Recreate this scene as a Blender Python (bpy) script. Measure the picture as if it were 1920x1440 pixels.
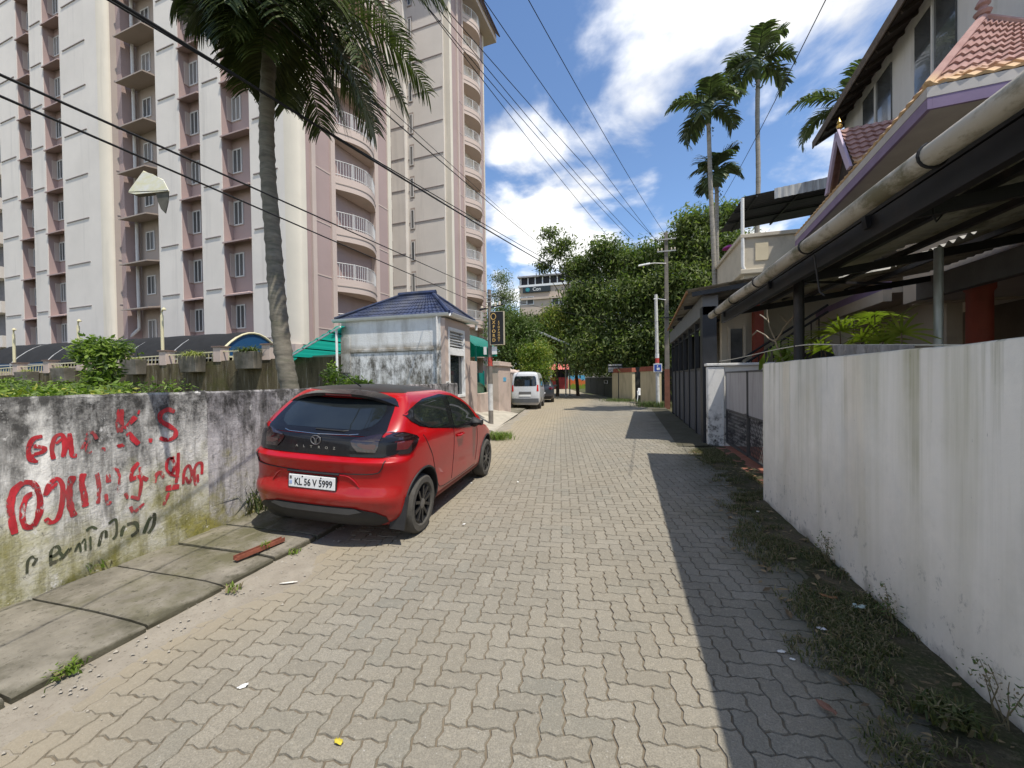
import bpy, bmesh, math, random
import numpy as np
from mathutils import Vector, Matrix, noise as mnoise
sc = bpy.context.scene
for o in list(bpy.data.objects): bpy.data.objects.remove(o)
rnd = random.Random(7)
R = math.radians
# ------------------------------------------------------------ camera
CAM_H, FPX = 1.616, 750.0
FW = Vector((-0.27571045, 0.96114833, -0.01332797))
RT = Vector((0.96119132, 0.27552919, -0.01396094))
UP = Vector((0.00974629, 0.0166599, 0.99981371))
cd = bpy.data.cameras.new('camera'); cam = bpy.data.objects.new('camera', cd); sc.collection.objects.link(cam)
cd.sensor_width = 36; cd.lens = 36*FPX/1920; cd.clip_start = 0.05; cd.clip_end = 2000
mw = Matrix.Identity(4)
for i in range(3): mw[i][0], mw[i][1], mw[i][2] = RT[i], UP[i], -FW[i]
mw[2][3] = CAM_H
cam.matrix_world = mw; sc.camera = cam
sc.render.resolution_x, sc.render.resolution_y = 1024, 768
# ------------------------------------------------------------ sun, sky, exposure
SUN = Vector((0.39, -0.25, 1.0)).normalized()          # towards the sun
sl = bpy.data.lights.new('sun', 'SUN'); sl.energy = 4.1; sl.angle = R(0.53); sl.color = (1.0, 0.94, 0.84)
so = bpy.data.objects.new('sun', sl); sc.collection.objects.link(so); so.location = (8, -5, 30)
so.rotation_euler = SUN.to_track_quat('Z', 'Y').to_euler()
w = bpy.data.worlds.new('World'); sc.world = w; w.use_nodes = True
nt = w.node_tree; nt.nodes.clear(); L = nt.links.new
def wn(t, **k):
    n = nt.nodes.new(t)
    for a, b in k.items(): setattr(n, a, b)
    return n
sky = wn('ShaderNodeTexSky', sky_type='NISHITA', sun_disc=False, sun_elevation=math.asin(SUN.z), sun_rotation=math.atan2(SUN.x, SUN.y), altitude=20, air_density=1.0, dust_density=0.15, ozone_density=3.0)
tc = wn('ShaderNodeTexCoord'); sx = wn('ShaderNodeSeparateXYZ'); L(tc.outputs['Generated'], sx.inputs[0])
def wm(op, a, b=None):
    n = wn('ShaderNodeMath', operation=op)
    for i, v in enumerate((a, b)):
        if v is None: continue
        if isinstance(v, (int, float)): n.inputs[i].default_value = v
        else: L(v, n.inputs[i])
    return n.outputs[0]
zz = wm('ADD', wm('MAXIMUM', sx.outputs[2], 0.0), 0.22)
cb = wn('ShaderNodeCombineXYZ'); L(wm('DIVIDE', sx.outputs[0], zz), cb.inputs[0]); L(wm('DIVIDE', sx.outputs[1], zz), cb.inputs[1])
SKY_OFF = (7.95, 3.3, 5.0)
mp = wn('ShaderNodeMapping'); mp.inputs['Location'].default_value = SKY_OFF; L(cb.outputs[0], mp.inputs['Vector'])
n1 = wn('ShaderNodeTexNoise'); n1.inputs['Scale'].default_value = 2.1; n1.inputs['Detail'].default_value = 8; n1.inputs['Roughness'].default_value = 0.52; n1.inputs['Distortion'].default_value = 0.25
L(mp.outputs[0], n1.inputs['Vector'])
low = wn('ShaderNodeMapRange'); L(sx.outputs[2], low.inputs[0]); low.inputs[1].default_value = 0.05; low.inputs[2].default_value = 0.45; low.inputs[3].default_value = 0.10; low.inputs[4].default_value = 0.0
cv = wm('ADD', n1.outputs[0], low.outputs[0])
cm = wn('ShaderNodeMapRange', interpolation_type='SMOOTHSTEP'); L(cv, cm.inputs[0]); cm.inputs[1].default_value = 0.47; cm.inputs[2].default_value = 0.63
n2 = wn('ShaderNodeTexNoise'); n2.inputs['Scale'].default_value = 3.0; n2.inputs['Detail'].default_value = 5; L(mp.outputs[0], n2.inputs['Vector'])
cr = wn('ShaderNodeMapRange'); L(n2.outputs[0], cr.inputs[0]); cr.inputs[1].default_value = 0.35; cr.inputs[2].default_value = 0.65; cr.inputs[3].default_value = 5.6; cr.inputs[4].default_value = 8.6
cc = wn('ShaderNodeCombineColor'); L(cr.outputs[0], cc.inputs[0]); L(wm('MULTIPLY', cr.outputs[0], 0.99), cc.inputs[1]); L(wm('MULTIPLY', cr.outputs[0], 0.965), cc.inputs[2])
mx = wn('ShaderNodeMix', data_type='RGBA'); L(wm('MULTIPLY', cm.outputs[0], 0.96), mx.inputs['Factor']); hs_ = wn('ShaderNodeMix', data_type='RGBA', blend_type='MULTIPLY'); hs_.inputs['Factor'].default_value = 1.0; L(sky.outputs[0], hs_.inputs['A']); hs_.inputs['B'].default_value = (0.94, 1.0, 1.06, 1); L(hs_.outputs['Result'], mx.inputs['A']); L(cc.outputs[0], mx.inputs['B'])
bg = wn('ShaderNodeBackground'); bg.inputs['Strength'].default_value = 0.145; L(mx.outputs['Result'], bg.inputs[0])
wo = wn('ShaderNodeOutputWorld'); L(bg.outputs[0], wo.inputs[0])
vs = sc.view_settings; vs.view_transform = 'Standard'; vs.look = 'None'; vs.exposure = 0.36; vs.gamma = 1.0; vs.use_curve_mapping = False
# ------------------------------------------------------------ pixel -> place helpers (a pixel is only a direction)
CAMP = Vector((0, 0, CAM_H))
def ray(px, py): return FW + RT*((px-960)/FPX) + UP*((720-py)/FPX)
def on(px, py, ax, v):
    r = ray(px, py); t = (v-CAMP[ax])/r[ax]; return CAMP + r*t
def onp(px, py, p0, n):
    r = ray(px, py); t = (Vector(p0)-CAMP).dot(Vector(n))/r.dot(Vector(n)); return CAMP + r*t
# ------------------------------------------------------------ mesh builder
COL = sc.collection
ORG = {}
class MB:
    def __init__(s, T=None): s.v = []; s.f = []; s.m = []; s.T = T
    def add(s, vs, fs, mi=0):
        b = len(s.v)
        s.v += [(s.T @ Vector(v))[:] if s.T else tuple(v) for v in vs]
        s.f += [tuple(b+i for i in f) for f in fs]; s.m += [mi]*len(fs); return s
    def box(s, x0, x1, y0, y1, z0, z1, mi=0):
        return s.add([(x0,y0,z0),(x1,y0,z0),(x1,y1,z0),(x0,y1,z0),(x0,y0,z1),(x1,y0,z1),(x1,y1,z1),(x0,y1,z1)],
                     [(0,3,2,1),(4,5,6,7),(0,1,5,4),(1,2,6,5),(2,3,7,6),(3,0,4,7)], mi)
    def hexa(s, b, t, mi=0):                                # two quads (bottom, top), same winding
        return s.add(list(b)+list(t), [(0,3,2,1),(4,5,6,7),(0,1,5,4),(1,2,6,5),(2,3,7,6),(3,0,4,7)], mi)
    def bar(s, a, b, w, h=None, mi=0, upv=(0,0,1)):         # rectangular bar from a to b
        a, b = Vector(a), Vector(b); h = h or w; d = (b-a).normalized(); u = Vector(upv)
        if abs(d.dot(u)) > 0.98: u = Vector((0,1,0))
        x = d.cross(u).normalized()*(w/2); y = x.cross(d).normalized()*(h/2)
        return s.hexa([a-x-y, a+x-y, a+x+y, a-x+y], [b-x-y, b+x-y, b+x+y, b-x+y], mi)
    def tube(s, pts, r, n=8, mi=0, cap=True):
        pts = [Vector(p) for p in pts]; k = len(pts)
        rr = r if isinstance(r, (list, tuple)) else [r]*k
        vs = []; prev = None
        for i, p in enumerate(pts):
            d = (pts[min(i+1, k-1)]-pts[max(i-1, 0)])
            d = d.normalized() if d.length > 1e-9 else Vector((0,0,1))
            if prev is None:
                u = Vector((0,0,1)) if abs(d.z) < 0.9 else Vector((1,0,0)); x = d.cross(u).normalized()
            else: x = (prev - d*prev.dot(d)).normalized()
            prev = x; y = d.cross(x)
            for j in range(n):
                a = 2*math.pi*j/n; vs.append(p + (x*math.cos(a)+y*math.sin(a))*rr[i])
        fs = [(i*n+j, i*n+(j+1) % n, (i+1)*n+(j+1) % n, (i+1)*n+j) for i in range(k-1) for j in range(n)]
        if cap: fs += [tuple(range(n-1, -1, -1)), tuple((k-1)*n+j for j in range(n))]
        return s.add(vs, fs, mi)
    def lathe(s, prof, c=(0,0,0), axis='z', n=24, mi=0, close=False):
        vs = []; k = len(prof)
        for (r, h) in prof:
            for j in range(n):
                a = 2*math.pi*j/n; x, y = r*math.cos(a), r*math.sin(a)
                p = (x, y, h) if axis == 'z' else ((h, x, y) if axis == 'x' else (y, h, x))
                vs.append((c[0]+p[0], c[1]+p[1], c[2]+p[2]))
        fs = [(i*n+j, i*n+(j+1) % n, (i+1)*n+(j+1) % n, (i+1)*n+j) for i in range(k-1) for j in range(n)]
        if close: fs += [((k-1)*n+j, (k-1)*n+(j+1) % n, (j+1) % n, j) for j in range(n)]
        return s.add(vs, fs, mi)
    def prism(s, poly, ax, a, b, mi=0):                     # 2d outline extruded along axis ax from a to b
        def p(q, t): return {0:(t,q[0],q[1]), 1:(q[0],t,q[1]), 2:(q[0],q[1],t)}[ax]
        n = len(poly); vs = [p(q, a) for q in poly]+[p(q, b) for q in poly]
        fs = [tuple(range(n-1, -1, -1)), tuple(range(n, 2*n))]+[(i, (i+1) % n, n+(i+1) % n, n+i) for i in range(n)]
        return s.add(vs, fs, mi)
    def grid(s, rows, mi=0, closed=False):                  # rows: list of equal length lists of points
        k, n = len(rows), len(rows[0]); vs = [p for r in rows for p in r]
        fs = [(i*n+j, i*n+(j+1) % n, (i+1)*n+(j+1) % n, (i+1)*n+j) for i in range(k-1) for j in range(n if closed else n-1)]
        return s.add(vs, fs, mi)
    def build(s, name, mats, parent=None, smooth=False, bevel=0, base=None, sharp=35):
        if not isinstance(mats, (list, tuple)): mats = [mats]
        V = np.array(s.v, dtype=np.float64).reshape(-1, 3)
        if parent is not None: org = ORG[parent.name]
        elif base is not None: org = Vector(base)
        else: org = Vector(((V[:,0].min()+V[:,0].max())/2, (V[:,1].min()+V[:,1].max())/2, V[:,2].min()))
        V = V-np.array(org)
        me = bpy.data.meshes.new(name); me.from_pydata(V.tolist(), [], s.f); 
        for m in mats: me.materials.append(m)
        if len(mats) > 1: me.polygons.foreach_set('material_index', s.m)
        o = bpy.data.objects.new(name, me); COL.objects.link(o)
        bm = bmesh.new(); bm.from_mesh(me); bmesh.ops.recalc_face_normals(bm, faces=bm.faces); bm.to_mesh(me); bm.free()
        if smooth:
            me.polygons.foreach_set('use_smooth', [True]*len(me.polygons))
            me.set_sharp_from_angle(angle=R(sharp))
        if parent is not None: o.parent = parent
        else: o.location = org
        ORG[o.name] = Vector(org)
        if bevel:
            b = o.modifiers.new('bevel', 'BEVEL'); b.width = bevel; b.segments = 2; b.limit_method = 'ANGLE'; b.angle_limit = R(40)
        return o
def tag(o, label=None, cat=None, group=None, kind=None):
    kind = kind or ('thing' if cat else None)
    for k, v in (('label', label), ('category', cat), ('group', group), ('kind', kind)):
        if v: o[k] = v
    return o
def thing(name, loc, label, cat, group=None):
    o = bpy.data.objects.new(name, None); COL.objects.link(o); o.location = loc; o.empty_display_size = 0.2
    ORG[o.name] = Vector(loc); return tag(o, label, cat, group)
def dup(o, parent=None, loc=None):
    c = o.copy(); COL.objects.link(c)
    if parent is not None: c.parent = parent
    if loc is not None: c.location = loc
    ORG[c.name] = Vector(loc if loc is not None else ORG[o.name])
    for ch in [x for x in o.children]: dup(ch, c)
    return c
def fast_mesh(name, V, Fq, mats, midx=None, parent=None, smooth=False, base=None, attr=None):
    """numpy mesh: V (n,3), Fq (m,k) with k constant"""
    V = np.asarray(V, dtype=np.float32); Fq = np.asarray(Fq, dtype=np.int32)
    org = np.array(ORG[parent.name]) if parent is not None else np.array(base if base is not None else (0,0,0))
    V = V-org.astype(np.float32)
    me = bpy.data.meshes.new(name); n, k = Fq.shape
    me.vertices.add(len(V)); me.vertices.foreach_set('co', V.ravel())
    me.loops.add(n*k); me.loops.foreach_set('vertex_index', Fq.ravel())
    me.polygons.add(n); me.polygons.foreach_set('loop_start', np.arange(0, n*k, k, dtype=np.int32)); me.polygons.foreach_set('loop_total', np.full(n, k, dtype=np.int32))
    for m in (mats if isinstance(mats, (list, tuple)) else [mats]): me.materials.append(m)
    if midx is not None: me.polygons.foreach_set('material_index', np.asarray(midx, dtype=np.int32))
    me.polygons.foreach_set('use_smooth', np.full(n, bool(smooth)))
    if attr is not None:
        at = me.attributes.new('rnd', 'FLOAT', 'FACE'); at.data.foreach_set('value', np.asarray(attr, dtype=np.float32))
    me.update(calc_edges=True); me.validate()
    o = bpy.data.objects.new(name, me); COL.objects.link(o)
    if parent is not None: o.parent = parent
    else: o.location = org
    ORG[o.name] = Vector(org); return o
# ------------------------------------------------------------ materials
class NT:
    def __init__(s, name, rough=0.8, spec=0.35, metal=0.0):
        s.mat = bpy.data.materials.new(name); s.mat.use_nodes = True; s.t = s.mat.node_tree; s.t.nodes.clear()
        s.out = s.n('ShaderNodeOutputMaterial'); s.p = s.n('ShaderNodeBsdfPrincipled'); s.l(s.p.outputs[0], s.out.inputs[0])
        s.p.inputs['Roughness'].default_value = rough; s.p.inputs['Specular IOR Level'].default_value = spec; s.p.inputs['Metallic'].default_value = metal
        s.tc = s.n('ShaderNodeTexCoord'); s.obj = s.tc.outputs['Object']; s.xyz = None
    def n(s, t, **k):
        x = s.t.nodes.new(t)
        for a, b in k.items(): setattr(x, a, b)
        return x
    def l(s, a, b): s.t.links.new(a, b)
    def sock(s, v, inp):
        if isinstance(v, (int, float)): inp.default_value = v
        elif isinstance(v, (tuple, list)): inp.default_value = (*v, 1) if len(v) == 3 else v
        else: s.l(v, inp)
    def co(s, scale=(1,1,1), loc=(0,0,0), src=None, rot=(0,0,0)):
        m = s.n('ShaderNodeMapping'); m.inputs['Scale'].default_value = scale; m.inputs['Location'].default_value = loc; m.inputs['Rotation'].default_value = rot
        s.l(src or s.obj, m.inputs['Vector']); return m.outputs[0]
    def noise(s, scale=5, detail=4, rough=0.55, stretch=(1,1,1), loc=(0,0,0), dist=0.0):
        x = s.n('ShaderNodeTexNoise'); x.inputs['Scale'].default_value = scale; x.inputs['Detail'].default_value = detail
        x.inputs['Roughness'].default_value = rough; x.inputs['Distortion'].default_value = dist
        s.l(s.co(stretch, loc), x.inputs['Vector']); return x.outputs[0]
    def vor(s, scale=5, stretch=(1,1,1), feature='F1', out='Distance'):
        x = s.n('ShaderNodeTexVoronoi', feature=feature); x.inputs['Scale'].default_value = scale; s.l(s.co(stretch), x.inputs['Vector']); return x.outputs[out]
    def axis(s, i):
        if s.xyz is None:
            s.xyz = s.n('ShaderNodeSeparateXYZ'); s.l(s.obj, s.xyz.inputs[0])
        return s.xyz.outputs[i]
    def rng(s, v, a, b, c=0.0, d=1.0):
        m = s.n('ShaderNodeMapRange'); s.sock(v, m.inputs[0])
        for i, q in enumerate((a, b, c, d)): m.inputs[i+1].default_value = q
        return m.outputs[0]
    def m(s, op, a, b=0.0):
        x = s.n('ShaderNodeMath', operation=op); s.sock(a, x.inputs[0]); s.sock(b, x.inputs[1]); return x.outputs[0]
    def mix(s, f, a, b, blend='MIX'):
        x = s.n('ShaderNodeMix', data_type='RGBA', blend_type=blend); s.sock(f, x.inputs['Factor']); s.sock(a, x.inputs['A']); s.sock(b, x.inputs['B']); return x.outputs['Result']
    def color(s, c): s.sock(c, s.p.inputs['Base Color']); return s
    def rough(s, c): s.sock(c, s.p.inputs['Roughness']); return s
    def bump(s, h, strength=0.3, dist=0.02):
        b = s.n('ShaderNodeBump'); b.inputs['Strength'].default_value = strength; b.inputs['Distance'].default_value = dist
        s.l(h, b.inputs['Height']); s.l(b.outputs[0], s.p.inputs['Normal']); return s
    def orand(s):
        return s.n('ShaderNodeObjectInfo').outputs['Random']
def sc3(c, k): return tuple(min(1, x*k) for x in c)
def pm(name, col, rough=0.75, var=0.18, scale=6, bump=0.15, bscale=40, spec=0.35, metal=0, stretch=(1,1,1), dirt=None, dirtamt=0.5, bdist=0.01):
    """painted / plain surface with tonal variation, optional dirt blotches and fine relief"""
    t = NT(name, rough, spec, metal)
    c = t.mix(t.rng(t.noise(scale, 5, 0.6, stretch), 0.3, 0.7), sc3(col, 1-var), sc3(col, 1+var))
    if dirt: c = t.mix(t.rng(t.noise(scale*0.45, 7, 0.68, stretch, (3,1,7)), 0.62-0.2*dirtamt, 0.75, 0, 0.85), c, dirt)
    t.color(c)
    if bump: t.bump(t.noise(bscale, 3, 0.6), bump, bdist)
    return t.mat
def glass_mat(name, col=(0.02,0.025,0.03), rough=0.04, spec=0.6):
    t = NT(name, rough, spec); t.color(t.mix(t.rng(t.noise(3, 3), 0.3, 0.7), sc3(col, 0.7), sc3(col, 1.3))); t.p.inputs['Coat Weight'].default_value = 0.6; t.p.inputs['Coat Roughness'].default_value = 0.03
    return t.mat
def leaf_mat(name, a, b, trans=0.35, rough=0.45):
    t = NT(name, rough, 0.4); at = t.n('ShaderNodeAttribute', attribute_name='rnd')
    c = t.mix(t.m('FRACT', t.m('ADD', at.outputs['Fac'], t.orand())), a, b); t.color(c)
    tr = t.n('ShaderNodeBsdfTranslucent'); t.l(t.mix(1.0, c, (1.0, 1.25, 0.55), 'MULTIPLY'), tr.inputs[0])
    ms = t.n('ShaderNodeMixShader'); ms.inputs[0].default_value = trans; t.l(t.p.outputs[0], ms.inputs[1]); t.l(tr.outputs[0], ms.inputs[2]); t.l(ms.outputs[0], t.out.inputs[0])
    return t.mat
MT = {}
def text_mesh(txt, size, mat, name, parent, origin, xdir, ydir, depth=0.004, center=True, shear=0.0, sx=1.0, lift=0.0, bold=0.0):
    """letters as thin solid mesh, laid on a plane given by two directions"""
    cu = bpy.data.curves.new('t', 'FONT'); cu.body = txt; cu.size = size; cu.extrude = depth/2; cu.resolution_u = 3; cu.offset = bold
    if center: cu.align_x = 'CENTER'; cu.align_y = 'CENTER'
    ob = bpy.data.objects.new('t', cu); COL.objects.link(ob)
    dg = bpy.context.evaluated_depsgraph_get(); me = bpy.data.meshes.new_from_object(ob.evaluated_get(dg)); bpy.data.objects.remove(ob)
    X, Y = Vector(xdir).normalized(), Vector(ydir).normalized(); Z = X.cross(Y); O = Vector(origin)
    org = ORG[parent.name] if parent is not None else O
    for v in me.vertices:
        q = v.co; p = O + X*(q.x*sx) + Y*q.y + Z*(q.z+lift); v.co = p-org
    me.materials.clear(); me.materials.append(mat)
    o = bpy.data.objects.new(name, me); COL.objects.link(o)
    if parent is not None: o.parent = parent
    else: o.location = org
    ORG[o.name] = Vector(org); return o
# ============================================================ GROUND, ROAD, FOOTPATH
def interp(x, tab):
    if x <= tab[0][0]: return tab[0][1]
    for (a, b), (c, d) in zip(tab, tab[1:]):
        if x <= c: return b+(d-b)*(x-a)/(c-a)
    return tab[-1][1]
XL = [(-8,-3.04),(3.4,-3.04),(8,-3.45),(21,-5.2),(30,-7.0),(45,-11),(62,-17)]       # left road edge
XR = [(-8,1.66),(21.5,1.8),(25,1.1),(27.5,0.45),(30.8,-0.95),(41,-4.1),(62,-9.0)]    # right road edge
def xl(y): return interp(y, XL)
def xr(y): return interp(y, XR)
def nz(x, y, z=0.0, s=1.0): return mnoise.noise(Vector((x*s, y*s, z)))
t = NT('soil', 0.95, 0.1)
t.color(t.mix(t.rng(t.noise(0.6, 6), 0.35, 0.65), (0.10,0.085,0.055), (0.07,0.09,0.035))); t.bump(t.noise(30, 4), 0.5, 0.03); MT['soil'] = t.mat
m = MB(); m.add([(-400,-60,-.045),(400,-60,-.045),(400,600,-.045),(-400,600,-.045)], [(0,1,2,3)])
tag(m.build('ground', MT['soil'], base=(0,0,-0.045)), kind='structure')
# --- road bed with dusty joints
t = NT('joint_sand', 0.95, 0.1)
t.color(t.mix(t.rng(t.noise(3, 6, 0.65), 0.35, 0.7), (0.13,0.105,0.075), (0.23,0.195,0.145))); t.bump(t.noise(180, 3), 0.6, 0.004); MT['bed'] = t.mat
ys = [-6, 3.4, 8, 14, 21, 25, 27.5, 30.8, 36, 41, 45, 52, 62]
m = MB(); m.grid([[(xl(y)-0.02, y, -0.0085), (0.5*(xl(y)+xr(y)), y, -0.0085), (xr(y)+0.04, y, -0.0085)] for y in ys])
road = tag(m.build('road', MT['bed'], base=(0,0,-0.0085)), kind='structure')
# --- pavers : zigzag interlocking blocks in herringbone
def paver_material():
    t = NT('paver', 0.88, 0.2)
    at = t.n('ShaderNodeAttribute', attribute_name='rnd'); r = t.m('FRACT', t.m('ADD', at.outputs['Fac'], t.orand()))
    geo = t.n('ShaderNodeNewGeometry'); t.obj = geo.outputs['Position']
    c = t.mix(r, (0.248,0.230,0.190), (0.31,0.288,0.24))
    hue = t.m('FRACT', t.m('MULTIPLY', r, 7.31)); c = t.mix(t.rng(hue, .88, .92, 0, .4), c, (0.20,0.205,0.18))
    c = t.mix(t.rng(t.noise(0.55, 5, 0.6), 0.4, 0.75, 0, 0.55), c, (0.33,0.285,0.21))        # dust drifts
    c = t.mix(t.rng(t.noise(0.28, 5, 0.65, (2.2,.5,1), (3,1,0)), 0.5, 0.7, 0, 0.45), c, (0.17,0.155,0.125))      # worn darker tracks
    c = t.mix(t.rng(t.noise(120, 4, 0.8), 0.40, 0.60, 0, 0.65), c, (0.145,0.132,0.105)); c = t.mix(t.rng(t.noise(30, 5, 0.75, loc=(8,2,0)), 0.52, 0.66, 0, 0.35), c, (0.40,0.365,0.29))           # aggregate speckle
    c = t.mix(t.rng(t.noise(70, 2, 0.6, loc=(4,4,0)), 0.66, 0.74, 0, 0.8), c, (0.42,0.40,0.36))
    px = t.n('ShaderNodeSeparateXYZ'); t.l(t.obj, px.inputs[0])
    edge = t.m('ADD', px.outputs[0], t.rng(t.noise(1.1, 5), 0.3, 0.7, -0.35, 0.35))
    c = t.mix(t.rng(edge, 0.75, 1.5, 0, 0.75), c, (0.07,0.072,0.045))                        # moss near the right wall
    c = t.mix(t.rng(edge, -1.9, -2.9, 0, 0.8), c, (0.33,0.28,0.2))                            # sand near the footpath
    t.color(c); t.bump(t.m('ADD', t.noise(150, 4, 0.75), t.noise(25, 4)), 0.7, 0.006); return t.mat
MT['paver'] = paver_material()
U = 0.1125; PSI = R(9.2); cP, sP = math.cos(PSI), math.sin(PSI); AMP = 0.078
def edge_pts(i, j, hor, rev):
    if hor: p = [(i,j),(i+.27,j+AMP),(i+.70,j-AMP),(i+1,j)]
    else: p = [(i,j),(i-AMP,j+.30),(i+AMP,j+.73),(i,j+1)]
    return p[::-1] if rev else p
def outline(i, j, hor):
    seq = ([(i,j,1,0),(i+1,j,1,0),(i+2,j,0,0),(i+1,j+1,1,1),(i,j+1,1,1),(i,j,0,1)] if hor else
           [(i,j,1,0),(i+1,j,0,0),(i+1,j+1,0,0),(i,j+2,1,1),(i,j+1,0,1),(i,j,0,1)])
    pts = []
    for (a, b, h, rv) in seq:
        for q in edge_pts(a, b, h, rv)[:-1]: pts.append(q)
    cx, cy = (i+1, j+.5) if hor else (i+.5, j+1)
    keep = [q for q in pts if not (abs(q[0]-round(q[0])) < 1e-6 and abs(q[1]-round(q[1])) < 1e-6 and ((hor and abs(q[0]-cx) < .1) or (not hor and abs(q[1]-cy) < .1)))]
    return (cx, cy), keep
def paver_template(hor):
    (cx, cy), pts = outline(0 if hor else 0, 0 if hor else 1, hor)
    base = [((x-cx)*U, (y-cy)*U) for x, y in pts]
    ex, ey = (0.225, 0.1125) if hor else (0.1125, 0.225)
    def sh(g): return [(x*(ex-g)/ex, y*(ey-g)/ey) for x, y in base]
    V = [(x, y, 0.0) for x, y in sh(0.0125)] + [(x, y, -0.003) for x, y in sh(0.006)] + [(x, y, -0.014) for x, y in sh(0.0055)]
    return V
TV = {h: paver_template(h) for h in (True, False)}
NP_ = len(TV[True])//3
def paver_faces(n, skirt=True):
    f = [tuple(range(n))]+[(k, n+k, n+(k+1) % n, (k+1) % n) for k in range(n)]
    return f
tiles = []
for i in range(-140, 90):
    for j in range(-20, 340):
        k = (i-j) % 4
        if k not in (0, 3): continue
        hor = k == 0
        cx, cy = ((i+1)*U, (j+.5)*U) if hor else ((i+.5)*U, (j+1)*U)
        X, Y = cx*cP-cy*sP, cx*sP+cy*cP
        if Y < -0.6 or Y > 31 or X < xl(Y)+0.14 or X > xr(Y)-0.12: continue
        tiles.append((X, Y, hor))
cf = Vector((FW.x, FW.y))
def vis(tl):
    q = Vector((tl[0], tl[1], 0))-CAMP; z = q.dot(FW)
    if z < 0.3: return 1e9
    u, v = 960+FPX*q.dot(RT)/z, 720-FPX*q.dot(UP)/z
    if tl[0] > 1.25 or tl[0] < -2.75 or not (-60 < u < 1980 and v < 1520): return 1e6+z
    return z
tiles.sort(key=vis)
pmesh = {}
for h in (True, False):
    me = bpy.data.meshes.new('paver'); n = NP_
    me.from_pydata(TV[h][:n]+[(x, y, -0.012) for x, y, z in TV[h][n:2*n]], [], paver_faces(n)); me.materials.append(MT['paver'])
    pmesh[h] = me
for (X, Y, h) in tiles[:300]:
    o = bpy.data.objects.new('paver', pmesh[h]); COL.objects.link(o); o.parent = road
    o.location = (X, Y, 0.0085+rnd.uniform(-0.0018, 0.0018)); o.rotation_euler = (rnd.gauss(0, .006), rnd.gauss(0, .006), PSI+rnd.gauss(0, .008))
rest = tiles[300:]
VV = []; FF5 = []; AT = []
n = NP_
tops = []; sides = []; vo = 0; tv = {}
for h in (True, False): tv[h] = np.array(TV[h][:n]+[(x, y, -0.012) for x, y, z in TV[h][n:2*n]])
arr = []
for (X, Y, h) in rest:
    a = PSI+rnd.gauss(0, .008); c_, s_ = math.cos(a), math.sin(a); q = tv[h]
    tx, ty = rnd.gauss(0, .006), rnd.gauss(0, .006)
    arr.append(np.stack([X+q[:,0]*c_-q[:,1]*s_, Y+q[:,0]*s_+q[:,1]*c_, q[:,2]+rnd.uniform(-.0018,.0018)+q[:,0]*tx+q[:,1]*ty], 1))
V = np.concatenate(arr); me = bpy.data.meshes.new('pavers')
K = len(rest); base = np.arange(K)*2*n
top = base[:,None]+np.arange(n)[None,:]
kk = np.arange(n); q4 = np.stack([kk, n+kk, n+(kk+1) % n, (kk+1) % n], 1)
side = (base[:,None,None]+q4[None]).reshape(-1, 4)
li = np.concatenate([top.ravel(), side.ravel()]).astype(np.int32)
tot = np.concatenate([np.full(K, n), np.full(len(side), 4)]).astype(np.int32); st = np.concatenate([[0], np.cumsum(tot)[:-1]]).astype(np.int32)
V[:,2] += 0.0085
me.vertices.add(len(V)); me.vertices.foreach_set('co', V.astype(np.float32).ravel()); me.loops.add(len(li)); me.loops.foreach_set('vertex_index', li)
me.polygons.add(len(tot)); me.polygons.foreach_set('loop_start', st); me.polygons.foreach_set('loop_total', tot)
rv = np.random.RandomState(3).rand(K); at = me.attributes.new('rnd', 'FLOAT', 'FACE'); at.data.foreach_set('value', np.concatenate([rv, np.repeat(rv, n)]).astype(np.float32))
me.polygons.foreach_set('use_smooth', np.zeros(len(tot), dtype=bool)); me.materials.append(MT['paver']); me.update(calc_edges=True)
o = bpy.data.objects.new('pavers', me); COL.objects.link(o); o.parent = road; o['kind'] = 'stuff'
# far road surface where single blocks can no longer be told apart
m = MB(); m.grid([[(xl(y)+0.1, y, 0.001), (0.5*(xl(y)+xr(y)), y, 0.001), (xr(y), y, 0.001)] for y in (31,33,36,41,45,52,62)])
tag(m.build('far_road', MT['paver'], base=(0,0,0)), kind='structure')
# --- sand and dust strip along the footpath (buries the outermost pavers)
t = NT('sand', 0.95, 0.1)
c = t.mix(t.rng(t.noise(4, 6, 0.65), 0.3, 0.7), (0.235,0.208,0.168), (0.33,0.298,0.245)); c = t.mix(t.rng(t.noise(60, 4, 0.7), 0.55, 0.7, 0, 0.6), c, (0.14,0.115,0.085))
t.color(c); t.bump(t.noise(90, 5, 0.7), 0.7, 0.008); MT['sand'] = t.mat
rows = []
y = -1.0
while y < 20:
    row = []
    for k in range(15):
        f = k/14; x = xl(y)-0.03+f*1.25
        z = 0.019*(1-f*3.3)+0.011*nz(x, y, 0, 1.7)+0.005*nz(x, y, 3, 9)-0.003*f
        row.append((x, y, z))
    rows.append(row); y += 0.085 if y < 7 else 0.3
m = MB(); m.grid(rows); tag(m.build('roadside_sand', MT['sand'], smooth=True, base=(0,0,0)), kind='structure')
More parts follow.
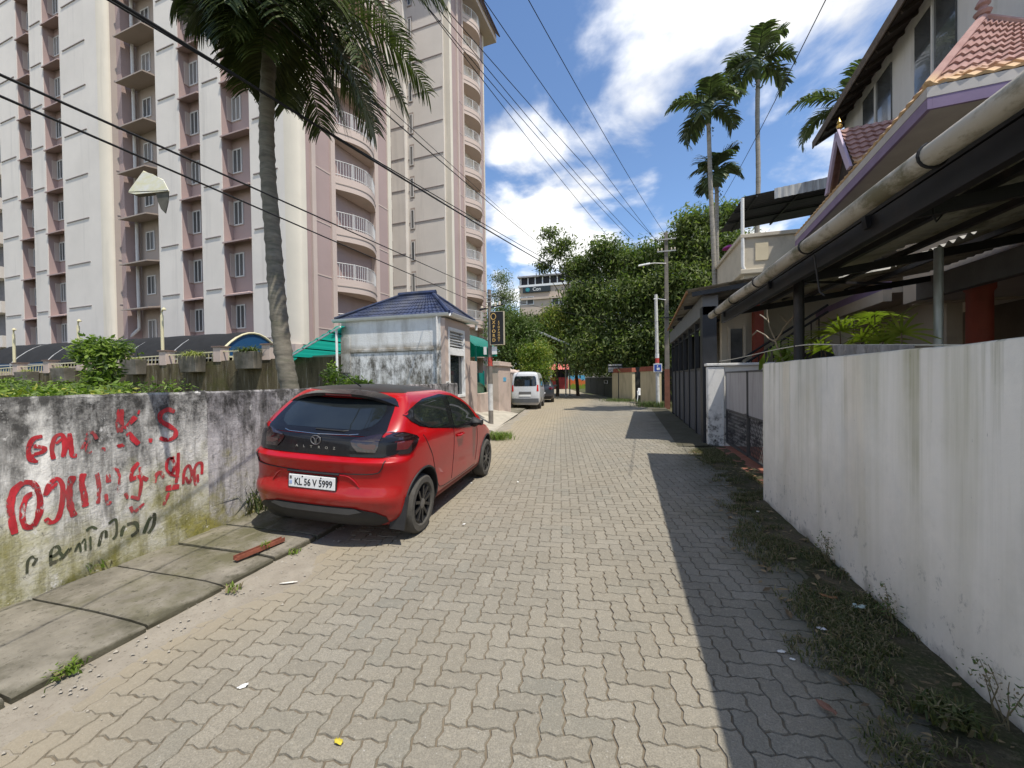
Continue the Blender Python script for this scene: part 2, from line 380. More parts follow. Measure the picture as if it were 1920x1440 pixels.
# --- footpath of concrete slabs with a low kerb edge
t = NT('slab_concrete', 0.9, 0.2)
c = t.mix(t.rng(t.noise(2.2, 6, 0.65), 0.3, 0.7), (0.13,0.118,0.092), (0.29,0.265,0.215))
c = t.mix(t.rng(t.noise(1.1, 6, 0.7, loc=(5,2,0)), 0.47, 0.63, 0, 0.8), c, (0.105,0.10,0.05))
c = t.mix(t.rng(t.noise(3.0, 5, 0.7, (2.4,.5,1), loc=(1,9,0)), 0.58, 0.7, 0, 0.6), c, (0.30,0.27,0.22))
c = t.mix(t.rng(t.noise(22, 5, 0.75), 0.55, 0.68, 0, 0.75), c, (0.06,0.055,0.042)); c = t.mix(t.rng(t.m('ADD', t.axis(2), t.rng(t.noise(6, 4), .3, .7, -.012, .012)), .078, .06, 0, .8), c, (0.06,0.056,0.035))
t.color(c); t.bump(t.noise(45, 6, 0.7), 0.7, 0.012); MT['slab'] = t.mat
m = MB(); m.grid([[(-4.25, y, -0.01), (xl(y)-0.02, y, -0.01)] for y in (-2, 3.4, 8, 11.4)])
path = tag(m.build('footpath', MT['soil'], base=(-3.6,0,-0.01)), kind='structure')
ye = [-1.4,-0.62,0.1,0.62,1.2,1.81,2.32,2.80,3.30,3.95,4.6,5.25,5.9,6.6,7.3,8.0,8.75,9.5,10.3,11.3]
for a, b in zip(ye, ye[1:]):
    g = rnd.uniform(.006, .016); tz = rnd.uniform(-.008, .008); ty = rnd.uniform(-.01, .01); xo = rnd.uniform(-.02, .02)
    A, B = a+g, b-g; nx, ny = 9, 5
    def zt(x, y): return 0.078+tz+ty*(y-a)+0.006*nz(x, y, 5, 3)+0.003*nz(x, y, 8, 12)
    m = MB(); rows = []
    for jy in range(ny):
        yy = A+(B-A)*jy/(ny-1); xk = xl(yy)+0.03+xo; xa = -4.24
        row = [(xa, yy, -0.01)]
        for jx in range(nx):
            f = jx/(nx-1); x = xa+(xk-xa)*f; e = 0
            if jx == nx-1: e = -0.012; x += 0.012*nz(yy*3, a, 2, 3)
            if jy in (0, ny-1): e -= 0.008
            row.append((x, yy, zt(x, yy)+e))
        row.append((xk+0.012+0.01*nz(yy*2, 1, 4, 3), yy, 0.045)); row.append((xk+0.006, yy, -0.01))
        rows.append(row)
    m.grid(rows)
    for rr in (rows[0], rows[-1]): m.add(rr, [tuple(range(len(rr)))])
    m.build('slab', MT['slab'], path, smooth=True, sharp=40)
# footpath beyond the gate ramp
t_ = MT['slab']
m = MB(); m.grid([[(-6.1-0.09*(y-14), y, 0.10), (xl(y)-0.75, y, 0.085), (xl(y)-0.0, y, 0.07), (xl(y)+0.03, y, -0.01)] for y in (16.9, 19, 21, 24, 30, 38)])
tag(m.build('far_footpath', MT['slab'], base=(-6,24,0)), kind='structure')
# concrete entrance ramp up to the apartment gate
m = MB(); m.grid([[(-5.6-1.6*k, 12.0, 0.0), (-5.6-1.6*k, 12.2, 0.50), (-5.6-1.6*k, 16.3, 0.34), (-5.6-1.6*k, 17.0, 0.09)] for k in (1.0, 0)] + [[(-4.62, 11.6, 0.09), (-4.5, 12.4, 0.12), (-4.5, 16.4, 0.10), (-4.6, 17.0, 0.08)], [(xl(11.4)-.0, 11.4, 0.06), (xl(12.4), 12.4, 0.05), (xl(16.4), 16.4, 0.05), (xl(17), 17.0, 0.06)], [(xl(11.4)+.05, 11.4, -.01), (xl(12.4)+.05, 12.4, -.01), (xl(16.4)+.05, 16.4, -.01), (xl(17)+.05, 17.0, -.01)]])
tag(m.build('entrance_ramp', pm('ramp_concrete', (0.40,0.365,0.30), 0.9, 0.15, 2, dirt=(0.16,0.14,0.10)), base=(-5.5,14,0)), kind='structure')
# --- mossy soil along the right wall
t = NT('moss_soil', 0.95, 0.08)
c = t.mix(t.rng(t.noise(5, 6, 0.7), 0.35, 0.65), (0.07,0.06,0.04), (0.05,0.066,0.022)); c = t.mix(t.rng(t.noise(1.6, 6, .7, loc=(2,7,0)), .47, .6, 0, .85), c, (0.115,0.095,0.065)); c = t.mix(t.rng(t.noise(40, 4, .7), .50, .66, 0, .8), c, (0.16,0.135,0.09)); c = t.mix(t.rng(t.noise(70, 4, .7, loc=(5,5,0)), .56, .66, 0, .7), c, (0.025,0.025,0.018)); t.color(c); t.bump(t.noise(50, 5, 0.7), 0.8, 0.015); MT['moss'] = t.mat
rows = []
y = -1.2
while y < 10.2:
    row = []
    w_ = 0.52+0.20*nz(y*1.3, 0, 1)+0.12*nz(y*4.1, 3, 1)+0.05*nz(y*11, 5, 1)+(0.18 if y < 2.8 else 0)
    for k in range(11):
        f = k/10; x = 1.68-w_*(1-f) if y < 5.75 else 2.1-(w_+.35)*(1-f)
        row.append((x, y, -0.012+0.034*min(1, f*1.2)+0.012*nz(x, y, 0, 5)+0.006*nz(x, y, 0, 18)))
    rows.append(row); y += 0.07
m = MB(); m.grid(rows); tag(m.build('mossy_verge', MT['moss'], smooth=True, base=(0,0,0)), kind='structure')
# concrete apron in front of the gate and dark shed
m = MB(); m.grid([[(xr(y)-0.62, y, 0.002), (xr(y)-0.3, y, 0.02), (1.86, y, 0.05)] for y in (9.9, 12, 15, 18, 21.5)])
tag(m.build('shed_apron', MT['slab'], base=(1.5,15,0)), kind='structure')
m = MB(); m.box(1.9, 9.5, 4.6, 10.1, -0.03, 0.02); tag(m.build('house_yard', pm('yard', (0.30,0.12,0.08), 0.85, 0.25, 4, dirt=(0.16,0.13,0.09)), base=(4,7,0)), kind='structure')
# grass on the verge and tufts elsewhere
MT['grass'] = leaf_mat('grass_blades', (0.04,0.06,0.014), (0.12,0.13,0.04), 0.25, 0.6)
MT['dry'] = leaf_mat('dry_grass', (0.16,0.13,0.07), (0.28,0.23,0.13), 0.2, 0.7)
def blades(name, pts, h, parent=None, mats=None, lean=0.6, width=0.004, label=None, cat=None, seed=1, dry=0.2, base=(0,0,0)):
    rs = np.random.RandomState(seed); P = np.array(pts); n = len(P)
    a = rs.rand(n)*2*np.pi; ln = h*(0.45+0.75*rs.rand(n)); le = lean*(0.3+rs.rand(n))
    d = np.stack([np.cos(a), np.sin(a), np.zeros(n)], 1); s = np.stack([-np.sin(a), np.cos(a), np.zeros(n)], 1)*width*(0.6+rs.rand(n))[:,None]
    z = np.array([0, 0, 1.0])
    m1 = P+d*(ln*le*0.3)[:,None]+z*(ln*0.6)[:,None]; tp = P+d*(ln*le)[:,None]+z*(ln*(1-0.35*le))[:,None]
    V = np.stack([P-s, P+s, m1+s*.8, m1-s*.8, tp], 1).reshape(-1, 3); b = np.arange(n)*5
    F = np.concatenate([np.stack([b, b+1, b+2, b+2], 1)]) if False else None
    Q = np.concatenate([np.stack([b, b+1, b+2], 1), np.stack([b, b+2, b+3], 1), np.stack([b+3, b+2, b+4], 1)])
    mi = np.tile((rs.rand(n) < dry).astype(int), 3); r = np.tile(rs.rand(n), 3)
    return fast_mesh(name, V, Q, mats or [MT['grass'], MT['dry']], mi, parent=parent, base=base, attr=r)
pts = []
rs = random.Random(5)
while len(pts) < 21000:
    y = rs.uniform(0.9, 9.6) if rs.random() < .75 else rs.uniform(.9, 4); w_ = 0.60+0.22*nz(y*1.3, 0, 1)+(0.18 if y < 2.8 else 0)
    f = rs.random(); x = 1.66-w_*(1-f) if y < 5.75 else 1.9-w_*(1-f)
    dens = (0.30+1.5*nz(x, y, 7, 1.5)+0.9*nz(x, y, 2, 6))*min(1, .2+f*1.5)
    if rs.random() > dens: continue
    pts.append((x, y, 0.004+0.02*f))
tag(blades('verge_grass', pts, 0.05, width=.0026, lean=1.2, seed=2, dry=0.35), label='low dark grass and moss at the foot of the white wall', cat='grass', kind='stuff')
# ============================================================ LEFT ROADSIDE WALL WITH PAINTED SLOGAN
def mould_wall(name, base=(0.80,0.775,0.72), top=1.53, moss=0.85):
    t = NT(name, 0.92, 0.15)
    z = t.axis(2); st = (9, 9, 1.1)
    c = t.mix(t.rng(t.noise(2.2, 6, 0.65), 0.3, 0.7), base, sc3(base, 0.72))
    c = t.mix(t.rng(t.noise(1.2, 6, 0.7, st), 0.47, 0.60, 0, 0.7), c, (0.19,0.18,0.165))              # grey runs
    hz = t.m('ADD', z, t.rng(t.noise(1.6, 6, 0.7), 0.3, 0.7, -0.55, 0.55))
    c = t.mix(t.rng(hz, moss, 0.1, 0, 0.92), c, (0.27,0.245,0.05))                                        # yellow-green algae low down
    c = t.mix(t.m('MULTIPLY', t.rng(hz, moss*0.55, -0.1, 0, 1), t.rng(t.noise(3, 6, .7, loc=(3,3,3)), .42, .6, 0, .9)), c, (0.07,0.075,0.03))
    hm = t.m('ADD', z, t.rng(t.noise(1.3, 7, 0.72, (3,3,1.2)), 0.25, 0.75, -0.75, 0.75))
    c = t.mix(t.m('MULTIPLY', t.rng(hm, top*0.52, top*0.98), t.rng(t.noise(7, 6, 0.75), 0.32, 0.54, 0.35, 0.97)), c, (0.045,0.043,0.04))   # black mould under the coping
    c = t.mix(t.rng(t.noise(14, 6, 0.78, (1,1,.6), (7,7,7)), 0.60, 0.68, 0, 0.75), c, (0.075,0.07,0.065))  # specks
    c = t.mix(t.rng(t.noise(9, 6, 0.75, (1,1,.7), (2,8,1)), 0.61, 0.68, 0, 0.85), c, (0.72,0.70,0.66))     # lime patches
    t.color(c); t.bump(t.m('ADD', t.noise(35, 6, 0.75), t.m('MULTIPLY', t.noise(6, 5), 1.4)), 0.6, 0.02); return t.mat
MT['mould'] = mould_wall('mouldy_plaster'); MT['mould2'] = mould_wall('mouldy_plaster_grey', (0.56,0.53,0.53), 1.53, 0.55)
WX = -4.22
lw = thing('boundary_wall', (-4.32, 3, 0), 'mould-stained plaster wall with red painted slogan beside the slab footpath', 'wall')
def wall_section(x, y0, y1, top, mat, name, parent, th=0.2, jag=0.012):
    m = MB(); n = max(2, int((y1-y0)/0.12)); rows = [[], [], [], [], []]
    for k in range(n+1):
        y = y0+(y1-y0)*k/n; tz = top+jag*nz(y*4, 0, 3)+jag*.6*nz(y*13, 1, 3)
        rows[0].append((x, y, -0.05)); rows[1].append((x-0.012*abs(nz(y*3, 2)), y, tz-0.02)); rows[2].append((x-0.02, y, tz)); rows[3].append((x-th, y, tz-0.01)); rows[4].append((x-th, y, -0.05))
    m.grid(rows)
    for k in (0, -1): m.add([r[k] for r in rows], [(0,1,2,3,4)])
    return m.build(name, mat, parent, smooth=True, sharp=40)
wall_section(WX+0.025, -2.5, 3.115, 1.535, MT['mould'], 'wall_section', lw)
wall_section(WX, 3.117, 9.6, 1.525, MT['mould2'], 'wall_section', lw, 0.18)
def paint_mat(name, col, wear=0.57):
    t = NT(name, 0.8, 0.25); c = t.mix(t.rng(t.noise(9, 5, .7, (1,1,.5)), .35, .65), sc3(col, .75), sc3(col, 1.45)); c = t.mix(t.rng(t.noise(3.5, 6, .75, (1,1,.5), (5,5,5)), .48, .66, 0, .6), c, (0.12,0.09,0.08)); t.color(c)
    tr = t.n('ShaderNodeBsdfTransparent'); ms = t.n('ShaderNodeMixShader'); f = t.rng(t.noise(26, 6, .75, (1,1,.45)), wear, wear+.05, 0, .95)
    t.l(f, ms.inputs[0]); t.l(t.p.outputs[0], ms.inputs[1]); t.l(tr.outputs[0], ms.inputs[2]); t.l(ms.outputs[0], t.out.inputs[0]); return t.mat
RED = paint_mat('red_wall_paint', (0.42,0.028,0.036), 0.565); DGR = paint_mat('dark_wall_paint', (0.055,0.065,0.035), 0.55)
RED2 = paint_mat('faded_red_paint', (0.40,0.05,0.055), 0.50)
def smooth_line(p, n=6):
    if len(p) < 3: return [(p[0][0]+(p[-1][0]-p[0][0])*k/n, p[0][1]+(p[-1][1]-p[0][1])*k/n) for k in range(n+1)]
    out = []; q = [p[0]]+list(p)+[p[-1]]
    for i in range(1, len(q)-2):
        for k in range(n):
            u = k/n; r = []
            for a in (0, 1):
                p0, p1, p2, p3 = q[i-1][a], q[i][a], q[i+1][a], q[i+2][a]
                r.append(0.5*(2*p1+(p2-p0)*u+(2*p0-5*p1+4*p2-p3)*u*u+(3*p1-p0-3*p2+p3)*u**3))
            out.append(tuple(r))
    out.append(p[-1]); return out
def stroke(name, pl, wpx, mat, X, lift=0.003):
    pts = []
    for (a, b) in smooth_line(pl):
        px, py = a/3.79, 720+b/3.79; p = on(px, py, 0, X); q = on(px, py+1, 0, X); pts.append((p.y, p.z, abs(p.z-q.z)))
    m = MB(); rows = []
    for i, (y, z, s) in enumerate(pts):
        a, b = pts[max(0, i-1)], pts[min(len(pts)-1, i+1)]; dy, dz = b[0]-a[0], b[1]-a[1]; L_ = math.hypot(dy, dz) or 1
        w_ = wpx/3.79*s*0.5*(0.86+0.25*nz(y*20, z*20, wpx)); e = 0.72 if i in (0, len(pts)-1) else 1
        rows.append([(X+lift, y-dz/L_*w_*e, z+dy/L_*w_*e), (X+lift, y+dz/L_*w_*e, z-dy/L_*w_*e)])
    m.grid(rows); return m.build(name, mat, lw)
SL = [([(300,370),(235,390),(203,450),(208,520),(245,548)],34),([(232,440),(312,455),(300,482),(240,500)],30),([(240,500),(210,540),(268,552)],24),
 ([(380,535),(366,460),(388,380),(432,358),(456,400),(448,520)],30),([(448,520),(478,420),(492,350)],26),([(492,350),(502,440),(512,505),(545,508)],32),([(395,425),(442,385)],20),
 ([(575,465),(602,410)],18),([(612,400),(628,348),(662,350),(686,392)],24),([(645,395),(612,450),(622,490),(652,478)],18),([(712,465),(752,462)],34),
 ([(856,178),(850,260),(850,345)],52),([(855,425),(858,450)],52),([(962,232),(925,275),(885,320)],34),([(988,185),(980,215)],16),([(908,345),(940,385),(985,428)],40),([(1050,400),(1080,402)],36),
 ([(1240,198),(1190,182),(1140,212),(1142,262),(1200,298),(1244,332),(1238,375),(1190,398),(1132,382)],34),
 ([(105,1065),(82,960),(72,850),(105,750),(165,698)],46),([(165,698),(236,708),(280,800),(276,920),(232,1008),(176,1008),(156,920),(182,815),(236,772)],40),
 ([(322,792),(342,722),(402,672),(442,720),(440,840),(412,950),(362,985),(322,955)],34),([(322,792),(402,702)],26),([(516,652),(490,750),(497,860),(526,940)],44),([(592,635),(578,700),(596,790),(606,872)],42),
 ([(686,630),(702,740),(694,850)],30),([(765,640),(770,700)],34),([(750,780),(762,852),(786,832)],22),([(820,600),(846,650),(840,770)],20),([(800,595),(845,610)],14),
 ([(985,556),(940,612),(930,672)],32),([(918,684),(990,660),(1048,682)],34),([(992,590),(1002,700),(988,800)],24),([(888,775),(908,815)],24),([(925,800),(992,816)],30),([(925,870),(950,908),(1022,848)],24),
 ([(1095,705),(1106,650),(1140,628),(1162,672)],28),([(1238,522),(1192,540),(1184,608),(1220,632),(1240,570),(1214,520)],24),([(1266,488),(1262,600),(1250,705)],28),([(1198,640),(1272,660)],20),([(1175,742),(1272,728)],46),([(1200,770),(1160,862)],24),
 ([(1300,712),(1308,620),(1340,580),(1362,640),(1342,702),(1318,660)],24),([(1388,722),(1378,620),(1400,566),(1432,566),(1432,642)],24),([(1402,640),(1406,700)],20)]
DK = [([(190,1350),(195,1262),(226,1226),(256,1242),(230,1290)],18),([(360,1292),(360,1192),(402,1152),(422,1182),(380,1222),(350,1222)],22),([(360,1272),(432,1242),(502,1160)],26),([(420,1192),(452,1232)],18),
 ([(530,1192),(560,1132),(572,1192)],16),([(580,1132),(602,1102),(606,1182)],16),([(610,1042),(650,1016),(686,1032)],20),([(642,1182),(640,1082)],16),([(700,1152),(722,1062),(752,1052),(752,1092)],24),
 ([(770,992),(820,962),(826,1062),(800,1102)],20),([(860,1082),(882,1012),(960,986),(976,1042),(930,1082)],26),([(1020,1062),(1060,962),(1096,926),(1090,1002),(1052,1062)],28)]
for i, (pl, w_) in enumerate(SL): stroke('painted_stroke', pl, w_, RED2 if i in (7,8,9,10,24,25,26,27,28,32,33,34,35,40) else RED, WX+0.025, 0.003+0.0002*(i % 9))
for i, (pl, w_) in enumerate(DK): stroke('painted_stroke', pl, w_, DGR, WX+0.025, 0.003+0.0002*(i % 5))
# ============================================================ MOSSY COMPOUND WALL OF THE APARTMENTS
t = NT('dark_mossy_wall', 0.95, 0.1)
z = t.axis(2); c = t.mix(t.rng(t.noise(1.1, 6, .7, (3,3,.5)), .35, .65), (0.045,0.036,0.022), (0.15,0.125,0.075)); c = t.mix(t.rng(t.noise(2.5, 6, .7, (4,4,.4), (3,1,2)), .55, .68, 0, .7), c, (0.26,0.24,0.20))
c = t.mix(t.rng(t.noise(.8, 5, .7, loc=(9,2,2)), .5, .65, 0, .6), c, (0.07,0.075,0.022)); t.color(c); t.bump(t.noise(25, 5), .5, .03); MT['dmoss'] = t.mat
PINK = (0.50,0.40,0.34); MT['pink'] = pm('pink_plaster', PINK, 0.85, 0.08, 1.5, dirt=(0.27,0.22,0.18), dirtamt=0.35)
MT['cream_paint'] = pm('cream_metal', (0.62,0.56,0.36), 0.5, 0.1, 6, bump=0)
MT['brown_cap'] = pm('brown_coping', (0.16,0.11,0.09), 0.8, 0.2, 6)
BY = 11.7
cw = thing('compound_wall', (-20, BY, 0), 'dark mossy compound wall with pink posts and cream railing below the tower', 'wall')
m = MB(); m.prism([(-9.2,-.05),(-9.2,2.48),(-15.3,2.46),(-19.9,2.35),(-23.3,2.26),(-28.9,2.10),(-36,1.95),(-36,-.05)], 1, BY, BY+.22); m.build('wall', MT['dmoss'], cw)
def wt(x): return interp(-x, [(9.2,2.48),(15.3,2.46),(19.9,2.35),(23.3,2.26),(28.9,2.10),(36,1.95)])
PX = [on(p, 680, 1, BY).x for p in (-29, 29, 87, 150, 226, 306, 408, 500)]
for x in PX:
    m = MB(); m.box(x-.19, x+.19, BY-.03, BY+.33, wt(x)-.04, wt(x)+.52); p_ = m.build('post', MT['pink'], cw, bevel=.01)
    m = MB(); m.box(x-.23, x+.23, BY-.07, BY+.37, wt(x)+.521, wt(x)+.57); m.build('post_cap', MT['brown_cap'], p_)
for a, b in zip(PX, PX[1:]):
    lo, hi = a+.2, b-.2; m = MB(); zt_ = wt((a+b)/2)
    m.bar((lo, BY+.1, wt(lo)+.36), (hi, BY+.1, wt(hi)+.36), .05, .04); m.build('handrail', MT['cream_paint'], cw)
    k = int((hi-lo)/.2)
    for j in range(1, k):
        x = lo+(hi-lo)*j/k; m = MB(); m.bar((x, BY+.1, wt(x)-.01), (x+.06, BY+.1, wt(x)+.345), .026); m.build('baluster', MT['cream_paint'], cw)
m = MB(); m.prism([(-9.2,0),(-9.2,2.6),(-36,2.15),(-36,0)], 1, BY+.5, BY+.62); m.build('rear_parapet', MT['pink'], cw)
for pxl, pyt, pyb in ((27, 622, 675), (148, 606, 665), (305, 585, 652)):
    b0 = on(pxl, pyb, 1, BY+.12); t0 = on(pxl, pyt, 1, BY+.12); m = MB()
    m.tube([(b0.x, b0.y, b0.z-.3), (b0.x, b0.y, t0.z-.12)], .055, 8); m.tube([(b0.x, b0.y, t0.z-.12), (b0.x, b0.y, t0.z), (b0.x+.06, b0.y-.02, t0.z+.05), (b0.x+.28, b0.y-.1, t0.z+.13)], .03, 7)
    p_ = thing('lamp_post', (b0.x, b0.y, b0.z-.3), {27:'cream lamp post with bent tip on the compound wall end farthest from the palm', 148:'cream lamp post with bent tip rising behind the leafy roadside shrub', 305:'cream lamp post with bent tip beside the blue canopy end'}[pxl], 'lamp post', 'lamp posts on the compound wall')
    m.build('pole', MT['cream_paint'], p_, smooth=True); m = MB(); m.lathe([(.0,.03),(.06,.02),(.08,-.04),(.05,-.06),(0,-.06)], (b0.x+.28, b0.y-.1, t0.z+.10), n=10); m.build('lamp_head', MT['cream_paint'], p_)
# car-park canopy : dark barrel vault with blue end sheet
MT['darksheet'] = pm('dark_roof_sheet', (0.014,0.0145,0.016), 0.95, 0.25, 3, bump=0.1)
MT['bluesheet'] = NT('blue_polycarbonate', 0.25, 0.5).color((0.02,0.075,0.17)).mat
MT['galv'] = pm('galvanised', (0.36,0.36,0.35), 0.5, 0.15, 8, metal=0.3, bump=0)
def canopy(xa, xb, y0, y1, zs, rise, label):
    cp = thing('parking_canopy', ((xa+xb)/2, (y0+y1)/2, 0), label, 'canopy', 'car park canopies')
    def arc(x, dz=0, n=12, r=0): return [(x, y0+(y1-y0)*k/n, zs+dz+rise*math.sin(math.pi*k/n)**.85) for k in range(n+1)]
    nx = 26; m = MB(); m.grid([[(p[0], p[1], p[2]+.02*math.sin(i*2.2)) for p in arc(xa+(xb-xa)*i/nx)] for i in range(nx+1)]); m.build('roof_sheet', MT['darksheet'], cp, smooth=True)
    for i in range(0, 7):
        x = xa+(xb-xa)*i/6; m = MB(); m.tube(arc(x, -.05), .05, 6); m.build('arch_rib', MT['cream_paint'] if i == 0 else MT['galv'], cp, smooth=True)
        for yy in (y0, y1): m = MB(); m.tube([(x, yy, 0), (x, yy, zs)], .05, 6); m.build('post', MT['galv'], cp, smooth=True)
    for f in (.06, .3, .94):
        k = arc(0)[int(f*12)]; m = MB(); m.bar((xa, k[1], k[2]-.09), (xb, k[1], k[2]-.09), .06); m.build('purlin', MT['galv'], cp)
    m = MB(); a = arc(xa-.02); m.add(a+[(xa-.02, y1, zs-.02), (xa-.02, y0, zs-.02)], [tuple(range(len(a)+2))]); m.build('end_sheet', MT['bluesheet'], cp)
    m = MB(); m.bar((xa-.03, y0, zs-.02), (xa-.03, y1, zs-.02), .07); m.build('tie_bar', MT['cream_paint'], cp)
canopy(-16.3, -33, 12.6, 16.0, 2.75, 1.15, 'dark barrel-vaulted parking canopy with a blue end sheet')
canopy(-33.6, -47, 12.9, 16.2, 2.4, 1.05, 'dark parking canopy running on beyond the blue-ended one')
# ============================================================ GATE CABIN
t = NT('cabin_wall', 0.9, 0.15); z = t.axis(2)
c = t.mix(t.rng(t.noise(1.5, 6, .65), .3, .7), (0.68,0.68,0.66), (0.78,0.78,0.76)); zz_ = t.m('ADD', z, t.rng(t.noise(1.4, 6, .7, (2.5,2.5,.8)), .3, .7, -.35, .35))
c = t.mix(t.rng(t.noise(.9, 6, .7, (2.5,2.5,.5), (2,2,8)), .48, .66, 0, .5), c, (0.34,0.32,0.28)); c = t.mix(t.m('MULTIPLY', t.rng(zz_, 2.62, 2.35), t.rng(t.noise(2.6, 7, .78, (1.6,1.6,.8), (5,5,1)), .42, .60, .0, .95)), c, (0.085,0.078,0.062))
c = t.mix(t.m('MULTIPLY', t.m('MULTIPLY', t.rng(z, 2.50, 2.56), t.rng(z, 2.84, 2.66)), t.rng(t.noise(2.2, 6, .7), .35, .6, .3, .9)), c, (0.20,0.165,0.11))
c = t.mix(t.m('MULTIPLY', t.rng(zz_, 1.95, 1.2), t.rng(t.noise(1.6, 6, .75, (1.5,1.5,.9)), .38, .6, .1, .95)), c, (0.11,0.09,0.045)); c = t.mix(t.m('MULTIPLY', t.rng(t.axis(0), -1.35, -2.0), t.rng(t.noise(1.5, 6, .7), .3, .6, .2, .8)), c, (0.16,0.15,0.12)); t.color(c); t.bump(t.noise(20, 6, .7), .6, .02); MT['cabin'] = t.mat
MT['white'] = pm('white_paint', (0.74,0.74,0.72), 0.55, 0.06, 5, dirt=(0.40,0.39,0.35), dirtamt=0.2, bump=.05)
MT['bluetile'] = pm('blue_metal_tile', (0.022,0.034,0.082), 0.6, 0.5, 2.2, bump=.35, spec=.35, dirt=(0.085,0.09,0.10), dirtamt=.7, bdist=.03)
MT['glass'] = glass_mat('window_glass'); MT['greensheet'] = None
t = NT('green_sheet', 0.35, 0.4); t.color(t.mix(t.rng(t.noise(4, 4), .3, .7), (0.01,0.22,0.17), (0.015,0.32,0.25))); t.p.inputs['Transmission Weight'].default_value = 0.0
tr = t.n('ShaderNodeBsdfTranslucent'); tr.inputs[0].default_value = (0.02,0.45,0.34,1); ms = t.n('ShaderNodeMixShader'); ms.inputs[0].default_value = .45; t.l(t.p.outputs[0], ms.inputs[1]); t.l(tr.outputs[0], ms.inputs[2]); t.l(ms.outputs[0], t.out.inputs[0]); MT['greensheet'] = t.mat
CX0, CX1, CY0, CY1 = -9.3, -5.45, 11.5, 13.55
cb_ = thing('gate_cabin', (-7.2, 12.4, 0), 'small stained guard cabin with blue tiled hip roof and white gutter', 'cabin')
m = MB(); m.box(CX0, CX1-.14, CY0, CY1, 0, 3.62); m.build('wall', MT['cabin'], cb_)
m = MB(); m.box(CX0+.36, CX1-.37, CY0-.035, CY0-.001, 2.56, 2.66); m.build('ledge', MT['cabin'], cb_, bevel=.012)
m = MB(); m.box(CX0-.0, CX0+.35, CY0-.05, CY0-.001, 1.9, 3.1); m.build('pilaster', MT['cabin'], cb_)
m = MB(); m.box(CX1-.36, CX1-.14, CY0-.05, CY0-.001, 0, 3.55); m.build('pilaster', MT['cabin'], cb_)
m = MB(); m.box(CX1-.139, CX1, CY0-.03, CY0+.20, 0, 3.55); m.box(CX1-.139, CX1, CY0+.20, CY1, 0, 1.02); m.box(CX1-.139, CX1, CY0+1.52, CY1, 1.02, 3.55); m.box(CX1-.139, CX1, CY0+.20, CY0+1.52, 3.3, 3.55); m.build('street_wall', MT['pink'], cb_)
m = MB()
for a, b, c_, d_ in ((CY0+.20, CY0+.29, 1.02, 3.3), (CY0+1.43, CY0+1.52, 1.02, 3.3), (CY0+.29, CY0+1.43, 1.02, 1.1), (CY0+.29, CY0+1.43, 2.42, 2.62), (CY0+.29, CY0+1.43, 3.2, 3.3)): m.box(CX1-.11, CX1+.02, a, b, c_, d_)
wf = m.build('window_frame', MT['white'], cb_); m = MB(); m.box(CX1-.10, CX1-.08, CY0+.29, CY0+1.43, 1.1, 2.42); m.build('pane', MT['glass'], wf)
for k in range(6): m = MB(); z0 = 2.66+k*.09; m.hexa([(CX1-.09,CY0+.30,z0),(CX1-.01,CY0+.30,z0-.03),(CX1-.01,CY0+1.42,z0-.03),(CX1-.09,CY0+1.42,z0)], [(CX1-.09,CY0+.30,z0+.02),(CX1-.01,CY0+.30,z0-.01),(CX1-.01,CY0+1.42,z0-.01),(CX1-.09,CY0+1.42,z0+.02)]); m.build('louvre', MT['white'], wf)
EX0, EX1, EY0, EY1, EZ = CX0-.3, CX1+.12, CY0+.03, CY1+.2, 3.70
RX0, RX1, RY, RZ = -7.55, -6.35, 12.45, 4.58
def slope(a, b, c_, d_, nu=26, nv=7):       # eave a->b, top d->c, ribbed metal tile with steps
    a, b, c_, d_ = map(Vector, (a, b, c_, d_)); n = (b-a).cross(d_-a).normalized(); n = n if n.z > 0 else -n; rows = []
    for j in range(nv*2+1):
        f = min(1, (j//2+(j % 2)*0.96)/nv) if j < nv*2 else 1; row = []
        for i in range(nu*2+1):
            u = i/(nu*2); p = (a.lerp(b, u)).lerp(d_.lerp(c_, u), f); row.append(p+n*(.014*math.cos(math.pi*i)+(.018 if j % 2 == 0 else 0)))
        rows.append(row)
    return rows
for A_, B_, C_, D_ in (((EX0,EY0,EZ),(EX1,EY0,EZ),(RX1,RY,RZ),(RX0,RY,RZ)), ((EX1,EY0,EZ),(EX1,EY1,EZ),(RX1,RY,RZ),(RX1,RY,RZ)), ((EX1,EY1,EZ),(EX0,EY1,EZ),(RX0,RY,RZ),(RX1,RY,RZ)), ((EX0,EY1,EZ),(EX0,EY0,EZ),(RX0,RY,RZ),(RX0,RY,RZ))):
    m = MB(); m.grid(slope(A_, B_, C_, D_)); m.build('roof_slope', MT['bluetile'], cb_)
m = MB(); m.tube([(RX0-.1,RY,RZ+.02),(RX1+.12,RY,RZ+.02)], .09, 8)
for e in ((EX1,EY0),(EX1,EY1)): m.tube([(RX1,RY,RZ+.01),(e[0],e[1],EZ+.05)], .055, 6)
for e in ((EX0,EY0),(EX0,EY1)): m.tube([(RX0,RY,RZ+.01),(e[0],e[1],EZ+.05)], .055, 6)
m.build('ridge_cap', MT['bluetile'], cb_, smooth=True)
def gutter(m, a, b, r=.075, up=(0,0,1)):
    a, b = Vector(a), Vector(b); d = (b-a).normalized(); s_ = d.cross(Vector(up)).normalized(); rows = []
    for P in (a, b): rows.append([P+s_*(r*math.cos(q))+Vector((0,0,r*math.sin(q))) for q in [math.pi+math.pi*k/8 for k in range(9)]] + [P+s_*(r*1.08*math.cos(q))+Vector((0,0,r*1.08*math.sin(q)+.004)) for q in [2*math.pi-math.pi*k/8 for k in range(9)]])
    m.grid(rows, closed=True)
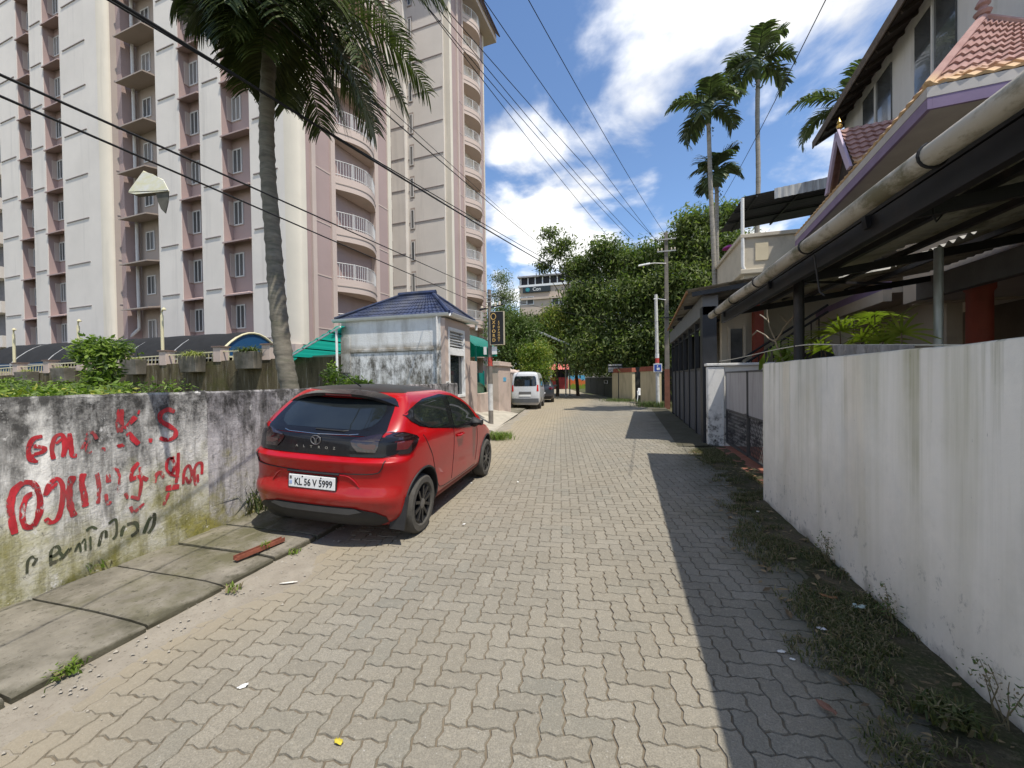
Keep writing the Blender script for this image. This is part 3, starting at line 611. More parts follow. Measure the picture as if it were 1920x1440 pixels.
for A_, B_ in (((EX0,EY0-.05,EZ),(EX1+.05,EY0-.05,EZ)), ((EX1+.05,EY0-.05,EZ),(EX1+.05,EY1,EZ))): m = MB(); gutter(m, A_, B_, .10); m.build('gutter', MT['white'], cb_, smooth=True)
m = MB(); m.tube([(EX1+.05,EY1,EZ-.05),(EX1+.05,EY1,EZ-.3)], .05, 8); m.build('down_spout', MT['white'], cb_, smooth=True)
m = MB(); m.box(EX0+.05, EX1-.02, EY0+.03, EY1-.03, EZ-.07, EZ-.02); m.build('soffit', MT['white'], cb_)
m = MB(); m.tube([(CX1-.25,CY0-.08,3.6),(CX1-.25,CY0-.08,1.4),(CX1-.3,CY0-.08,.5)], .035, 7); m.build('drain_pipe', MT['cabin'], cb_, smooth=True)
# poster on the cabin
m = MB(); m.box(CX1+.001, CX1+.008, CY0-.02, CY0+.34, 1.22, 1.56); ps = m.build('poster', MT['white'], cb_)
INK = NT('black_ink', 0.7).color((0.02,0.02,0.022)).mat
for a, b, c_, d_ in ((.02,.12,1.40,1.52),(.15,.27,1.38,1.53),(.04,.2,1.27,1.36),(.22,.31,1.25,1.34)): m = MB(); m.box(CX1+.0085, CX1+.0105, CY0+a, CY0+b, c_, d_); m.build('print_block', INK, ps)
# green lean-to left of the cabin
lt = thing('lean_to', (-9.9, 11.9, 0), 'green corrugated lean-to roof on white posts left of the guard cabin', 'shelter')
rows = []
for k in range(41):
    x = -11.6+2.5*k/40; zz1 = 2.35+1.12*(k/40); rows.append([(x, 11.15, zz1+.018*math.cos(k*1.5)), (x, 13.4, zz1+.018*math.cos(k*1.5))])
m = MB(); m.grid(rows); m.build('roof_sheet', MT['greensheet'], lt, smooth=True)
for x, z_ in ((-11.5, 2.35), (-9.3, 3.4)):
    for y in (11.25, 13.2): m = MB(); m.tube([(x, y, 0), (x, y, z_)], .04, 7); m.build('post', MT['white'], lt, smooth=True)
for y in (11.2, 13.2): m = MB(); m.bar((-11.6,y,2.3),(-9.1,y,3.42), .05); m.build('rafter', MT['white'], lt)
for x in (-11.2,-10.6,-10.0,-9.5): m = MB(); m.bar((x,11.16,2.35+1.12*(x+11.6)/2.5-.05),(x,13.39,2.35+1.12*(x+11.6)/2.5-.05), .035); m.build('purlin', MT['darksheet'], lt)
# dark blue parked panel below lean-to (cabin yard store)
m = MB(); m.box(-13.5, -9.2, 14.2, 14.4, 0, 2.4); tag(m.build('store_shutter', pm('slate_shutter', (0.06,0.075,0.09), .5, .15, 3, bump=0)), 'slate grey steel shutter under the green lean-to', 'shutter')
# ---- gate, piers and awning of the apartments
TEAL = pm('teal_gate_paint', (0.015,0.22,0.20), 0.5, 0.12, 4, bump=.05)
pr = thing('gate_pier', (-5.5, 13.9, 0), 'slim pink plaster pier with damp streaks adjoining the guard cabin', 'gate pier')
m = MB(); m.box(-5.62, -5.42, 13.56, 14.15, 0, 2.28); m.build('shaft', MT['pink'], pr, bevel=.012); m = MB(); m.box(-5.60, -5.3, 14.15, 15.6, .0, 1.06); m.build('low_wall', MT['pink'], pr, bevel=.01)
pr2 = thing('gate_pier', (-5.45, 17, 0), 'broad pink gate pier with stepped coping behind the hoarding pole', 'gate pier')
m = MB(); m.box(-5.75, -5.2, 16.1, 17.9, 0, 2.16); m.build('shaft', MT['pink'], pr2, bevel=.012); m = MB(); m.box(-5.83, -5.12, 16.02, 17.98, 2.161, 2.24); m.box(-5.78, -5.17, 16.07, 17.93, 2.241, 2.36); m.build('coping', MT['pink'], pr2, bevel=.015)
m = MB(); m.box(-5.199, -5.19, 16.75, 17.15, 1.5, 1.68); m.build('number_plate', pm('blue_plate', (0.10,0.36,0.55), .5, .1, 5, bump=0), pr2)
gt = thing('steel_gate', (-6.4, 15.3, 0), 'teal sheet-steel gate with arched top panel inside the apartment entrance', 'gate')
m = MB(); m.box(-6.5, -6.45, 14.2, 17.6, .45, 1.9); m.build('leaf_panel', TEAL, gt)
for y in (14.2, 15.35, 16.5, 17.6): m = MB(); m.bar((-6.42,y,.4),(-6.42,y,2.0), .06); m.build('stile', TEAL, gt)
m = MB(); m.prism([(14.2,1.05)]+[(14.2+2.6*k/14, 1.06+.42*math.sin(math.pi*k/14)) for k in range(15)]+[(16.8,1.05)], 0, -5.98, -5.9); m.build('arched_panel', pm('ribbed_green', (0.09,0.16,0.10), .6, .3, 8, stretch=(1,6,1)), gt)
aw = thing('awning', (-6.2, 14.9, 0), 'curved green corrugated awning on teal posts over the apartment gate', 'awning')
rows = []
for k in range(31):
    y = 13.6+2.9*k/30; rows.append([(x, y+.25*(i/9), z_+.014*math.cos(k*2.1)) for i, (x, z_) in enumerate([(-8.2+.3*q, 3.52-.0*q) if q < 5 else (-6.7+.32*(q-5), 3.52-.035*(q-5)**2.1) for q in range(10)])])
m = MB(); m.grid(rows); m.build('roof_sheet', MT['greensheet'], aw, smooth=True)
m = MB(); m.prism([(-8.2,2.6),(-8.2,3.5),(-6.7,3.5),(-5.9,3.25),(-5.42,2.6)], 1, 16.6, 16.66); m.build('end_sheet', MT['greensheet'], aw)
for x, y in ((-5.75, 14.9), (-5.75, 16.4), (-8.1, 16.4)): m = MB(); m.tube([(x,y,.3),(x,y,3.1)], .04, 7); m.build('post', TEAL, aw, smooth=True)
m = MB(); m.box(-12, -6.8, 17.0, 17.2, 0, 2.4); tag(m.build('porch_wall', MT['pink']), 'pink plaster porch wall behind the teal gate', 'wall')
# boundary beyond the gate : pillars and yellow-green trellis panels
bw = thing('garden_fence', (-6.3, 21, 0), 'pink pillared boundary with mossy yellow lattice panels beside the van', 'fence')
YG = pm('mossy_yellow', (0.30,0.28,0.08), .8, .35, 3)
fy = [18.15, 20.3, 22.4, 24.5, 26.6]
for k, y in enumerate(fy):
    x = -5.85-.16*(y-18); m = MB(); m.box(x-.2, x+.2, y-.2, y+.2, 0, 1.95); p_ = m.build('pillar', MT['pink'], bw, bevel=.02)
    m = MB(); m.lathe([(.30,1.951),(.30,2.02),(.24,2.08),(.16,2.16),(.0,2.2)], (x, y, 0), n=12); m.build('pillar_cap', MT['pink'], p_, smooth=True)
for a, b in zip(fy, fy[1:]):
    xa, xb = -5.85-.16*(a-18), -5.85-.16*(b-18); m = MB(); m.hexa([(xa-.05,a+.21,0),(xa+.05,a+.21,0),(xb+.05,b-.21,0),(xb-.05,b-.21,0)], [(xa-.05,a+.21,1.0),(xa+.05,a+.21,1.0),(xb+.05,b-.21,1.0),(xb-.05,b-.21,1.0)]); m.build('panel', YG, bw)
    for j in range(7):
        f = (j+.5)/7; y = a+.21+(b-a-.42)*f; x = xa+(xb-xa)*f; m = MB(); m.bar((x,y,1.0),(x,y,1.75), .035); m.build('baluster', YG, bw)
    m = MB(); m.bar((xa,a+.21,1.76),(xb,b-.21,1.76), .06); m.bar((xa,a+.21,1.38),(xb,b-.21,1.38), .045); m.build('rail', YG, bw)
# ============================================================ APARTMENT TOWER
TA = R(4); TO_ = Vector((-16.6, 17.2, 0)); TU_ = Vector((-math.cos(TA), math.sin(TA), 0)); TN_ = Vector((math.sin(TA), math.cos(TA), 0))
TM = Matrix(((TU_.x, TN_.x, 0, TO_.x), (TU_.y, TN_.y, 0, TO_.y), (0, 0, 1, 0), (0, 0, 0, 1)))
def tower_paint(name, col, streak=(0.30,0.28,0.26), amt=.35):
    t = NT(name, .85, .2); c = t.mix(t.rng(t.noise(.35, 5, .6), .3, .7), sc3(col, .93), sc3(col, 1.05))
    c = t.mix(t.rng(t.noise(.5, 6, .7, (2.2,2.2,.12)), .55, .75, 0, amt), c, streak); t.color(c); t.bump(t.noise(9, 4), .15, .03); return t.mat
WH = tower_paint('tower_white', (0.67,0.62,0.56)); CRM = tower_paint('tower_cream', (0.66,0.60,0.50)); BRN = tower_paint('tower_mauve', (0.38,0.285,0.265), (0.29,0.22,0.21)); BRN2 = tower_paint('tower_taupe', (0.36,0.30,0.26), (0.26,0.22,0.2)); PNK = tower_paint('tower_pink', (0.53,0.43,0.375))
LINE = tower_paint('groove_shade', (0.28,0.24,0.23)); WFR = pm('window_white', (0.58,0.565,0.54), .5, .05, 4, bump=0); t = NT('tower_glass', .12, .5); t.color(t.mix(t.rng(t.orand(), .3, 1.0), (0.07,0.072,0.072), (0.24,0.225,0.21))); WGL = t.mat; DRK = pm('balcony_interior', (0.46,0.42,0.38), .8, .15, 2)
TH = 43.0
tw = thing('apartment_tower', TO_, 'tall cream and mauve apartment tower with curved balconies behind the palm', 'building')
def T(): return MB(TM)
def tb(name, mat, *a, parent=tw, bevel=0): m = T(); m.box(*a); return m.build(name, mat, parent, bevel=bevel)
tb('core', BRN, 0.3, 11.24, .60, 8.0, 0, TH); tb('core', BRN, 15.87, 30.2, .60, 8.0, 0, TH); tb('court_core', BRN2, 11.25, 15.86, 1.4, 8.0, 0, TH); tb('rear_core', WH, 0.5, 12, 17.0, 25.2, 0, 40.2); tb('link_block', WH, 9, 29, 8.0, 24, 0, TH-1)
for a, b in ((27.5,30.3),(23.9,25.7),(17.3,21.7),(9.1,11.25),(5.5,7.3)): tb('pilaster', WH, a, b, 0, .599, 3.6, TH)
def rounded(name, mat, u0, u1, n1, n=10):
    m = T(); pts = [(u0+(u1-u0)*(1-math.cos(math.pi/2*k/n))**1.0 if False else u0+(u1-u0)*math.sin(math.pi/2*k/n), n1*(1-math.cos(math.pi/2*k/n))) for k in range(n+1)]
    m.prism([(u, v) for u, v in pts]+[(u1, n1+.3), (u0, n1+.3)], 2, 3.6, TH); return m.build(name, mat, tw, smooth=True)
rounded('rounded_corner', CRM, 17.3, 16.5, .34)  # cream tone here paints direct sun onto the curve
m = T(); m.prism([(16.5,.34),(15.86,1.45),(16.5,1.45)], 2, 0, TH); m.build('court_side_wall', BRN2, tw)
def ang(s_, o_): return (16.5-.64*s_-o_*.866, .34+1.11*s_-o_*.5)
def angbox(name, mat, s0, s1, o0, o1, z0, z1, parent=tw):
    m = T(); q = [ang(s0, o0), ang(s1, o0), ang(s1, o1), ang(s0, o1)]; m.hexa([(*p, z0) for p in q], [(*p, z1) for p in q]); return m.build(name, mat, parent)
for k in range(12): angbox('groove_strip', LINE, .12, .98, .001, .04, 7.0+3*k, 7.05+3*k)
for k in range(3):
    angbox('loggia_panel', BRN, .25, .97, .002, .012, 4.3+3*k, 6.4+3*k); w_ = angbox('window', WFR, .32, .80, .013, .05, 4.75+3*k, 5.75+3*k); angbox('pane', WGL, .36, .55, .051, .056, 4.82+3*k, 5.68+3*k, w_); angbox('pane', WGL, .58, .77, .051, .056, 4.82+3*k, 5.68+3*k, w_)
tb('pilaster', WH, .75, 3.26, 0, .599, 3.6, TH); rounded('rounded_corner', CRM, .75, -.1, .30)

for b_ in (27.5, 23.9, 9.1, 5.5): tb('recess_lining', BRN, b_-.03, b_-.001, .03, .599, 3.6, TH)
tb('plinth_wall', PNK, -.05, 30.4, -.25, .9, 0, 3.59)
# wall grooves: thin strips with the groove shade painted into their tone
for (a, b) in ((27.9,30.1),(24.1,25.5),(18.6,21.3),(9.4,11.0),(5.7,7.0),(1.2,3.0)):
    src = None
    for k in range(13):
        z0 = 4.0+3*k
        if src is None: src = tb('groove_strip', LINE, a, b, -.05, -.001, z0, z0+.05)
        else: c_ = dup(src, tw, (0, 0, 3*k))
# recess windows + sun shades
def window(u0, u1, n0, z0, z1, parent=tw, mul=1):
    m = T(); f = .07
    m.box(u0, u1, n0-.06, n0-.002, z0, z0+f); m.box(u0, u1, n0-.06, n0-.002, z1-f, z1); m.box(u0, u0+f, n0-.06, n0-.002, z0+f, z1-f); m.box(u1-f, u1, n0-.06, n0-.002, z0+f, z1-f)
    for q in range(mul): uu = u0+(u1-u0)*(q+1)/(mul+1); m.box(uu-.03, uu+.03, n0-.06, n0-.002, z0+f, z1-f)
    w_ = m.build('window', WFR, parent); m = T(); m.box(u0+f, u1-f, n0-.035, n0-.004, z0+f, z1-f); m.build('pane', WGL, w_); return w_
def shade(u0, u1, n0, n1, z0, parent=tw, mat=BRN):
    m = T(); m.hexa([(u0,n0,z0-.22),(u1,n0,z0-.22),(u1,n1,z0+.02),(u0,n1,z0+.02)], [(u0,n0,z0-.14),(u1,n0,z0-.14),(u1,n1,z0+.14),(u0,n1,z0+.14)]); return m.build('sun_shade', mat, parent)
for (a, b) in ((25.7,27.5),(21.7,23.9),(7.3,9.1),(3.26,5.5)):
    w0 = window(b-.85, b-.12, .599, 4.75, 6.15); s0 = shade(a+.02, b-.04, -.12, .598, 6.75); f0 = tb('fin', PNK, b-.10, b-.05, .30, .598, 4.75, 6.1)
    for k in range(1, 13):
        for s_ in (w0, s0, f0): dup(s_, tw, (0, 0, 3*k))
w0 = window(14.2, 15.1, 1.399, 4.7, 6.0); s0 = shade(12.8, 15.7, .15, 1.398, 6.7, mat=BRN2); w1 = T()
for k in range(1, 13): dup(w0, tw, (0, 0, 3*k)); dup(s0, tw, (0, 0, 3*k))
m = T(); m.tube([(15.6,1.1,41),(15.6,1.1,5.4)], .1, 8); m.tube([(15.6,1.1,5.4),(16.9,-.1,3.3)], .1, 8); m.build('down_pipe', WFR, tw, smooth=True)
# street side
def tside(name, mat, n0, n1, z0, z1, o=-.0, th=.4): return tb(name, mat, o, o+th, n0, n1, z0, z1)
def street_bay(N, FL, top, z00, up=0.0):
    """red panels, fins and bow-fronted balconies along one street side; N = dict of depth stations"""
    tside('panel', BRN, N['a'], N['b'], z00, top, .0); tside('fin', PNK, N['b'], N['c'], z00, top, -.12, .5); tside('panel', BRN, N['c'], N['d'], z00, top, .0); tside('jamb', PNK, N['d'], N['e'], z00, top, -.1, .6)
    tside('jamb', PNK, N['f'], N['g'], z00, top, -.1, .6); tside('panel', BRN, N['g'], N['h'], z00, top, .0); tside('corner_strip', CRM, N['h'], N['i'], z00, top, -.08, .5)
    c, hw, bl = (N['e']+N['f'])/2, (N['f']-N['e'])/2, .78
    def arc(off=0, n=16): return [(-.1-(bl)*math.cos(math.pi/2*(q)) -off, c+hw*q) for q in [(-1+2*k/n) for k in range(n+1)]]
    def bandgeo(m, z0, z1, o0, o1):
        A, B = arc(o0), arc(o1); m.grid([[(u, v, z0) for u, v in A], [(u, v, z1) for u, v in A], [(u, v, z1) for u, v in B], [(u, v, z0) for u, v in B], [(u, v, z0) for u, v in A]])
    m = T(); bandgeo(m, FL-.78, FL, 0, -.25); b0 = m.build('balcony_front', PNK, tw, smooth=True)
    m = T(); bandgeo(m, FL-.45, FL-.40, .03, -.02); l0 = m.build('balcony_moulding', BRN2, tw, smooth=True)
    m = T(); A = arc(-.1); m.add([(u, v, FL-.02) for u, v in A]+[(1.3, N['f'], FL-.02), (1.3, N['e'], FL-.02)], [tuple(range(len(A)+2))]); m.add([(u, v, FL-.76) for u, v in A]+[(1.3, N['f'], FL-.76), (1.3, N['e'], FL-.76)], [tuple(range(len(A)+2))]); s0 = m.build('balcony_slab', PNK, tw)
    m = T(); A = arc(-.06, 16)
    for z_ in (FL+.12, FL+.92): m.tube([(u, v, z_) for u, v in A], .028, 6)
    for (u, v) in arc(-.06, 26): m.bar((u, v, FL), (u, v, FL+.92), .024)
    for (u, v) in arc(-.06, 4)[1:-1]: m.bar((u, v, FL), (u, v, FL+.97), .05)
    r0 = m.build('railing', WFR, tw)
    m = T(); m.box(1.3, 1.4, N['e'], N['f'], FL-.8, FL+2.3); k0 = m.build('balcony_rear_wall', DRK, tw)
    def wnd(n0, n1, z0, z1):
        m = T(); f = .07
        for a, b, c_, d_ in ((n0, n1, z0, z0+f), (n0, n1, z1-f, z1), (n0, n0+f, z0+f, z1-f), (n1-f, n1, z0+f, z1-f), ((n0+n1)/2-.04, (n0+n1)/2+.04, z0+f, z1-f)): m.box(1.22, 1.299, a, b, c_, d_)
        w_ = m.build('window', WFR, tw); m = T(); m.box(1.25, 1.297, n0+f, n1-f, z0+f, z1-f); m.build('pane', WGL, w_); return w_
    w1, w2 = wnd(N['e']+.2, N['e']+1.3, FL+.7, FL+2.0), wnd(N['e']+1.7, N['f']-.3, FL+.05, FL+2.1)
    g0 = [tside('panel_joint', PNK, N['c'], N['d']-.001, FL-.1, FL-.03, -.02, .02), tside('panel_joint', PNK, N['g']+.001, N['h'], FL-.1, FL-.03, -.02, .02)]
    k = 1
    while FL+3*k+1 < top+.9:
        for s_ in (b0, l0, s0, r0, k0, w1, w2, *g0): dup(s_, tw, (0, 0, 3*k))
        k += 1
street_bay(dict(a=.2, b=.98, c=1.25, d=2.4, e=2.72, f=6.25, g=6.6, h=7.68, i=8.05), 4.68, TH-.5, 2.0)
street_bay(dict(a=17.45, b=18.5, c=18.75, d=19.6, e=19.85, f=23.55, g=23.75, h=24.65, i=24.85), 4.6, 39.2, 1.0)
tb('corner_strip', CRM, -.08, .52, 17.0, 17.44, 0, 39.2)
tb('rear_face', WH, .53, 4.5, 16.85, 16.999, 0, 40); tb('rear_face_step', WH, 4.5, 10, 16.4, 16.999, 0, 40)
for (a, b, nn) in ((3.75, 4.25, 16.85), (6.0, 6.5, 16.4)):
    m = T(); m.box(a, b, nn-.02, nn-.001, 3.9, 6.0); r0 = m.build('slit_recess', BRN2, tw); w0 = window(a+.08, b-.04, nn-.02, 4.0, 5.8, mul=0)
    for k in range(1, 12): dup(r0, tw, (0, 0, 3*k)); dup(w0, tw, (0, 0, 3*k))
m = T(); m.box(.6, 4.4, 16.80, 16.849, 4.55, 4.62); g0 = m.build('groove_strip', LINE, tw); m = T(); m.box(4.52, 9, 16.35, 16.399, 4.55, 4.62); g1 = m.build('groove_strip', LINE, tw)
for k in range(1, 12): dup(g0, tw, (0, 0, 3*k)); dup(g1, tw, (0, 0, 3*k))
# crown of the rear block : deep tiled cornice
TIL = pm('cornice_tile', (0.11,0.07,0.06), .8, .3, 3, stretch=(3,3,1))
tb('cornice_soffit', PNK, -1.1, 13, 16.2, 26.2, 39.3, 40.1); m = T()
for k in range(34): n0 = 16.1+.3*k; m.hexa([(-1.55,n0,39.9),(-1.55,n0+.27,39.9),(-.2,n0+.27,41.6),(-.2,n0,41.6)], [(-1.45,n0,39.85),(-1.45,n0+.27,39.85),(-.1,n0+.27,41.5),(-.1,n0,41.5)])
for k in range(40): u0 = -1.4+.3*k; m.hexa([(u0,15.85,39.9),(u0+.27,15.85,39.9),(u0+.27,17.2,41.6),(u0,17.2,41.6)], [(u0,15.95,39.85),(u0+.27,15.95,39.85),(u0+.27,17.3,41.5),(u0,17.3,41.5)])
m.build('cornice_tiles', TIL, tw)
tb('front_cornice', PNK, -.9, 31, -.9, 9, TH, TH+.8)
# neighbour block glimpsed past the tower's far end
nb = thing('apartment_block', (-64, 24, 0), 'white banded apartment block glimpsed past the far end of the tower', 'building')
m = MB(); m.box(-80, -52.5, 22, 32, 0, 27); m.build('wall', pm('nb_dark', (0.16,0.15,0.15), .8, .2, 1), nb)
for k in range(9): m = MB(); m.box(-80, -52.2, 21.3, 21.98, 2.0+3*k, 3.0+3*k); m.build('balcony_band', WH, nb)
# ============================================================ CARS  (local frame: x right, y forward, z up, origin on the ground under the rear axle)
def pchip(tab):
    xs = [a for a, b in tab]; ys = [b for a, b in tab]; n = len(xs); h = [xs[i+1]-xs[i] for i in range(n-1)]; d = [(ys[i+1]-ys[i])/h[i] for i in range(n-1)]
    mm = [d[0]]+[0 if d[i-1]*d[i] <= 0 else 3*(h[i-1]+h[i])/((2*h[i]+h[i-1])/d[i-1]+(h[i]+2*h[i-1])/d[i]) for i in range(1, n-1)]+[d[-1]]
    def f(x):
        x = min(max(x, xs[0]), xs[-1]); i = 0
        while i < n-2 and x > xs[i+1]: i += 1
        t = (x-xs[i])/h[i]; t2, t3 = t*t, t*t*t
        return ys[i]*(2*t3-3*t2+1)+h[i]*mm[i]*(t3-2*t2+t)+ys[i+1]*(-2*t3+3*t2)+h[i]*mm[i+1]*(t3-t2)
    return f
class CarShape:
    def __init__(s, W, YR, YF, DR, DF, taper, nr=2.8, nf=2.4):
        s.W, s.YR, s.YF, s.DR, s.DF, s.tp, s.nr, s.nf = pchip(W), pchip(YR), pchip(YF), pchip(DR), pchip(DF), pchip(taper), nr, nf; s.z0, s.z1 = W[0][0], W[-1][0]
    def side(s, y, z):                       # half width at a place along the side
        w = s.W(z)*s.tp(y); yr, yf = s.YR(z), s.YF(z); dr, df = s.DR(z), s.DF(z)
        if y < yr+dr: q = max(0, min(1, (yr+dr-y)/dr)); w *= max(0, 1-q**s.nr)**(1/s.nr)
        if y > yf-df: q = max(0, min(1, (y-yf+df)/df)); w *= max(0, 1-q**s.nf)**(1/s.nf)
        return w
    def rear(s, x, z):
        w = s.W(z)*s.tp(s.YR(z)+s.DR(z)*.6); q = min(1, abs(x)/w); return s.YR(z)+s.DR(z)*(1-max(0, 1-q**s.nr)**(1/s.nr))
    def contour(s, z, nr=26, ns=30, nfp=12):
        P = []
        for k in range(nr):                  # rear, centre to corner, by angle
            a = math.pi/2*k/nr; q = math.sin(a)**(2/s.nr); c = math.cos(a)**(2/s.nr); y = s.YR(z)+s.DR(z)*(1-c); P.append((s.W(z)*s.tp(y)*q, y))
        ya, yb = s.YR(z)+s.DR(z), s.YF(z)-s.DF(z)
        for k in range(ns): y = ya+(yb-ya)*k/ns; P.append((s.W(z)*s.tp(y), y))
        for k in range(nfp+1):
            a = math.pi/2*k/nfp; q = math.cos(a)**(2/s.nf); c = math.sin(a)**(2/s.nf) if k else 0; y = yb+s.DF(z)*c; P.append((s.W(z)*s.tp(y)*q, y))
        return P+[(-x, y) for x, y in P[-2:0:-1]]
    def shell(s, zs):
        m = MB(); rows = [[(x, y, z) for x, y in s.contour(z)] for z in zs]; m.grid(rows, closed=True); n = len(rows[0])
        m.add(rows[0], [tuple(range(n))]); m.add(rows[-1], [tuple(range(n))]); return m
    def patch(s, rows, cols, kind, off):     # rows: (z, a, b) with a..b = x on the rear or y on the side
        R_ = []
        for (z, a, b) in rows:
            row = []
            for k in range(cols+1):
                u = a+(b-a)*k/cols
                row.append((u, s.rear(u, z)-off, z) if kind == 'rear' else (((1 if kind == 'right' else -1)*(s.side(u, z)+off)), u, z))
            R_.append(row)
        m = MB(); m.grid(R_); return m
def rows_of(left, right, n):                 # outlines given as chains of (z, u), sampled to rows
    fl = lambda z: interp(z, left); fr = lambda z: interp(z, right); z0, z1 = left[0][0], left[-1][0]
    zs = sorted(set([z0+(z1-z0)*k/n for k in range(n+1)]+[a for a, b in left if z0 <= a <= z1]+[a for a, b in right if z0 <= a <= z1])); return [(z, fl(z), fr(z)) for z in zs]
def carpaint(name, col, flake=.15, rough=.28):
    t = NT(name, rough, .25); c = t.mix(t.rng(t.noise(2.5, 4), .3, .7), sc3(col, .9), sc3(col, 1.08))
    z = t.axis(2); c = t.mix(t.m('MULTIPLY', t.rng(z, .75, .25), t.rng(t.noise(2.4, 5, .65), .35, .65, .05, .42)), c, (0.16,0.10,0.07)); t.color(c)     # road dust low on the doors
    t.p.inputs['Coat Weight'].default_value = .55; t.p.inputs['Coat Roughness'].default_value = .03; return t.mat
BLK = NT('gloss_black', .2, .28); BLK.color((0.008,0.008,0.01)); BLK.p.inputs['Coat Weight'].default_value = .25; BLK = BLK.mat
MBLK = pm('matt_black_plastic', (0.022,0.022,0.023), .6, .2, 10, bump=.05); TYRE = pm('tyre_rubber', (0.075,0.07,0.062), .9, .2, 14, bump=.2, bscale=60); RIMB = NT('black_alloy', .35, .5, .3).color((0.018,0.018,0.02)).mat; GREY = NT('hub_grey', .4, .5, .5).color((0.16,0.155,0.15)).mat
LRED = NT('lamp_red', .08, .5); LRED.color((0.09,0.004,0.006)); LRED.p.inputs['Coat Weight'].default_value = 1; LRED = LRED.mat; LDK = NT('lamp_smoke', .08, .5); LDK.color((0.016,0.006,0.007)); LDK.p.inputs['Coat Weight'].default_value = 1; LDK = LDK.mat; LCLR = NT('lamp_clear', .15, .4).color((0.09,0.055,0.05)).mat; CHR = NT('chrome', .15, .5, 1).color((0.6,0.6,0.6)).mat
CGL = glass_mat('car_glass', (0.012,0.015,0.017), .03); CGL2 = glass_mat('car_glass_tint', (0.014,0.017,0.018), .03, .4)
def cgm(name, tint, mixf):
    t = NT(name, .03, .5); t.color((0.012,0.015,0.016)); t.p.inputs['Coat Weight'].default_value = .5
    tr = t.n('ShaderNodeBsdfTransparent'); tr.inputs[0].default_value = (*tint, 1); ms = t.n('ShaderNodeMixShader'); ms.inputs[0].default_value = mixf; t.l(t.p.outputs[0], ms.inputs[1]); t.l(tr.outputs[0], ms.inputs[2]); t.l(ms.outputs[0], t.out.inputs[0]); return t.mat
def wheel(root, x, y, side, r=.31, w=.195, rim=RIMB, spokes=5):
    wh = bpy.data.objects.new('wheel', None); COL.objects.link(wh); wh.parent = root; wh.location = (x, y, r); ORG[wh.name] = Vector((0,0,0))
    m = MB(); h = w/2; ri = r*.66
    m.lathe([(ri,-h*.8),(ri+.02,-h),(r-.03,-h),(r-.008,-h*.78),(r,-h*.45),(r,h*.45),(r-.008,h*.78),(r-.03,h),(ri+.02,h),(ri,h*.8)], axis='x', n=40); m.build('tyre', TYRE, wh, smooth=True)
    m = MB(); e = side*h
    m.lathe([(ri,e*.8),(ri-.012,e*.88),(ri-.03,e*.7),(ri-.035,-e*.6),(0,-e*.5)], axis='x', n=32)
    for k in range(spokes):
        for da in (-.17, .17):
            a = 2*math.pi*k/spokes+da; b = 2*math.pi*k/spokes+da*1.9; p0 = Vector((e*.72, .045*math.cos(a), .045*math.sin(a))); p1 = Vector((e*.80, (ri-.015)*math.cos(b), (ri-.015)*math.sin(b))); m.bar(p0, p1, .03, .028, upv=(1,0,0))
    rm = m.build('rim', rim, wh, smooth=True); m = MB(); m.lathe([(.058,e*.6),(.055,e*.86),(.03,e*.92),(0,e*.92)], axis='x', n=16); m.build('hub_cap', GREY, wh, smooth=True); return wh
def place(root, org, yaw, roll=0, pivot=.78):
    M_ = Matrix.Translation((org[0], org[1], org[2] if len(org) > 2 else 0)) @ Matrix.Rotation(R(yaw), 4, 'Z') @ Matrix.Translation((pivot, 0, 0)) @ Matrix.Rotation(R(roll), 4, 'Y') @ Matrix.Translation((-pivot, 0, 0)); root.matrix_world = M_
def cut_arches(o, wheels, rad, xin=.58, mat=None):
    m = MB()
    for (sx, y, z) in wheels: m.lathe([(0, sx*xin), (rad, sx*xin), (rad, sx*1.2), (0, sx*1.2)], (0, y, z), axis='x', n=40)
    c = m.build('cutter', mat or MBLK); c.location = (0,0,0); me = c.data
    for v in me.vertices: v.co += ORG[c.name]
    b = o.modifiers.new('cut', 'BOOLEAN'); b.operation = 'DIFFERENCE'; b.solver = 'EXACT'; b.object = c; b.material_mode = 'TRANSFER'
    bpy.context.view_layer.update(); dg = bpy.context.evaluated_depsgraph_get(); nm = bpy.data.meshes.new_from_object(o.evaluated_get(dg)); o.modifiers.clear(); o.data = nm; bpy.data.objects.remove(c)
    nm.set_sharp_from_angle(angle=R(30))
# ---------------------------------------------------------------- the red hatchback
W_ = [(.19,.74),(.24,.80),(.30,.838),(.42,.852),(.55,.856),(.68,.866),(.80,.872),(.92,.876),(1.00,.872),(1.05,.858),(1.10,.832),(1.20,.785),(1.30,.732),(1.38,.682),(1.44,.63),(1.475,.575),(1.50,.48),(1.515,.32),(1.523,.12)]
YR_ = [(.19,-.48),(.25,-.54),(.32,-.585),(.42,-.622),(.475,-.652),(.53,-.646),(.60,-.618),(.70,-.625),(.76,-.640),(.82,-.664),(.838,-.668),(.846,-.664),(.882,-.606),(.95,-.60),(1.04,-.585),(1.075,-.565),(1.15,-.475),(1.25,-.355),(1.35,-.235),(1.42,-.15),(1.455,-.09),(1.475,-.02),(1.50,.12),(1.515,.35),(1.523,.65)]
YF_ = [(.19,3.1),(.28,3.24),(.45,3.30),(.62,3.27),(.72,3.2),(.80,3.02),(.86,2.78),(.90,2.52),(.94,2.32),(1.0,2.26),(1.1,2.12),(1.2,1.97),(1.3,1.79),(1.38,1.58),(1.44,1.34),(1.475,1.12),(1.50,.95),(1.515,.85),(1.523,.75)]
DR_ = [(.19,.30),(.6,.34),(.84,.38),(.95,.42),(1.06,.40),(1.12,.26),(1.25,.17),(1.40,.14),(1.48,.12),(1.523,.05)]
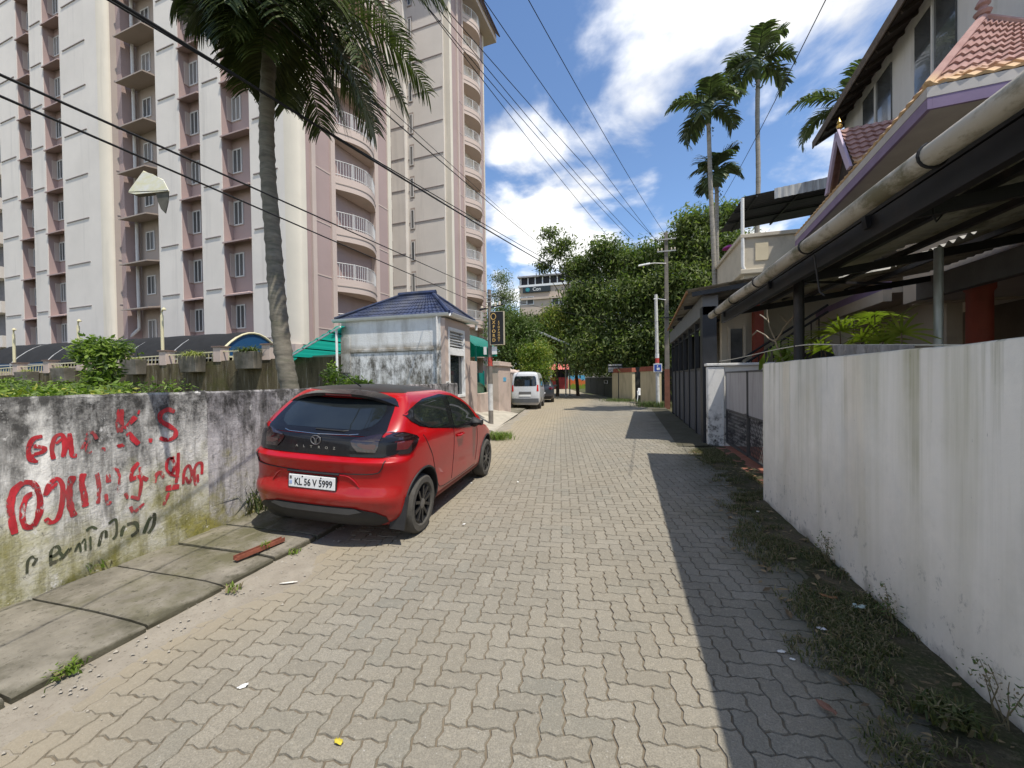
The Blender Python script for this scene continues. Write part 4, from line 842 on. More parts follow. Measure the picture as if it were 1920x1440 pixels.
DF_ = [(.19,.5),(.6,.6),(.8,.6),(.94,.3),(1.1,.26),(1.4,.2),(1.48,.14),(1.523,.05)]
TP_ = [(-.7,.93),(-.3,.975),(.1,1.0),(1.2,1.0),(2.2,.985),(2.8,.95),(3.3,.90)]
hb = CarShape(W_, YR_, YF_, DR_, DF_, TP_)
REDP = carpaint('red_car_paint', (0.37,0.003,0.006))
car = thing('red_hatchback', (0,0,0), 'red hatchback with black roof and tailgate parked half on the footpath slabs', 'car')
ORG[car.name] = Vector((0,0,0))
zs = [.19,.215,.24,.27,.30,.34,.38,.42,.46,.5,.54,.58,.62,.66,.70,.74,.77,.79,.81,.83,.842,.855,.87,.882,.90,.93,.96,.99,1.02,1.045,1.06,1.075,1.09,1.11,1.13,1.16,1.19,1.22,1.25,1.28,1.31,1.34,1.37,1.40,1.42,1.44,1.455,1.467,1.477,1.487,1.496,1.504,1.511,1.517,1.521,1.523]
body = hb.shell(zs).build('body', [REDP], car, smooth=True, sharp=28)
cut_arches(body, [(s_, y, .325) for s_ in (1, -1) for y in (0, 2.5)], .375)
for sx in (1, -1):
    for y in (0, 2.5): wheel(car, sx*.762, y, sx)
    for y in (0, 2.5):                                             # dark lip round each wheel arch
        m = MB(); m.tube([((hb.side(y+.378*math.cos(a), max(.2, .325+.378*math.sin(a)))+.002)*sx, y+.378*math.cos(a), .325+.378*math.sin(a)) for a in [R(-18)+R(216)*k/24 for k in range(25)]], .012, 6); m.build('arch_trim', MBLK, car, smooth=True)
# black roof skin, spoiler, third lamp, antenna
m = MB(); rr = []
for z in zs:
    if z < 1.462: continue
    rr.append([(x*.985, y, z+.004) for x, y in hb.contour(z)])
m.grid(rr, closed=True); m.add(rr[-1], [tuple(range(len(rr[-1])))]); m.build('roof', [MBLK if False else pm('roof_black', (0.012,0.012,0.013), .3, .2, 4, bump=0)], car, smooth=True)
m = MB(); rows = []
for k in range(25):
    q = -1+2*k/24; x = q*.655; e = abs(q)**2.4; yb_, zb = -.285+.10*e, 1.452-.125*e**1.25; yt, zt_ = -.03+.02*e, 1.486-.10*e
    rows.append([(x, yt, zt_), (x*1.0, (yt+yb_)/2, (zt_+zb)/2+.018), (x, yb_, zb), (x, yb_+.012, zb-.03), (x*.985, yb_+.10, zb-.036), (x*.97, yt, zt_-.06)])
m.grid(rows); m.add(rows[0], [tuple(range(6))]); m.add(rows[-1], [tuple(range(6))]); sp = m.build('spoiler', BLK, car, smooth=True, sharp=50)
m = MB(); m.box(-.15, .15, -.281, -.272, 1.428, 1.446); m.build('brake_light', LRED, sp)
m = MB(); m.tube([(0.0,.12,1.515),(-.02,-.02,1.58),(-.05,-.13,1.66)], [.008,.005,.003], 6); m.build('antenna', MBLK, car)
# rear glass, black tailgate band, lamps
ro = rows_of([(1.075,-.62),(1.12,-.655),(1.30,-.615),(1.40,-.58)], [(1.075,.62),(1.12,.655),(1.30,.615),(1.40,.58)], 14)
rg = hb.patch(ro, 30, 'rear', .006).build('rear_window_surround', BLK, car, smooth=True)
ro = rows_of([(1.125,-.40),(1.16,-.50),(1.22,-.545),(1.30,-.545),(1.385,-.50)], [(1.125,.40),(1.16,.50),(1.22,.545),(1.30,.545),(1.385,.50)], 12)
hb.patch(ro, 26, 'rear', .009).build('rear_window', CGL2, rg, smooth=True)
ro = rows_of([(.885,-.66),(.91,-.76),(.96,-.80),(1.07,-.80)], [(.885,.66),(.91,.76),(.96,.80),(1.07,.80)], 10)
bd = hb.patch(ro, 40, 'rear', .007).build('tailgate_band', BLK, car, smooth=True)
m = MB(); pts = [(x, hb.rear(x, z)-.012, z) for x, z in [(-.72,1.145),(-.33,1.082),(0,1.074),(.33,1.082),(.72,1.12)]]
m.tube(pts, .0045, 6); m.build('chrome_line', CHR, car)
for sx in (1, -1):
    ro = rows_of([(.93,.44),(.985,.38),(1.03,.36),(1.055,.40),(1.10,.60)], [(.93,.60),(.985,.62),(1.03,.62),(1.055,.63),(1.10,.64)], 10); ro = [(z, sx*a, sx*b) for z, a, b in ro]
    hb.patch(ro, 10, 'rear', .016).build('tail_lamp', LDK, car, smooth=True)
    ro = rows_of([(.96,.50),(.99,.43),(1.005,.44)], [(.96,.59),(.99,.60),(1.005,.60)], 4); hb.patch([(z, sx*a, sx*b) for z, a, b in ro], 6, 'rear', .019).build('reversing_light', LCLR, car, smooth=True)
    # part of the lamp that wraps round the side
    ro = rows_of([(.905,-.43),(.95,-.49),(1.04,-.50),(1.085,-.47),(1.115,-.42)], [(.905,-.34),(.95,-.26),(1.04,-.17),(1.065,-.20),(1.115,-.36)], 12)
    m = MB(); R_ = []
    for (z, a, b) in ro: R_.append([(sx*(hb.side(a+(b-a)*k/12, z)+.012), a+(b-a)*k/12, z) for k in range(13)])
    m.grid(R_); m.build('tail_lamp', LDK, car, smooth=True)
    ro = rows_of([(.95,-.46),(1.03,-.47)], [(.95,-.36),(1.03,-.28)], 5); m = MB(); m.grid([[(sx*(hb.side(a+(b-a)*k/8, z)+.015), a+(b-a)*k/8, z) for k in range(9)] for z, a, b in ro]); m.build('tail_lamp_lens', LRED, car, smooth=True)
    # bumper reflector slot, mud flap, mirror
    m = MB(); m.box(sx*.72-.08, sx*.72+.08, -.50, -.40, .20, .21); 
    m = MB(); m.hexa([(sx*.69,-.41,.17),(sx*.845,-.41,.17),(sx*.845,-.395,.17),(sx*.69,-.395,.17)], [(sx*.69,-.385,.40),(sx*.862,-.365,.50),(sx*.862,-.35,.50),(sx*.69,-.37,.40)])
    if sx > 0: m.build('mud_flap', MBLK, car)
    m = MB(); rws = []
    for k in range(7):
        a = k/6; rws.append([(sx*(.835+.17*a), 1.66+.10*math.cos(q)*(.6+.4*math.sin(math.pi*min(1, a+.25)))-.03*a, 1.00+.075*math.sin(q)*(.45+.55*math.sin(math.pi*min(.95, a+.3)))) for q in [2*math.pi*j/12 for j in range(12)]])
    m.grid(rws, closed=True); m.add(rws[-1], [tuple(range(12))]); m.build('mirror', MBLK, car, smooth=True)
    # side glazing
    kd = 'right' if sx > 0 else 'left'
    lo = [(.955,1.72),(1.0,1.55),(1.045,.75),(1.09,.15),(1.14,-.10),(1.20,-.22),(1.26,-.29)]
    out_r = [(.955,1.76),(1.02,1.80),(1.12,1.76),(1.24,1.62),(1.33,1.42),(1.40,1.18),(1.43,.85)]
    out_l = [(.955,1.45),(1.0,.95),(1.05,.55),(1.09,.20),(1.14,-.06),(1.20,-.19),(1.265,-.25),(1.31,-.14),(1.36,.06),(1.40,.28),(1.43,.80)]
    sr = hb.patch(rows_of(out_l, out_r, 22), 26, kd, .007).build('window_surround', BLK, car, smooth=True)
    rear_l = [(1.085,.32),(1.11,.10),(1.16,-.03),(1.22,-.12),(1.30,-.06),(1.35,.12),(1.395,.42)]; rear_r = [(1.085,.70),(1.11,.71),(1.22,.75),(1.30,.79),(1.395,.83)]
    hb.patch(rows_of(rear_l, rear_r, 12), 14, kd, .011).build('rear_door_glass', CGL2, sr, smooth=True)
    fr_l = [(1.03,.82),(1.12,.86),(1.25,.93),(1.395,1.0)]; fr_r = [(1.03,1.66),(1.12,1.58),(1.25,1.43),(1.34,1.27),(1.395,1.08)]
    hb.patch(rows_of(fr_l, fr_r, 12), 14, kd, .011).build('front_door_glass', CGL2, sr, smooth=True)
    # door seams, handle, sill
    for seam in ([(-.06,1.05),(.05,.92),(.16,.80),(.27,.62),(.36,.48),(.44,.38),(.6,.345)], [(.80,1.02),(.84,.8),(.86,.55),(.84,.37)], [(1.78,.95),(1.86,.8),(1.9,.6),(1.86,.40)], [(.6,.345),(1.2,.335),(1.86,.34)]):
        m = MB(); m.tube([(sx*(hb.side(y, z)+.0005), y, z) for y, z in smooth_line(seam, 5)], .0042, 5); m.build('door_seam', MBLK, car)
    m = MB(); m.tube([(sx*(hb.side(y, z)+h_), y, z) for y, z, h_ in ((.93,.90,.004),(.97,.902,.03),(1.12,.905,.03),(1.16,.905,.004))], .014, 8); m.build('door_handle', REDP, car, smooth=True)
    m = MB(); ro = [(z, .42, 2.10) for z in (.205,.24,.28,.30)]; hb.patch(ro, 14, kd, .006).build('sill_trim', pm('dusty_sill', (0.20,0.035,0.03), .6, .2, 5, bump=0), car, smooth=True)
# rear bumper details
ro = rows_of([(.195,-.60),(.25,-.70),(.31,-.70),(.36,-.62),(.405,-.40)], [(.195,.60),(.25,.70),(.31,.70),(.36,.62),(.405,.40)], 8); vb = hb.patch(ro, 24, 'rear', .008).build('bumper_valance', MBLK, car, smooth=True)
ro = rows_of([(.33,-.36),(.365,-.50),(.395,-.44)], [(.33,.36),(.365,.50),(.395,.44)], 4); hb.patch(ro, 16, 'rear', .016).build('skid_plate', pm('grey_plastic', (0.10,0.10,0.10), .5, .1, 6, bump=0), vb, smooth=True)
for seam in ([(-.70,.86),(-.69,.79),(-.66,.745),(-.3,.728),(0,.722),(.3,.724),(.60,.735),(.67,.78),(.70,.86)],):
    m = MB(); m.tube([(x, hb.rear(x, z)-.001, z) for x, z in smooth_line(seam, 6)], .0055, 5); m.build('tailgate_seam', MBLK, car)
ro = rows_of([(.545,-.33),(.60,-.44),(.69,-.38),(.705,-.30)], [(.545,.33),(.60,.44),(.69,.38),(.705,.30)], 6)
m = MB(); R_ = []
for (z, a, b) in ro: R_.append([(a+(b-a)*k/20, hb.rear(a+(b-a)*k/20, z)-.004+.0*k, z) for k in range(21)])
hb_plate_y = hb.rear(0, .62)
PLT = pm('plate_white', (0.78,0.78,0.76), .45, .05, 20, bump=0); 
m = MB(); PC = (.0, hb_plate_y-.022, .622); m.box(PC[0]-.25, PC[0]+.25, PC[1]-.006, PC[1]+.016, PC[2]-.06, PC[2]+.06); npl = m.build('number_plate', PLT, car, bevel=.004)
m = MB(); m.box(PC[0]-.257, PC[0]+.257, PC[1]+.0, PC[1]+.0185, PC[2]-.067, PC[2]+.067); m.build('plate_holder', MBLK, npl)
text_mesh('KL 56 V 5999', .092, INK, 'plate_lettering', npl, (PC[0]+.018, PC[1]-.0065, PC[2]-.008), (1,0,0), (0,0,1), .003, sx=.80, bold=.0015)
m = MB(); m.box(PC[0]-.238, PC[0]-.216, PC[1]-.0085, PC[1]-.0062, PC[2]+.018, PC[2]+.045); m.build('hologram', GREY, npl)
m = MB(); m.box(PC[0]-.24, PC[0]-.212, PC[1]-.0085, PC[1]-.0062, PC[2]-.03, PC[2]+.0); m.build('registration_mark', pm('pale_blue_ink', (0.30,0.38,0.60), .6, .1, 5, bump=0), npl)
for x in (-.1, .1): m = MB(); m.lathe([(.0,-.004),(.007,-.003),(.008,0)], (PC[0]+x, PC[1]-.006, PC[2]+.047), axis='y', n=8); m.build('bolt', INK, npl)
# plate recess lip, badge, letters
for sx in (-1, 1): m = MB(); m.tube([(sx*x, hb.rear(x, z)-.003, z) for x, z in smooth_line([(.27,.708),(.36,.70),(.42,.66),(.47,.60)], 4)], .007, 6); m.build('bumper_crease', REDP, car, smooth=True)
m = MB(); m.tube([(x, hb.rear(x, .712)-.004, .712) for x in (-.28,-.14,0,.14,.28)], .012, 6); m.build('boot_release', MBLK, car)
by = hb.rear(0, 1.02)-.014; m = MB(); m.tube([(.052*math.cos(a), by, 1.018+.042*math.sin(a)) for a in [2*math.pi*k/24 for k in range(25)]], .0055, 6, cap=False)
bg_ = m.build('badge_ring', GREY, car, smooth=True)
for sx in (-1, 1): m = MB(); m.tube([(sx*.004, by, .985), (sx*.009, by, 1.03), (sx*.035, by, 1.043)], .005, 6); m.build('badge_stroke', GREY, bg_)
for ch, x in zip('ALTROZ', (-.20,-.12,-.04,.045,.125,.205)): text_mesh(ch, .034, CHR, 'badge_letter', car, (x, hb.rear(x, .952)-.011, .952), (1,0,0), (0,0,1), .004, sx=1.25)
m = MB(); m.tube([(.52,-.36,1.135),(.25,hb.rear(.25,1.11)-.016,1.11),(-.05,hb.rear(0,1.115)-.016,1.115)], .008, 6); m.build('rear_wiper', MBLK, car)
place(car, (-2.958, 3.745), 4.0, 3.0)
# ---------------------------------------------------------------- silver van
vW = [(.25,.66),(.35,.74),(.6,.765),(.95,.77),(1.05,.765),(1.3,.735),(1.6,.69),(1.8,.65),(1.9,.60),(1.95,.48),(1.98,.2)]
vYR = [(.25,-.62),(.35,-.66),(.7,-.66),(1.0,-.64),(1.3,-.60),(1.7,-.54),(1.86,-.49),(1.93,-.40),(1.97,-.2),(1.98,.1)]
vYF = [(.25,2.8),(.6,2.95),(.9,2.85),(1.1,2.6),(1.6,2.2),(1.9,1.8),(1.98,1.5)]
van = CarShape(vW, vYR, vYF, [(.25,.16),(1.0,.16),(1.98,.1)], [(.25,.3),(1.98,.15)], [(-.7,.97),(0,1),(3,.97)], 3.2, 2.5)
SIL = carpaint('silver_van_paint', (0.55,0.56,0.57)); vn = thing('silver_van', (0,0,0), 'silver minivan with grey bumper parked by the pink pillared fence', 'van'); ORG[vn.name] = Vector((0,0,0))
vb_ = van.shell([.25,.3,.4,.5,.6,.7,.8,.9,1.0,1.1,1.2,1.3,1.4,1.5,1.6,1.7,1.78,1.84,1.88,1.92,1.95,1.97,1.98]).build('body', [SIL], vn, smooth=True)
cut_arches(vb_, [(s_, y, .30) for s_ in (1, -1) for y in (0.15, 2.2)], .33, .5)
for sx in (1, -1):
    for y in (.15, 2.2): wheel(vn, sx*.67, y, sx, .29, .165, GREY)
    ro = rows_of([(.95,.60),(1.28,.62)], [(.95,.70),(1.28,.69)], 6); van.patch([(z, sx*a, sx*b) for z, a, b in ro], 6, 'rear', .012).build('tail_lamp', NT('van_lamp', .15).color((0.50,0.02,0.015)).mat, vn, smooth=True)
    van.patch(rows_of([(1.15,.1),(1.62,.1)], [(1.15,1.9),(1.62,1.75)], 6), 10, 'right' if sx > 0 else 'left', .008).build('side_window', CGL, vn, smooth=True)
van.patch(rows_of([(1.22,-.55),(1.28,-.60),(1.66,-.56),(1.74,-.50)], [(1.22,.55),(1.28,.60),(1.66,.56),(1.74,.50)], 8), 16, 'rear', .01).build('rear_window', CGL2, vn, smooth=True)
van.patch(rows_of([(.36,-.70),(.58,-.70)], [(.36,.70),(.58,.70)], 5), 20, 'rear', .05).build('bumper', pm('grey_bumper', (0.10,0.105,0.11), .6, .1, 5, bump=0), vn, smooth=True)
van.patch(rows_of([(.68,-.30),(.78,-.30)], [(.68,.30),(.78,.30)], 2), 6, 'rear', .02).build('number_plate', PLT, vn); van.patch(rows_of([(.79,-.32),(.93,-.32)], [(.79,.32),(.93,.32)], 2), 6, 'rear', .014).build('plate_recess', GREY, vn)
place(vn, (-5.15, 20.75), 7, 0)
# ---------------------------------------------------------------- dark car ahead of the van
dW = [(.22,.7),(.3,.8),(.6,.85),(.95,.855),(1.05,.83),(1.3,.72),(1.5,.62),(1.58,.5),(1.62,.2)]
dYR = [(.22,-.6),(.4,-.72),(.9,-.74),(1.05,-.70),(1.3,-.52),(1.5,-.32),(1.58,-.1),(1.62,.2)]
dYF = [(.22,2.9),(.5,3.1),(.8,3.0),(.95,2.3),(1.3,1.7),(1.55,1.2),(1.62,.9)]
dcs = CarShape(dW, dYR, dYF, [(.22,.3),(1.0,.3),(1.62,.1)], [(.22,.5),(1.62,.1)], [(-.7,.95),(0,1),(3,.93)])
DKP = carpaint('slate_car_paint', (0.03,0.036,0.045)); dc = thing('dark_hatchback', (0,0,0), 'dark grey hatchback parked just ahead of the silver van', 'car'); ORG[dc.name] = Vector((0,0,0))
o_ = dcs.shell([.22,.27,.32,.4,.5,.6,.7,.8,.9,.97,1.03,1.08,1.15,1.22,1.3,1.38,1.44,1.5,1.54,1.58,1.6,1.62]).build('body', [DKP], dc, smooth=True); cut_arches(o_, [(s_, y, .32) for s_ in (1, -1) for y in (0, 2.45)], .36, .55)
for sx in (1, -1):
    for y in (0, 2.45): wheel(dc, sx*.74, y, sx, .31, .19, GREY)
    dcs.patch([(z, sx*a, sx*b) for z, a, b in rows_of([(.88,.5),(1.02,.48)], [(.88,.76),(1.02,.74)], 4)], 6, 'rear', .012).build('tail_lamp', LRED, dc, smooth=True)
    dcs.patch(rows_of([(1.06,.0),(1.2,-.1),(1.42,.25)], [(1.06,1.8),(1.2,1.6),(1.42,1.2)], 6), 8, 'right' if sx > 0 else 'left', .008).build('side_window', CGL, dc, smooth=True)
    m = MB(); m.box(sx*.95-.1, sx*.95+.1, 1.72, 1.84, 1.0, 1.14); m.build('mirror', DKP, dc, bevel=.03)
dcs.patch(rows_of([(1.08,-.58),(1.45,-.46)], [(1.08,.58),(1.45,.46)], 6), 10, 'rear', .008).build('rear_window', CGL2, dc, smooth=True)
dcs.patch(rows_of([(.60,-.25),(.70,-.25)], [(.60,.25),(.70,.25)], 2), 4, 'rear', .012).build('number_plate', PLT, dc)
dcs.patch(rows_of([(.24,-.6),(.42,-.66)], [(.24,.6),(.42,.66)], 2), 8, 'rear', .01).build('bumper', MBLK, dc, smooth=True)
place(dc, (-5.55, 26.6), 11, 0)
# ============================================================ RIGHT SIDE : WHITE WALL, GATE, HOUSE
def white_wall(name, base=(0.84,0.79,0.68)):
    t = NT(name, .85, .2); z = t.axis(2)
    c = t.mix(t.rng(t.noise(1.3, 5, .6), .3, .7), sc3(base, .92), sc3(base, 1.05))
    st = t.noise(1.0, 5, .65, (3.6,3.6,.16)); st2 = t.noise(1.0, 5, .6, (8.5,8.5,.22), (4,9,2))
    fade = t.m('MULTIPLY', t.rng(z, .15, 1.6, .25, 1.0), t.rng(t.noise(.9, 4, .6, loc=(6,2,1)), .36, .60, .35, 1.0))
    c = t.mix(t.m('MULTIPLY', t.rng(st, .45, .66, 0, .75), fade), c, (0.44,0.41,0.25)); c = t.mix(t.m('MULTIPLY', t.rng(st2, .54, .68, 0, .85), t.m('MULTIPLY', t.rng(z, .6, 1.75, .1, 1.0), t.rng(t.noise(1.1, 4, .6, loc=(1,7,3)), .38, .58, .15, 1.0))), c, (0.25,0.235,0.10))
    low_ = t.rng(t.m('ADD', z, t.rng(t.noise(2.2, 5), .3, .7, -.3, .3)), .75, .1)
    c = t.mix(t.m('MULTIPLY', low_, t.rng(t.noise(11, 6, .75, (1,1,.7)), .57, .67, 0, .9)), c, (0.10,0.10,0.085))
    c = t.mix(t.rng(t.noise(28, 4, .7, (1,1,.5), (2,2,2)), .70, .76, 0, .7), c, (0.15,0.14,0.12))
    c = t.mix(t.rng(t.m('ADD', z, t.rng(t.noise(5, 5), .3, .7, -.08, .08)), .14, .0, 0, .75), c, (0.11,0.10,0.07))
    c = t.mix(t.rng(t.noise(2.1, 6, .7, (1,1,.8), (9,9,9)), .45, .70, 0, .35), c, (0.52,0.50,0.42)); c = t.mix(t.rng(t.noise(.7, 5, .7, (1,1,.6), (3,9,1)), .52, .72, 0, .4), c, (0.56,0.57,0.55)); t.color(c); t.bump(t.m('ADD', t.noise(90, 4, .7), t.m('MULTIPLY', t.noise(7, 4), 2)), .3, .008); return t.mat
MT['wwall'] = white_wall('white_wall_plaster'); WXR = 1.67
m = MB(); rows = [[], [], [], [], [], []]; n = 90
for k in range(n+1):
    y = -2.5+8.3*k/n; tz = 1.765+.010*nz(y*2, 3)-.012*max(0, nz(y*9, 6)-.25); bx = .006*nz(y*1.5, 7); bt = .02*max(0, nz(y*5, 1))
    for r_, p in zip(rows, ((WXR-bt, -.05), (WXR+bx, .25), (WXR+bx, tz-.012), (WXR+.012, tz), (WXR+.19, tz), (WXR+.2, -.05))): r_.append((p[0], y, p[1]))
m.grid(rows)
for k in (0, -1): m.add([r_[k] for r_ in rows], [tuple(range(6))])
tag(m.build('boundary_wall', MT['wwall'], smooth=True, sharp=50), 'white rain-streaked boundary wall along the grassy verge', 'wall')
# return wall beyond the gate, sunlit
t = NT('white_wall_mouldy', .88, .15); z = t.axis(2); c = t.mix(t.rng(t.noise(2, 5), .3, .7), (0.66,0.655,0.62), (0.74,0.73,0.70)); zx = t.m('ADD', z, t.rng(t.noise(3, 6, .7), .3, .7, -.5, .5))
c = t.mix(t.m('MULTIPLY', t.rng(zx, 1.25, .35), t.rng(t.noise(5, 7, .75, loc=(2,0,0)), .46, .58)), c, (0.06,0.06,0.055)); t.color(c); t.bump(t.noise(30, 5), .4, .01); MT['wmould'] = t.mat
rw = thing('return_wall', (2.6, 10.2, 0), 'sunlit white return wall with black mould beside the grey gate', 'wall')
m = MB(); m.box(1.78, 2.12, 10.02, 10.24, 0, 1.82); m.build('end_pillar', MT['wmould'], rw, bevel=.012)
m = MB(); m.box(2.121, 6.0, 10.06, 10.24, 0, 1.84); m.build('wall', MT['wmould'], rw, bevel=.01)
m = MB(); m.box(1.75, 6.0, 10.0, 10.3, 1.841, 1.90); m.build('coping', MT['wmould'], rw, bevel=.01)
# gate
GRY = pm('grey_gate_sheet', (0.33,0.32,0.33), .55, .12, 2.5, bump=.05, stretch=(1,4,.5), dirt=(0.12,0.11,0.10)); GBL = pm('dark_gate_bar', (0.06,0.06,0.062), .6, .2, 6, bump=0)
gate = thing('sheet_gate', (2.16, 8.1, 0), 'grey double-leaf gate with solid top panels and expanded mesh below', 'gate')
GX = 2.16
for (a, b) in ((5.92, 8.30), (8.34, 10.0)):
    zb = .86; m = MB(); m.box(GX-.012, GX+.012, a+.03, b-.03, zb, 1.68); lf = m.build('leaf_panel', GRY, gate)
    for p, q in (((a+.02,.1),(a+.02,1.70)), ((b-.02,.1),(b-.02,1.70)), ((a,.12),(b,.12)), ((a,zb),(b,zb)), ((a,1.69),(b,1.69))): m = MB(); m.bar((GX,p[0],p[1]),(GX,q[0],q[1]), .035); m.build('frame_bar', GBL, lf)
    m = MB(); st_ = .085; hgt = zb-.14; k = -int(hgt/st_/1.6)-1
    while a+.03+k*st_ < b:
        y0 = a+.03+k*st_
        for sg in (0, 1):
            p0 = [y0, .14]; p1 = [y0+hgt*.55, .14+hgt]
            if sg: p0, p1 = [p1[0], .14], [p0[0], .14+hgt]
            lo, hi = a+.03, b-.03
            def clipf(p, q):
                t0, t1 = 0.0, 1.0; dy = q[0]-p[0]
                for (lim, s_) in ((lo, 1), (hi, -1)):
                    if abs(dy) < 1e-9: continue
                    tt = (lim-p[0])/dy
                    if dy*s_ > 0: t0 = max(t0, tt)
                    else: t1 = min(t1, tt)
                return None if t0 >= t1 else ([p[0]+dy*t0, p[1]+(q[1]-p[1])*t0], [p[0]+dy*t1, p[1]+(q[1]-p[1])*t1])
            c_ = clipf(p0, p1)
            if c_: m.bar((GX, c_[0][0], c_[0][1]), (GX, c_[1][0], c_[1][1]), .004, .007, upv=(1,0,0))
        k += 1
    ms_ = m.build('expanded_mesh', GBL, lf); ms_['kind'] = 'stuff'
m = MB(); m.box(GX-.05, GX-.018, 8.24, 8.40, .84, .90); m.build('latch', GBL, gate)
# ---------------------------------------------------------------- house frame
HA = math.atan2(.53, 5.3); HO = Vector((3.53, 6.05, 0)); HV = Vector((math.sin(HA), math.cos(HA), 0)); HU = Vector((math.cos(HA), -math.sin(HA), 0))
HS = 1.12; HM = Matrix(((HU.x*HS, HV.x*HS, 0, HO.x*HS), (HU.y*HS, HV.y*HS, 0, HO.y*HS), (0,0,HS,CAM_H*(1-HS)), (0,0,0,1)))      # house set back from the lane
def Hb(): return MB(HM)
def hb_(name, mat, *a, parent=None, bevel=0): m = Hb(); m.box(*a); return m.build(name, mat, parent or house, bevel=bevel)
BEI = pm('beige_plaster', (0.42,0.355,0.28), .85, .08, 1.4, dirt=(0.26,0.22,0.17), dirtamt=.2); HWH = pm('house_white', (0.60,0.59,0.57), .8, .08, 1.6, dirt=(0.36,0.34,0.30), dirtamt=.35, stretch=(2,2,.5)); PUR = pm('purple_trim', (0.19,0.135,0.225), .6, .1, 4, bump=0); LPUR = pm('lilac_trim', (0.42,0.34,0.45), .6, .1, 4, bump=0)
GRB = pm('grey_fascia', (0.42,0.39,0.36), .7, .12, 4, bump=0); SOF = pm('soffit_paint', (0.36,0.33,0.30), .8, .1, 2); RDW = pm('red_column_paint', (0.24,0.05,0.03), .55, .15, 5, bump=.05); DKW = pm('dark_timber', (0.045,0.034,0.027), .8, .3, 5, stretch=(1,6,1)); WGR = glass_mat('grey_window', (0.075,0.08,0.082), .15, .4)
t = NT('clay_tile', .75, .2); c = t.mix(t.rng(t.noise(6, 5, .65), .3, .7), (0.31,0.175,0.155), (0.40,0.25,0.22)); c = t.mix(t.rng(t.noise(1.3, 6, .7), .55, .68, 0, .8), c, (0.11,0.075,0.05)); gz = t.m('ADD', t.axis(2), t.rng(t.noise(3, 4), .3, .7, -.05, .05)); c = t.mix(t.rng(gz, 5.72, 5.50, 0, .75), c, (0.60,0.42,0.22)); t.color(c); t.bump(t.noise(40, 4), .3, .01); TILE = t.mat
house = thing('house', HO*1.12, 'two-storey house with clay-tiled skirt roof, purple fascia and red porch column', 'house')
# skirt roof tiles: overlapping courses on three slopes
def tile_slope(name, e0, e1, t1, t0, courses, ncol):
    e0, e1, t1, t0 = map(Vector, (e0, e1, t1, t0)); nn = (e1-e0).cross(t0-e0).normalized(); nn = nn if nn.z > 0 else -nn; m = Hb()
    for j in range(courses):
        f0, f1 = j/courses, min(1, (j+1.12)/courses); rows = []
        for (f, h_) in ((f0, .034), (f1, .004)):
            a, b = e0.lerp(t0, f), e1.lerp(t1, f); rows.append([a.lerp(b, k/(ncol*4))+nn*(h_+.014*math.cos(2*math.pi*k/4)) for k in range(ncol*4+1)])
        a, b = e0.lerp(t0, f0), e1.lerp(t1, f0); rows.insert(0, [a.lerp(b, k/(ncol*4))+nn*(.004+.006*math.cos(2*math.pi*k/4)) for k in range(ncol*4+1)]); m.grid(rows)
    return m.build(name, TILE, house)
EZ0 = 5.03; AP = (.95,.92,6.30)
tile_slope('tile_slope', (-.04,5.45,EZ0), (-.04,-.04,EZ0), AP, (1.02,5.45,6.02), 9, 30)
tile_slope('tile_slope', (-.04,-.04,EZ0), (4.2,-.04,EZ0), (4.2,1.0,6.02), (1.55,1.0,6.02), 9, 26)
tile_slope('tile_slope', (-.04,-.04,EZ0), (1.55,.38,5.45), (1.55,1.0,6.02), AP, 8, 12)
m = Hb(); m.tube([(-.04,-.04,EZ0+.02), AP], .05, 7); m.tube([AP, (1.55,1.0,6.06)], .045, 7); m.build('hip_ridge', TILE, house, smooth=True)
m = Hb(); m.lathe([(.0,.0),(.07,.02),(.09,.06),(.05,.10),(.045,.13),(.075,.16),(.06,.2),(.025,.25),(.012,.33),(0,.38)], AP, n=12); m.build('finial', TILE, house, smooth=True)
for o_, th in ((0, 1),):
    hb_('fascia_board', GRB, -.05, -.02, -.05, 5.45, 4.90, 5.02); hb_('fascia_board', GRB, -.0199, 4.2, -.05, -.02, 4.90, 5.02)
    hb_('fascia_trim', PUR, -.045, -.0, -.045, 5.45, 4.76, 4.899); hb_('fascia_trim', PUR, .001, 4.2, -.045, -.01, 4.76, 4.899)
hb_('soffit', SOF, .0, 1.05, -.0, 5.45, 4.80, 4.84); hb_('soffit', SOF, 1.051, 4.2, -.0, 1.0, 4.80, 4.84)
# gablet
gv = 2.62
m = Hb()
def gab(u0, u1):
    pass
gr = tile_slope('gablet_slope', (-.06,gv-.62,5.12), (1.0,gv-.62,5.12), (1.0,gv,6.03), (-.06,gv,6.03), 8, 8); tile_slope('gablet_slope', (1.0,gv+.62,5.12), (-.06,gv+.62,5.12), (-.06,gv,6.03), (1.0,gv,6.03), 8, 8)
m = Hb(); m.hexa([(-.10,gv-.60,5.10),(-.10,gv-.46,5.10),(-.06,gv-.46,5.10),(-.06,gv-.60,5.10)], [(-.10,gv-.06,6.02),(-.10,gv+.0,5.86),(-.06,gv+.0,5.86),(-.06,gv-.06,6.02)]); m.build('barge_board', LPUR, house)
m = Hb(); m.hexa([(-.10,gv+.60,5.10),(-.10,gv+.46,5.10),(-.06,gv+.46,5.10),(-.06,gv+.60,5.10)], [(-.10,gv+.06,6.02),(-.10,gv+.001,5.86),(-.06,gv+.001,5.86),(-.06,gv+.06,6.02)]); m.build('barge_board', LPUR, house)
m = Hb(); m.prism([(gv-.5,5.1),(gv+.5,5.1),(gv,5.95)], 0, .06, .09); m.build('gablet_face', DKW, house)
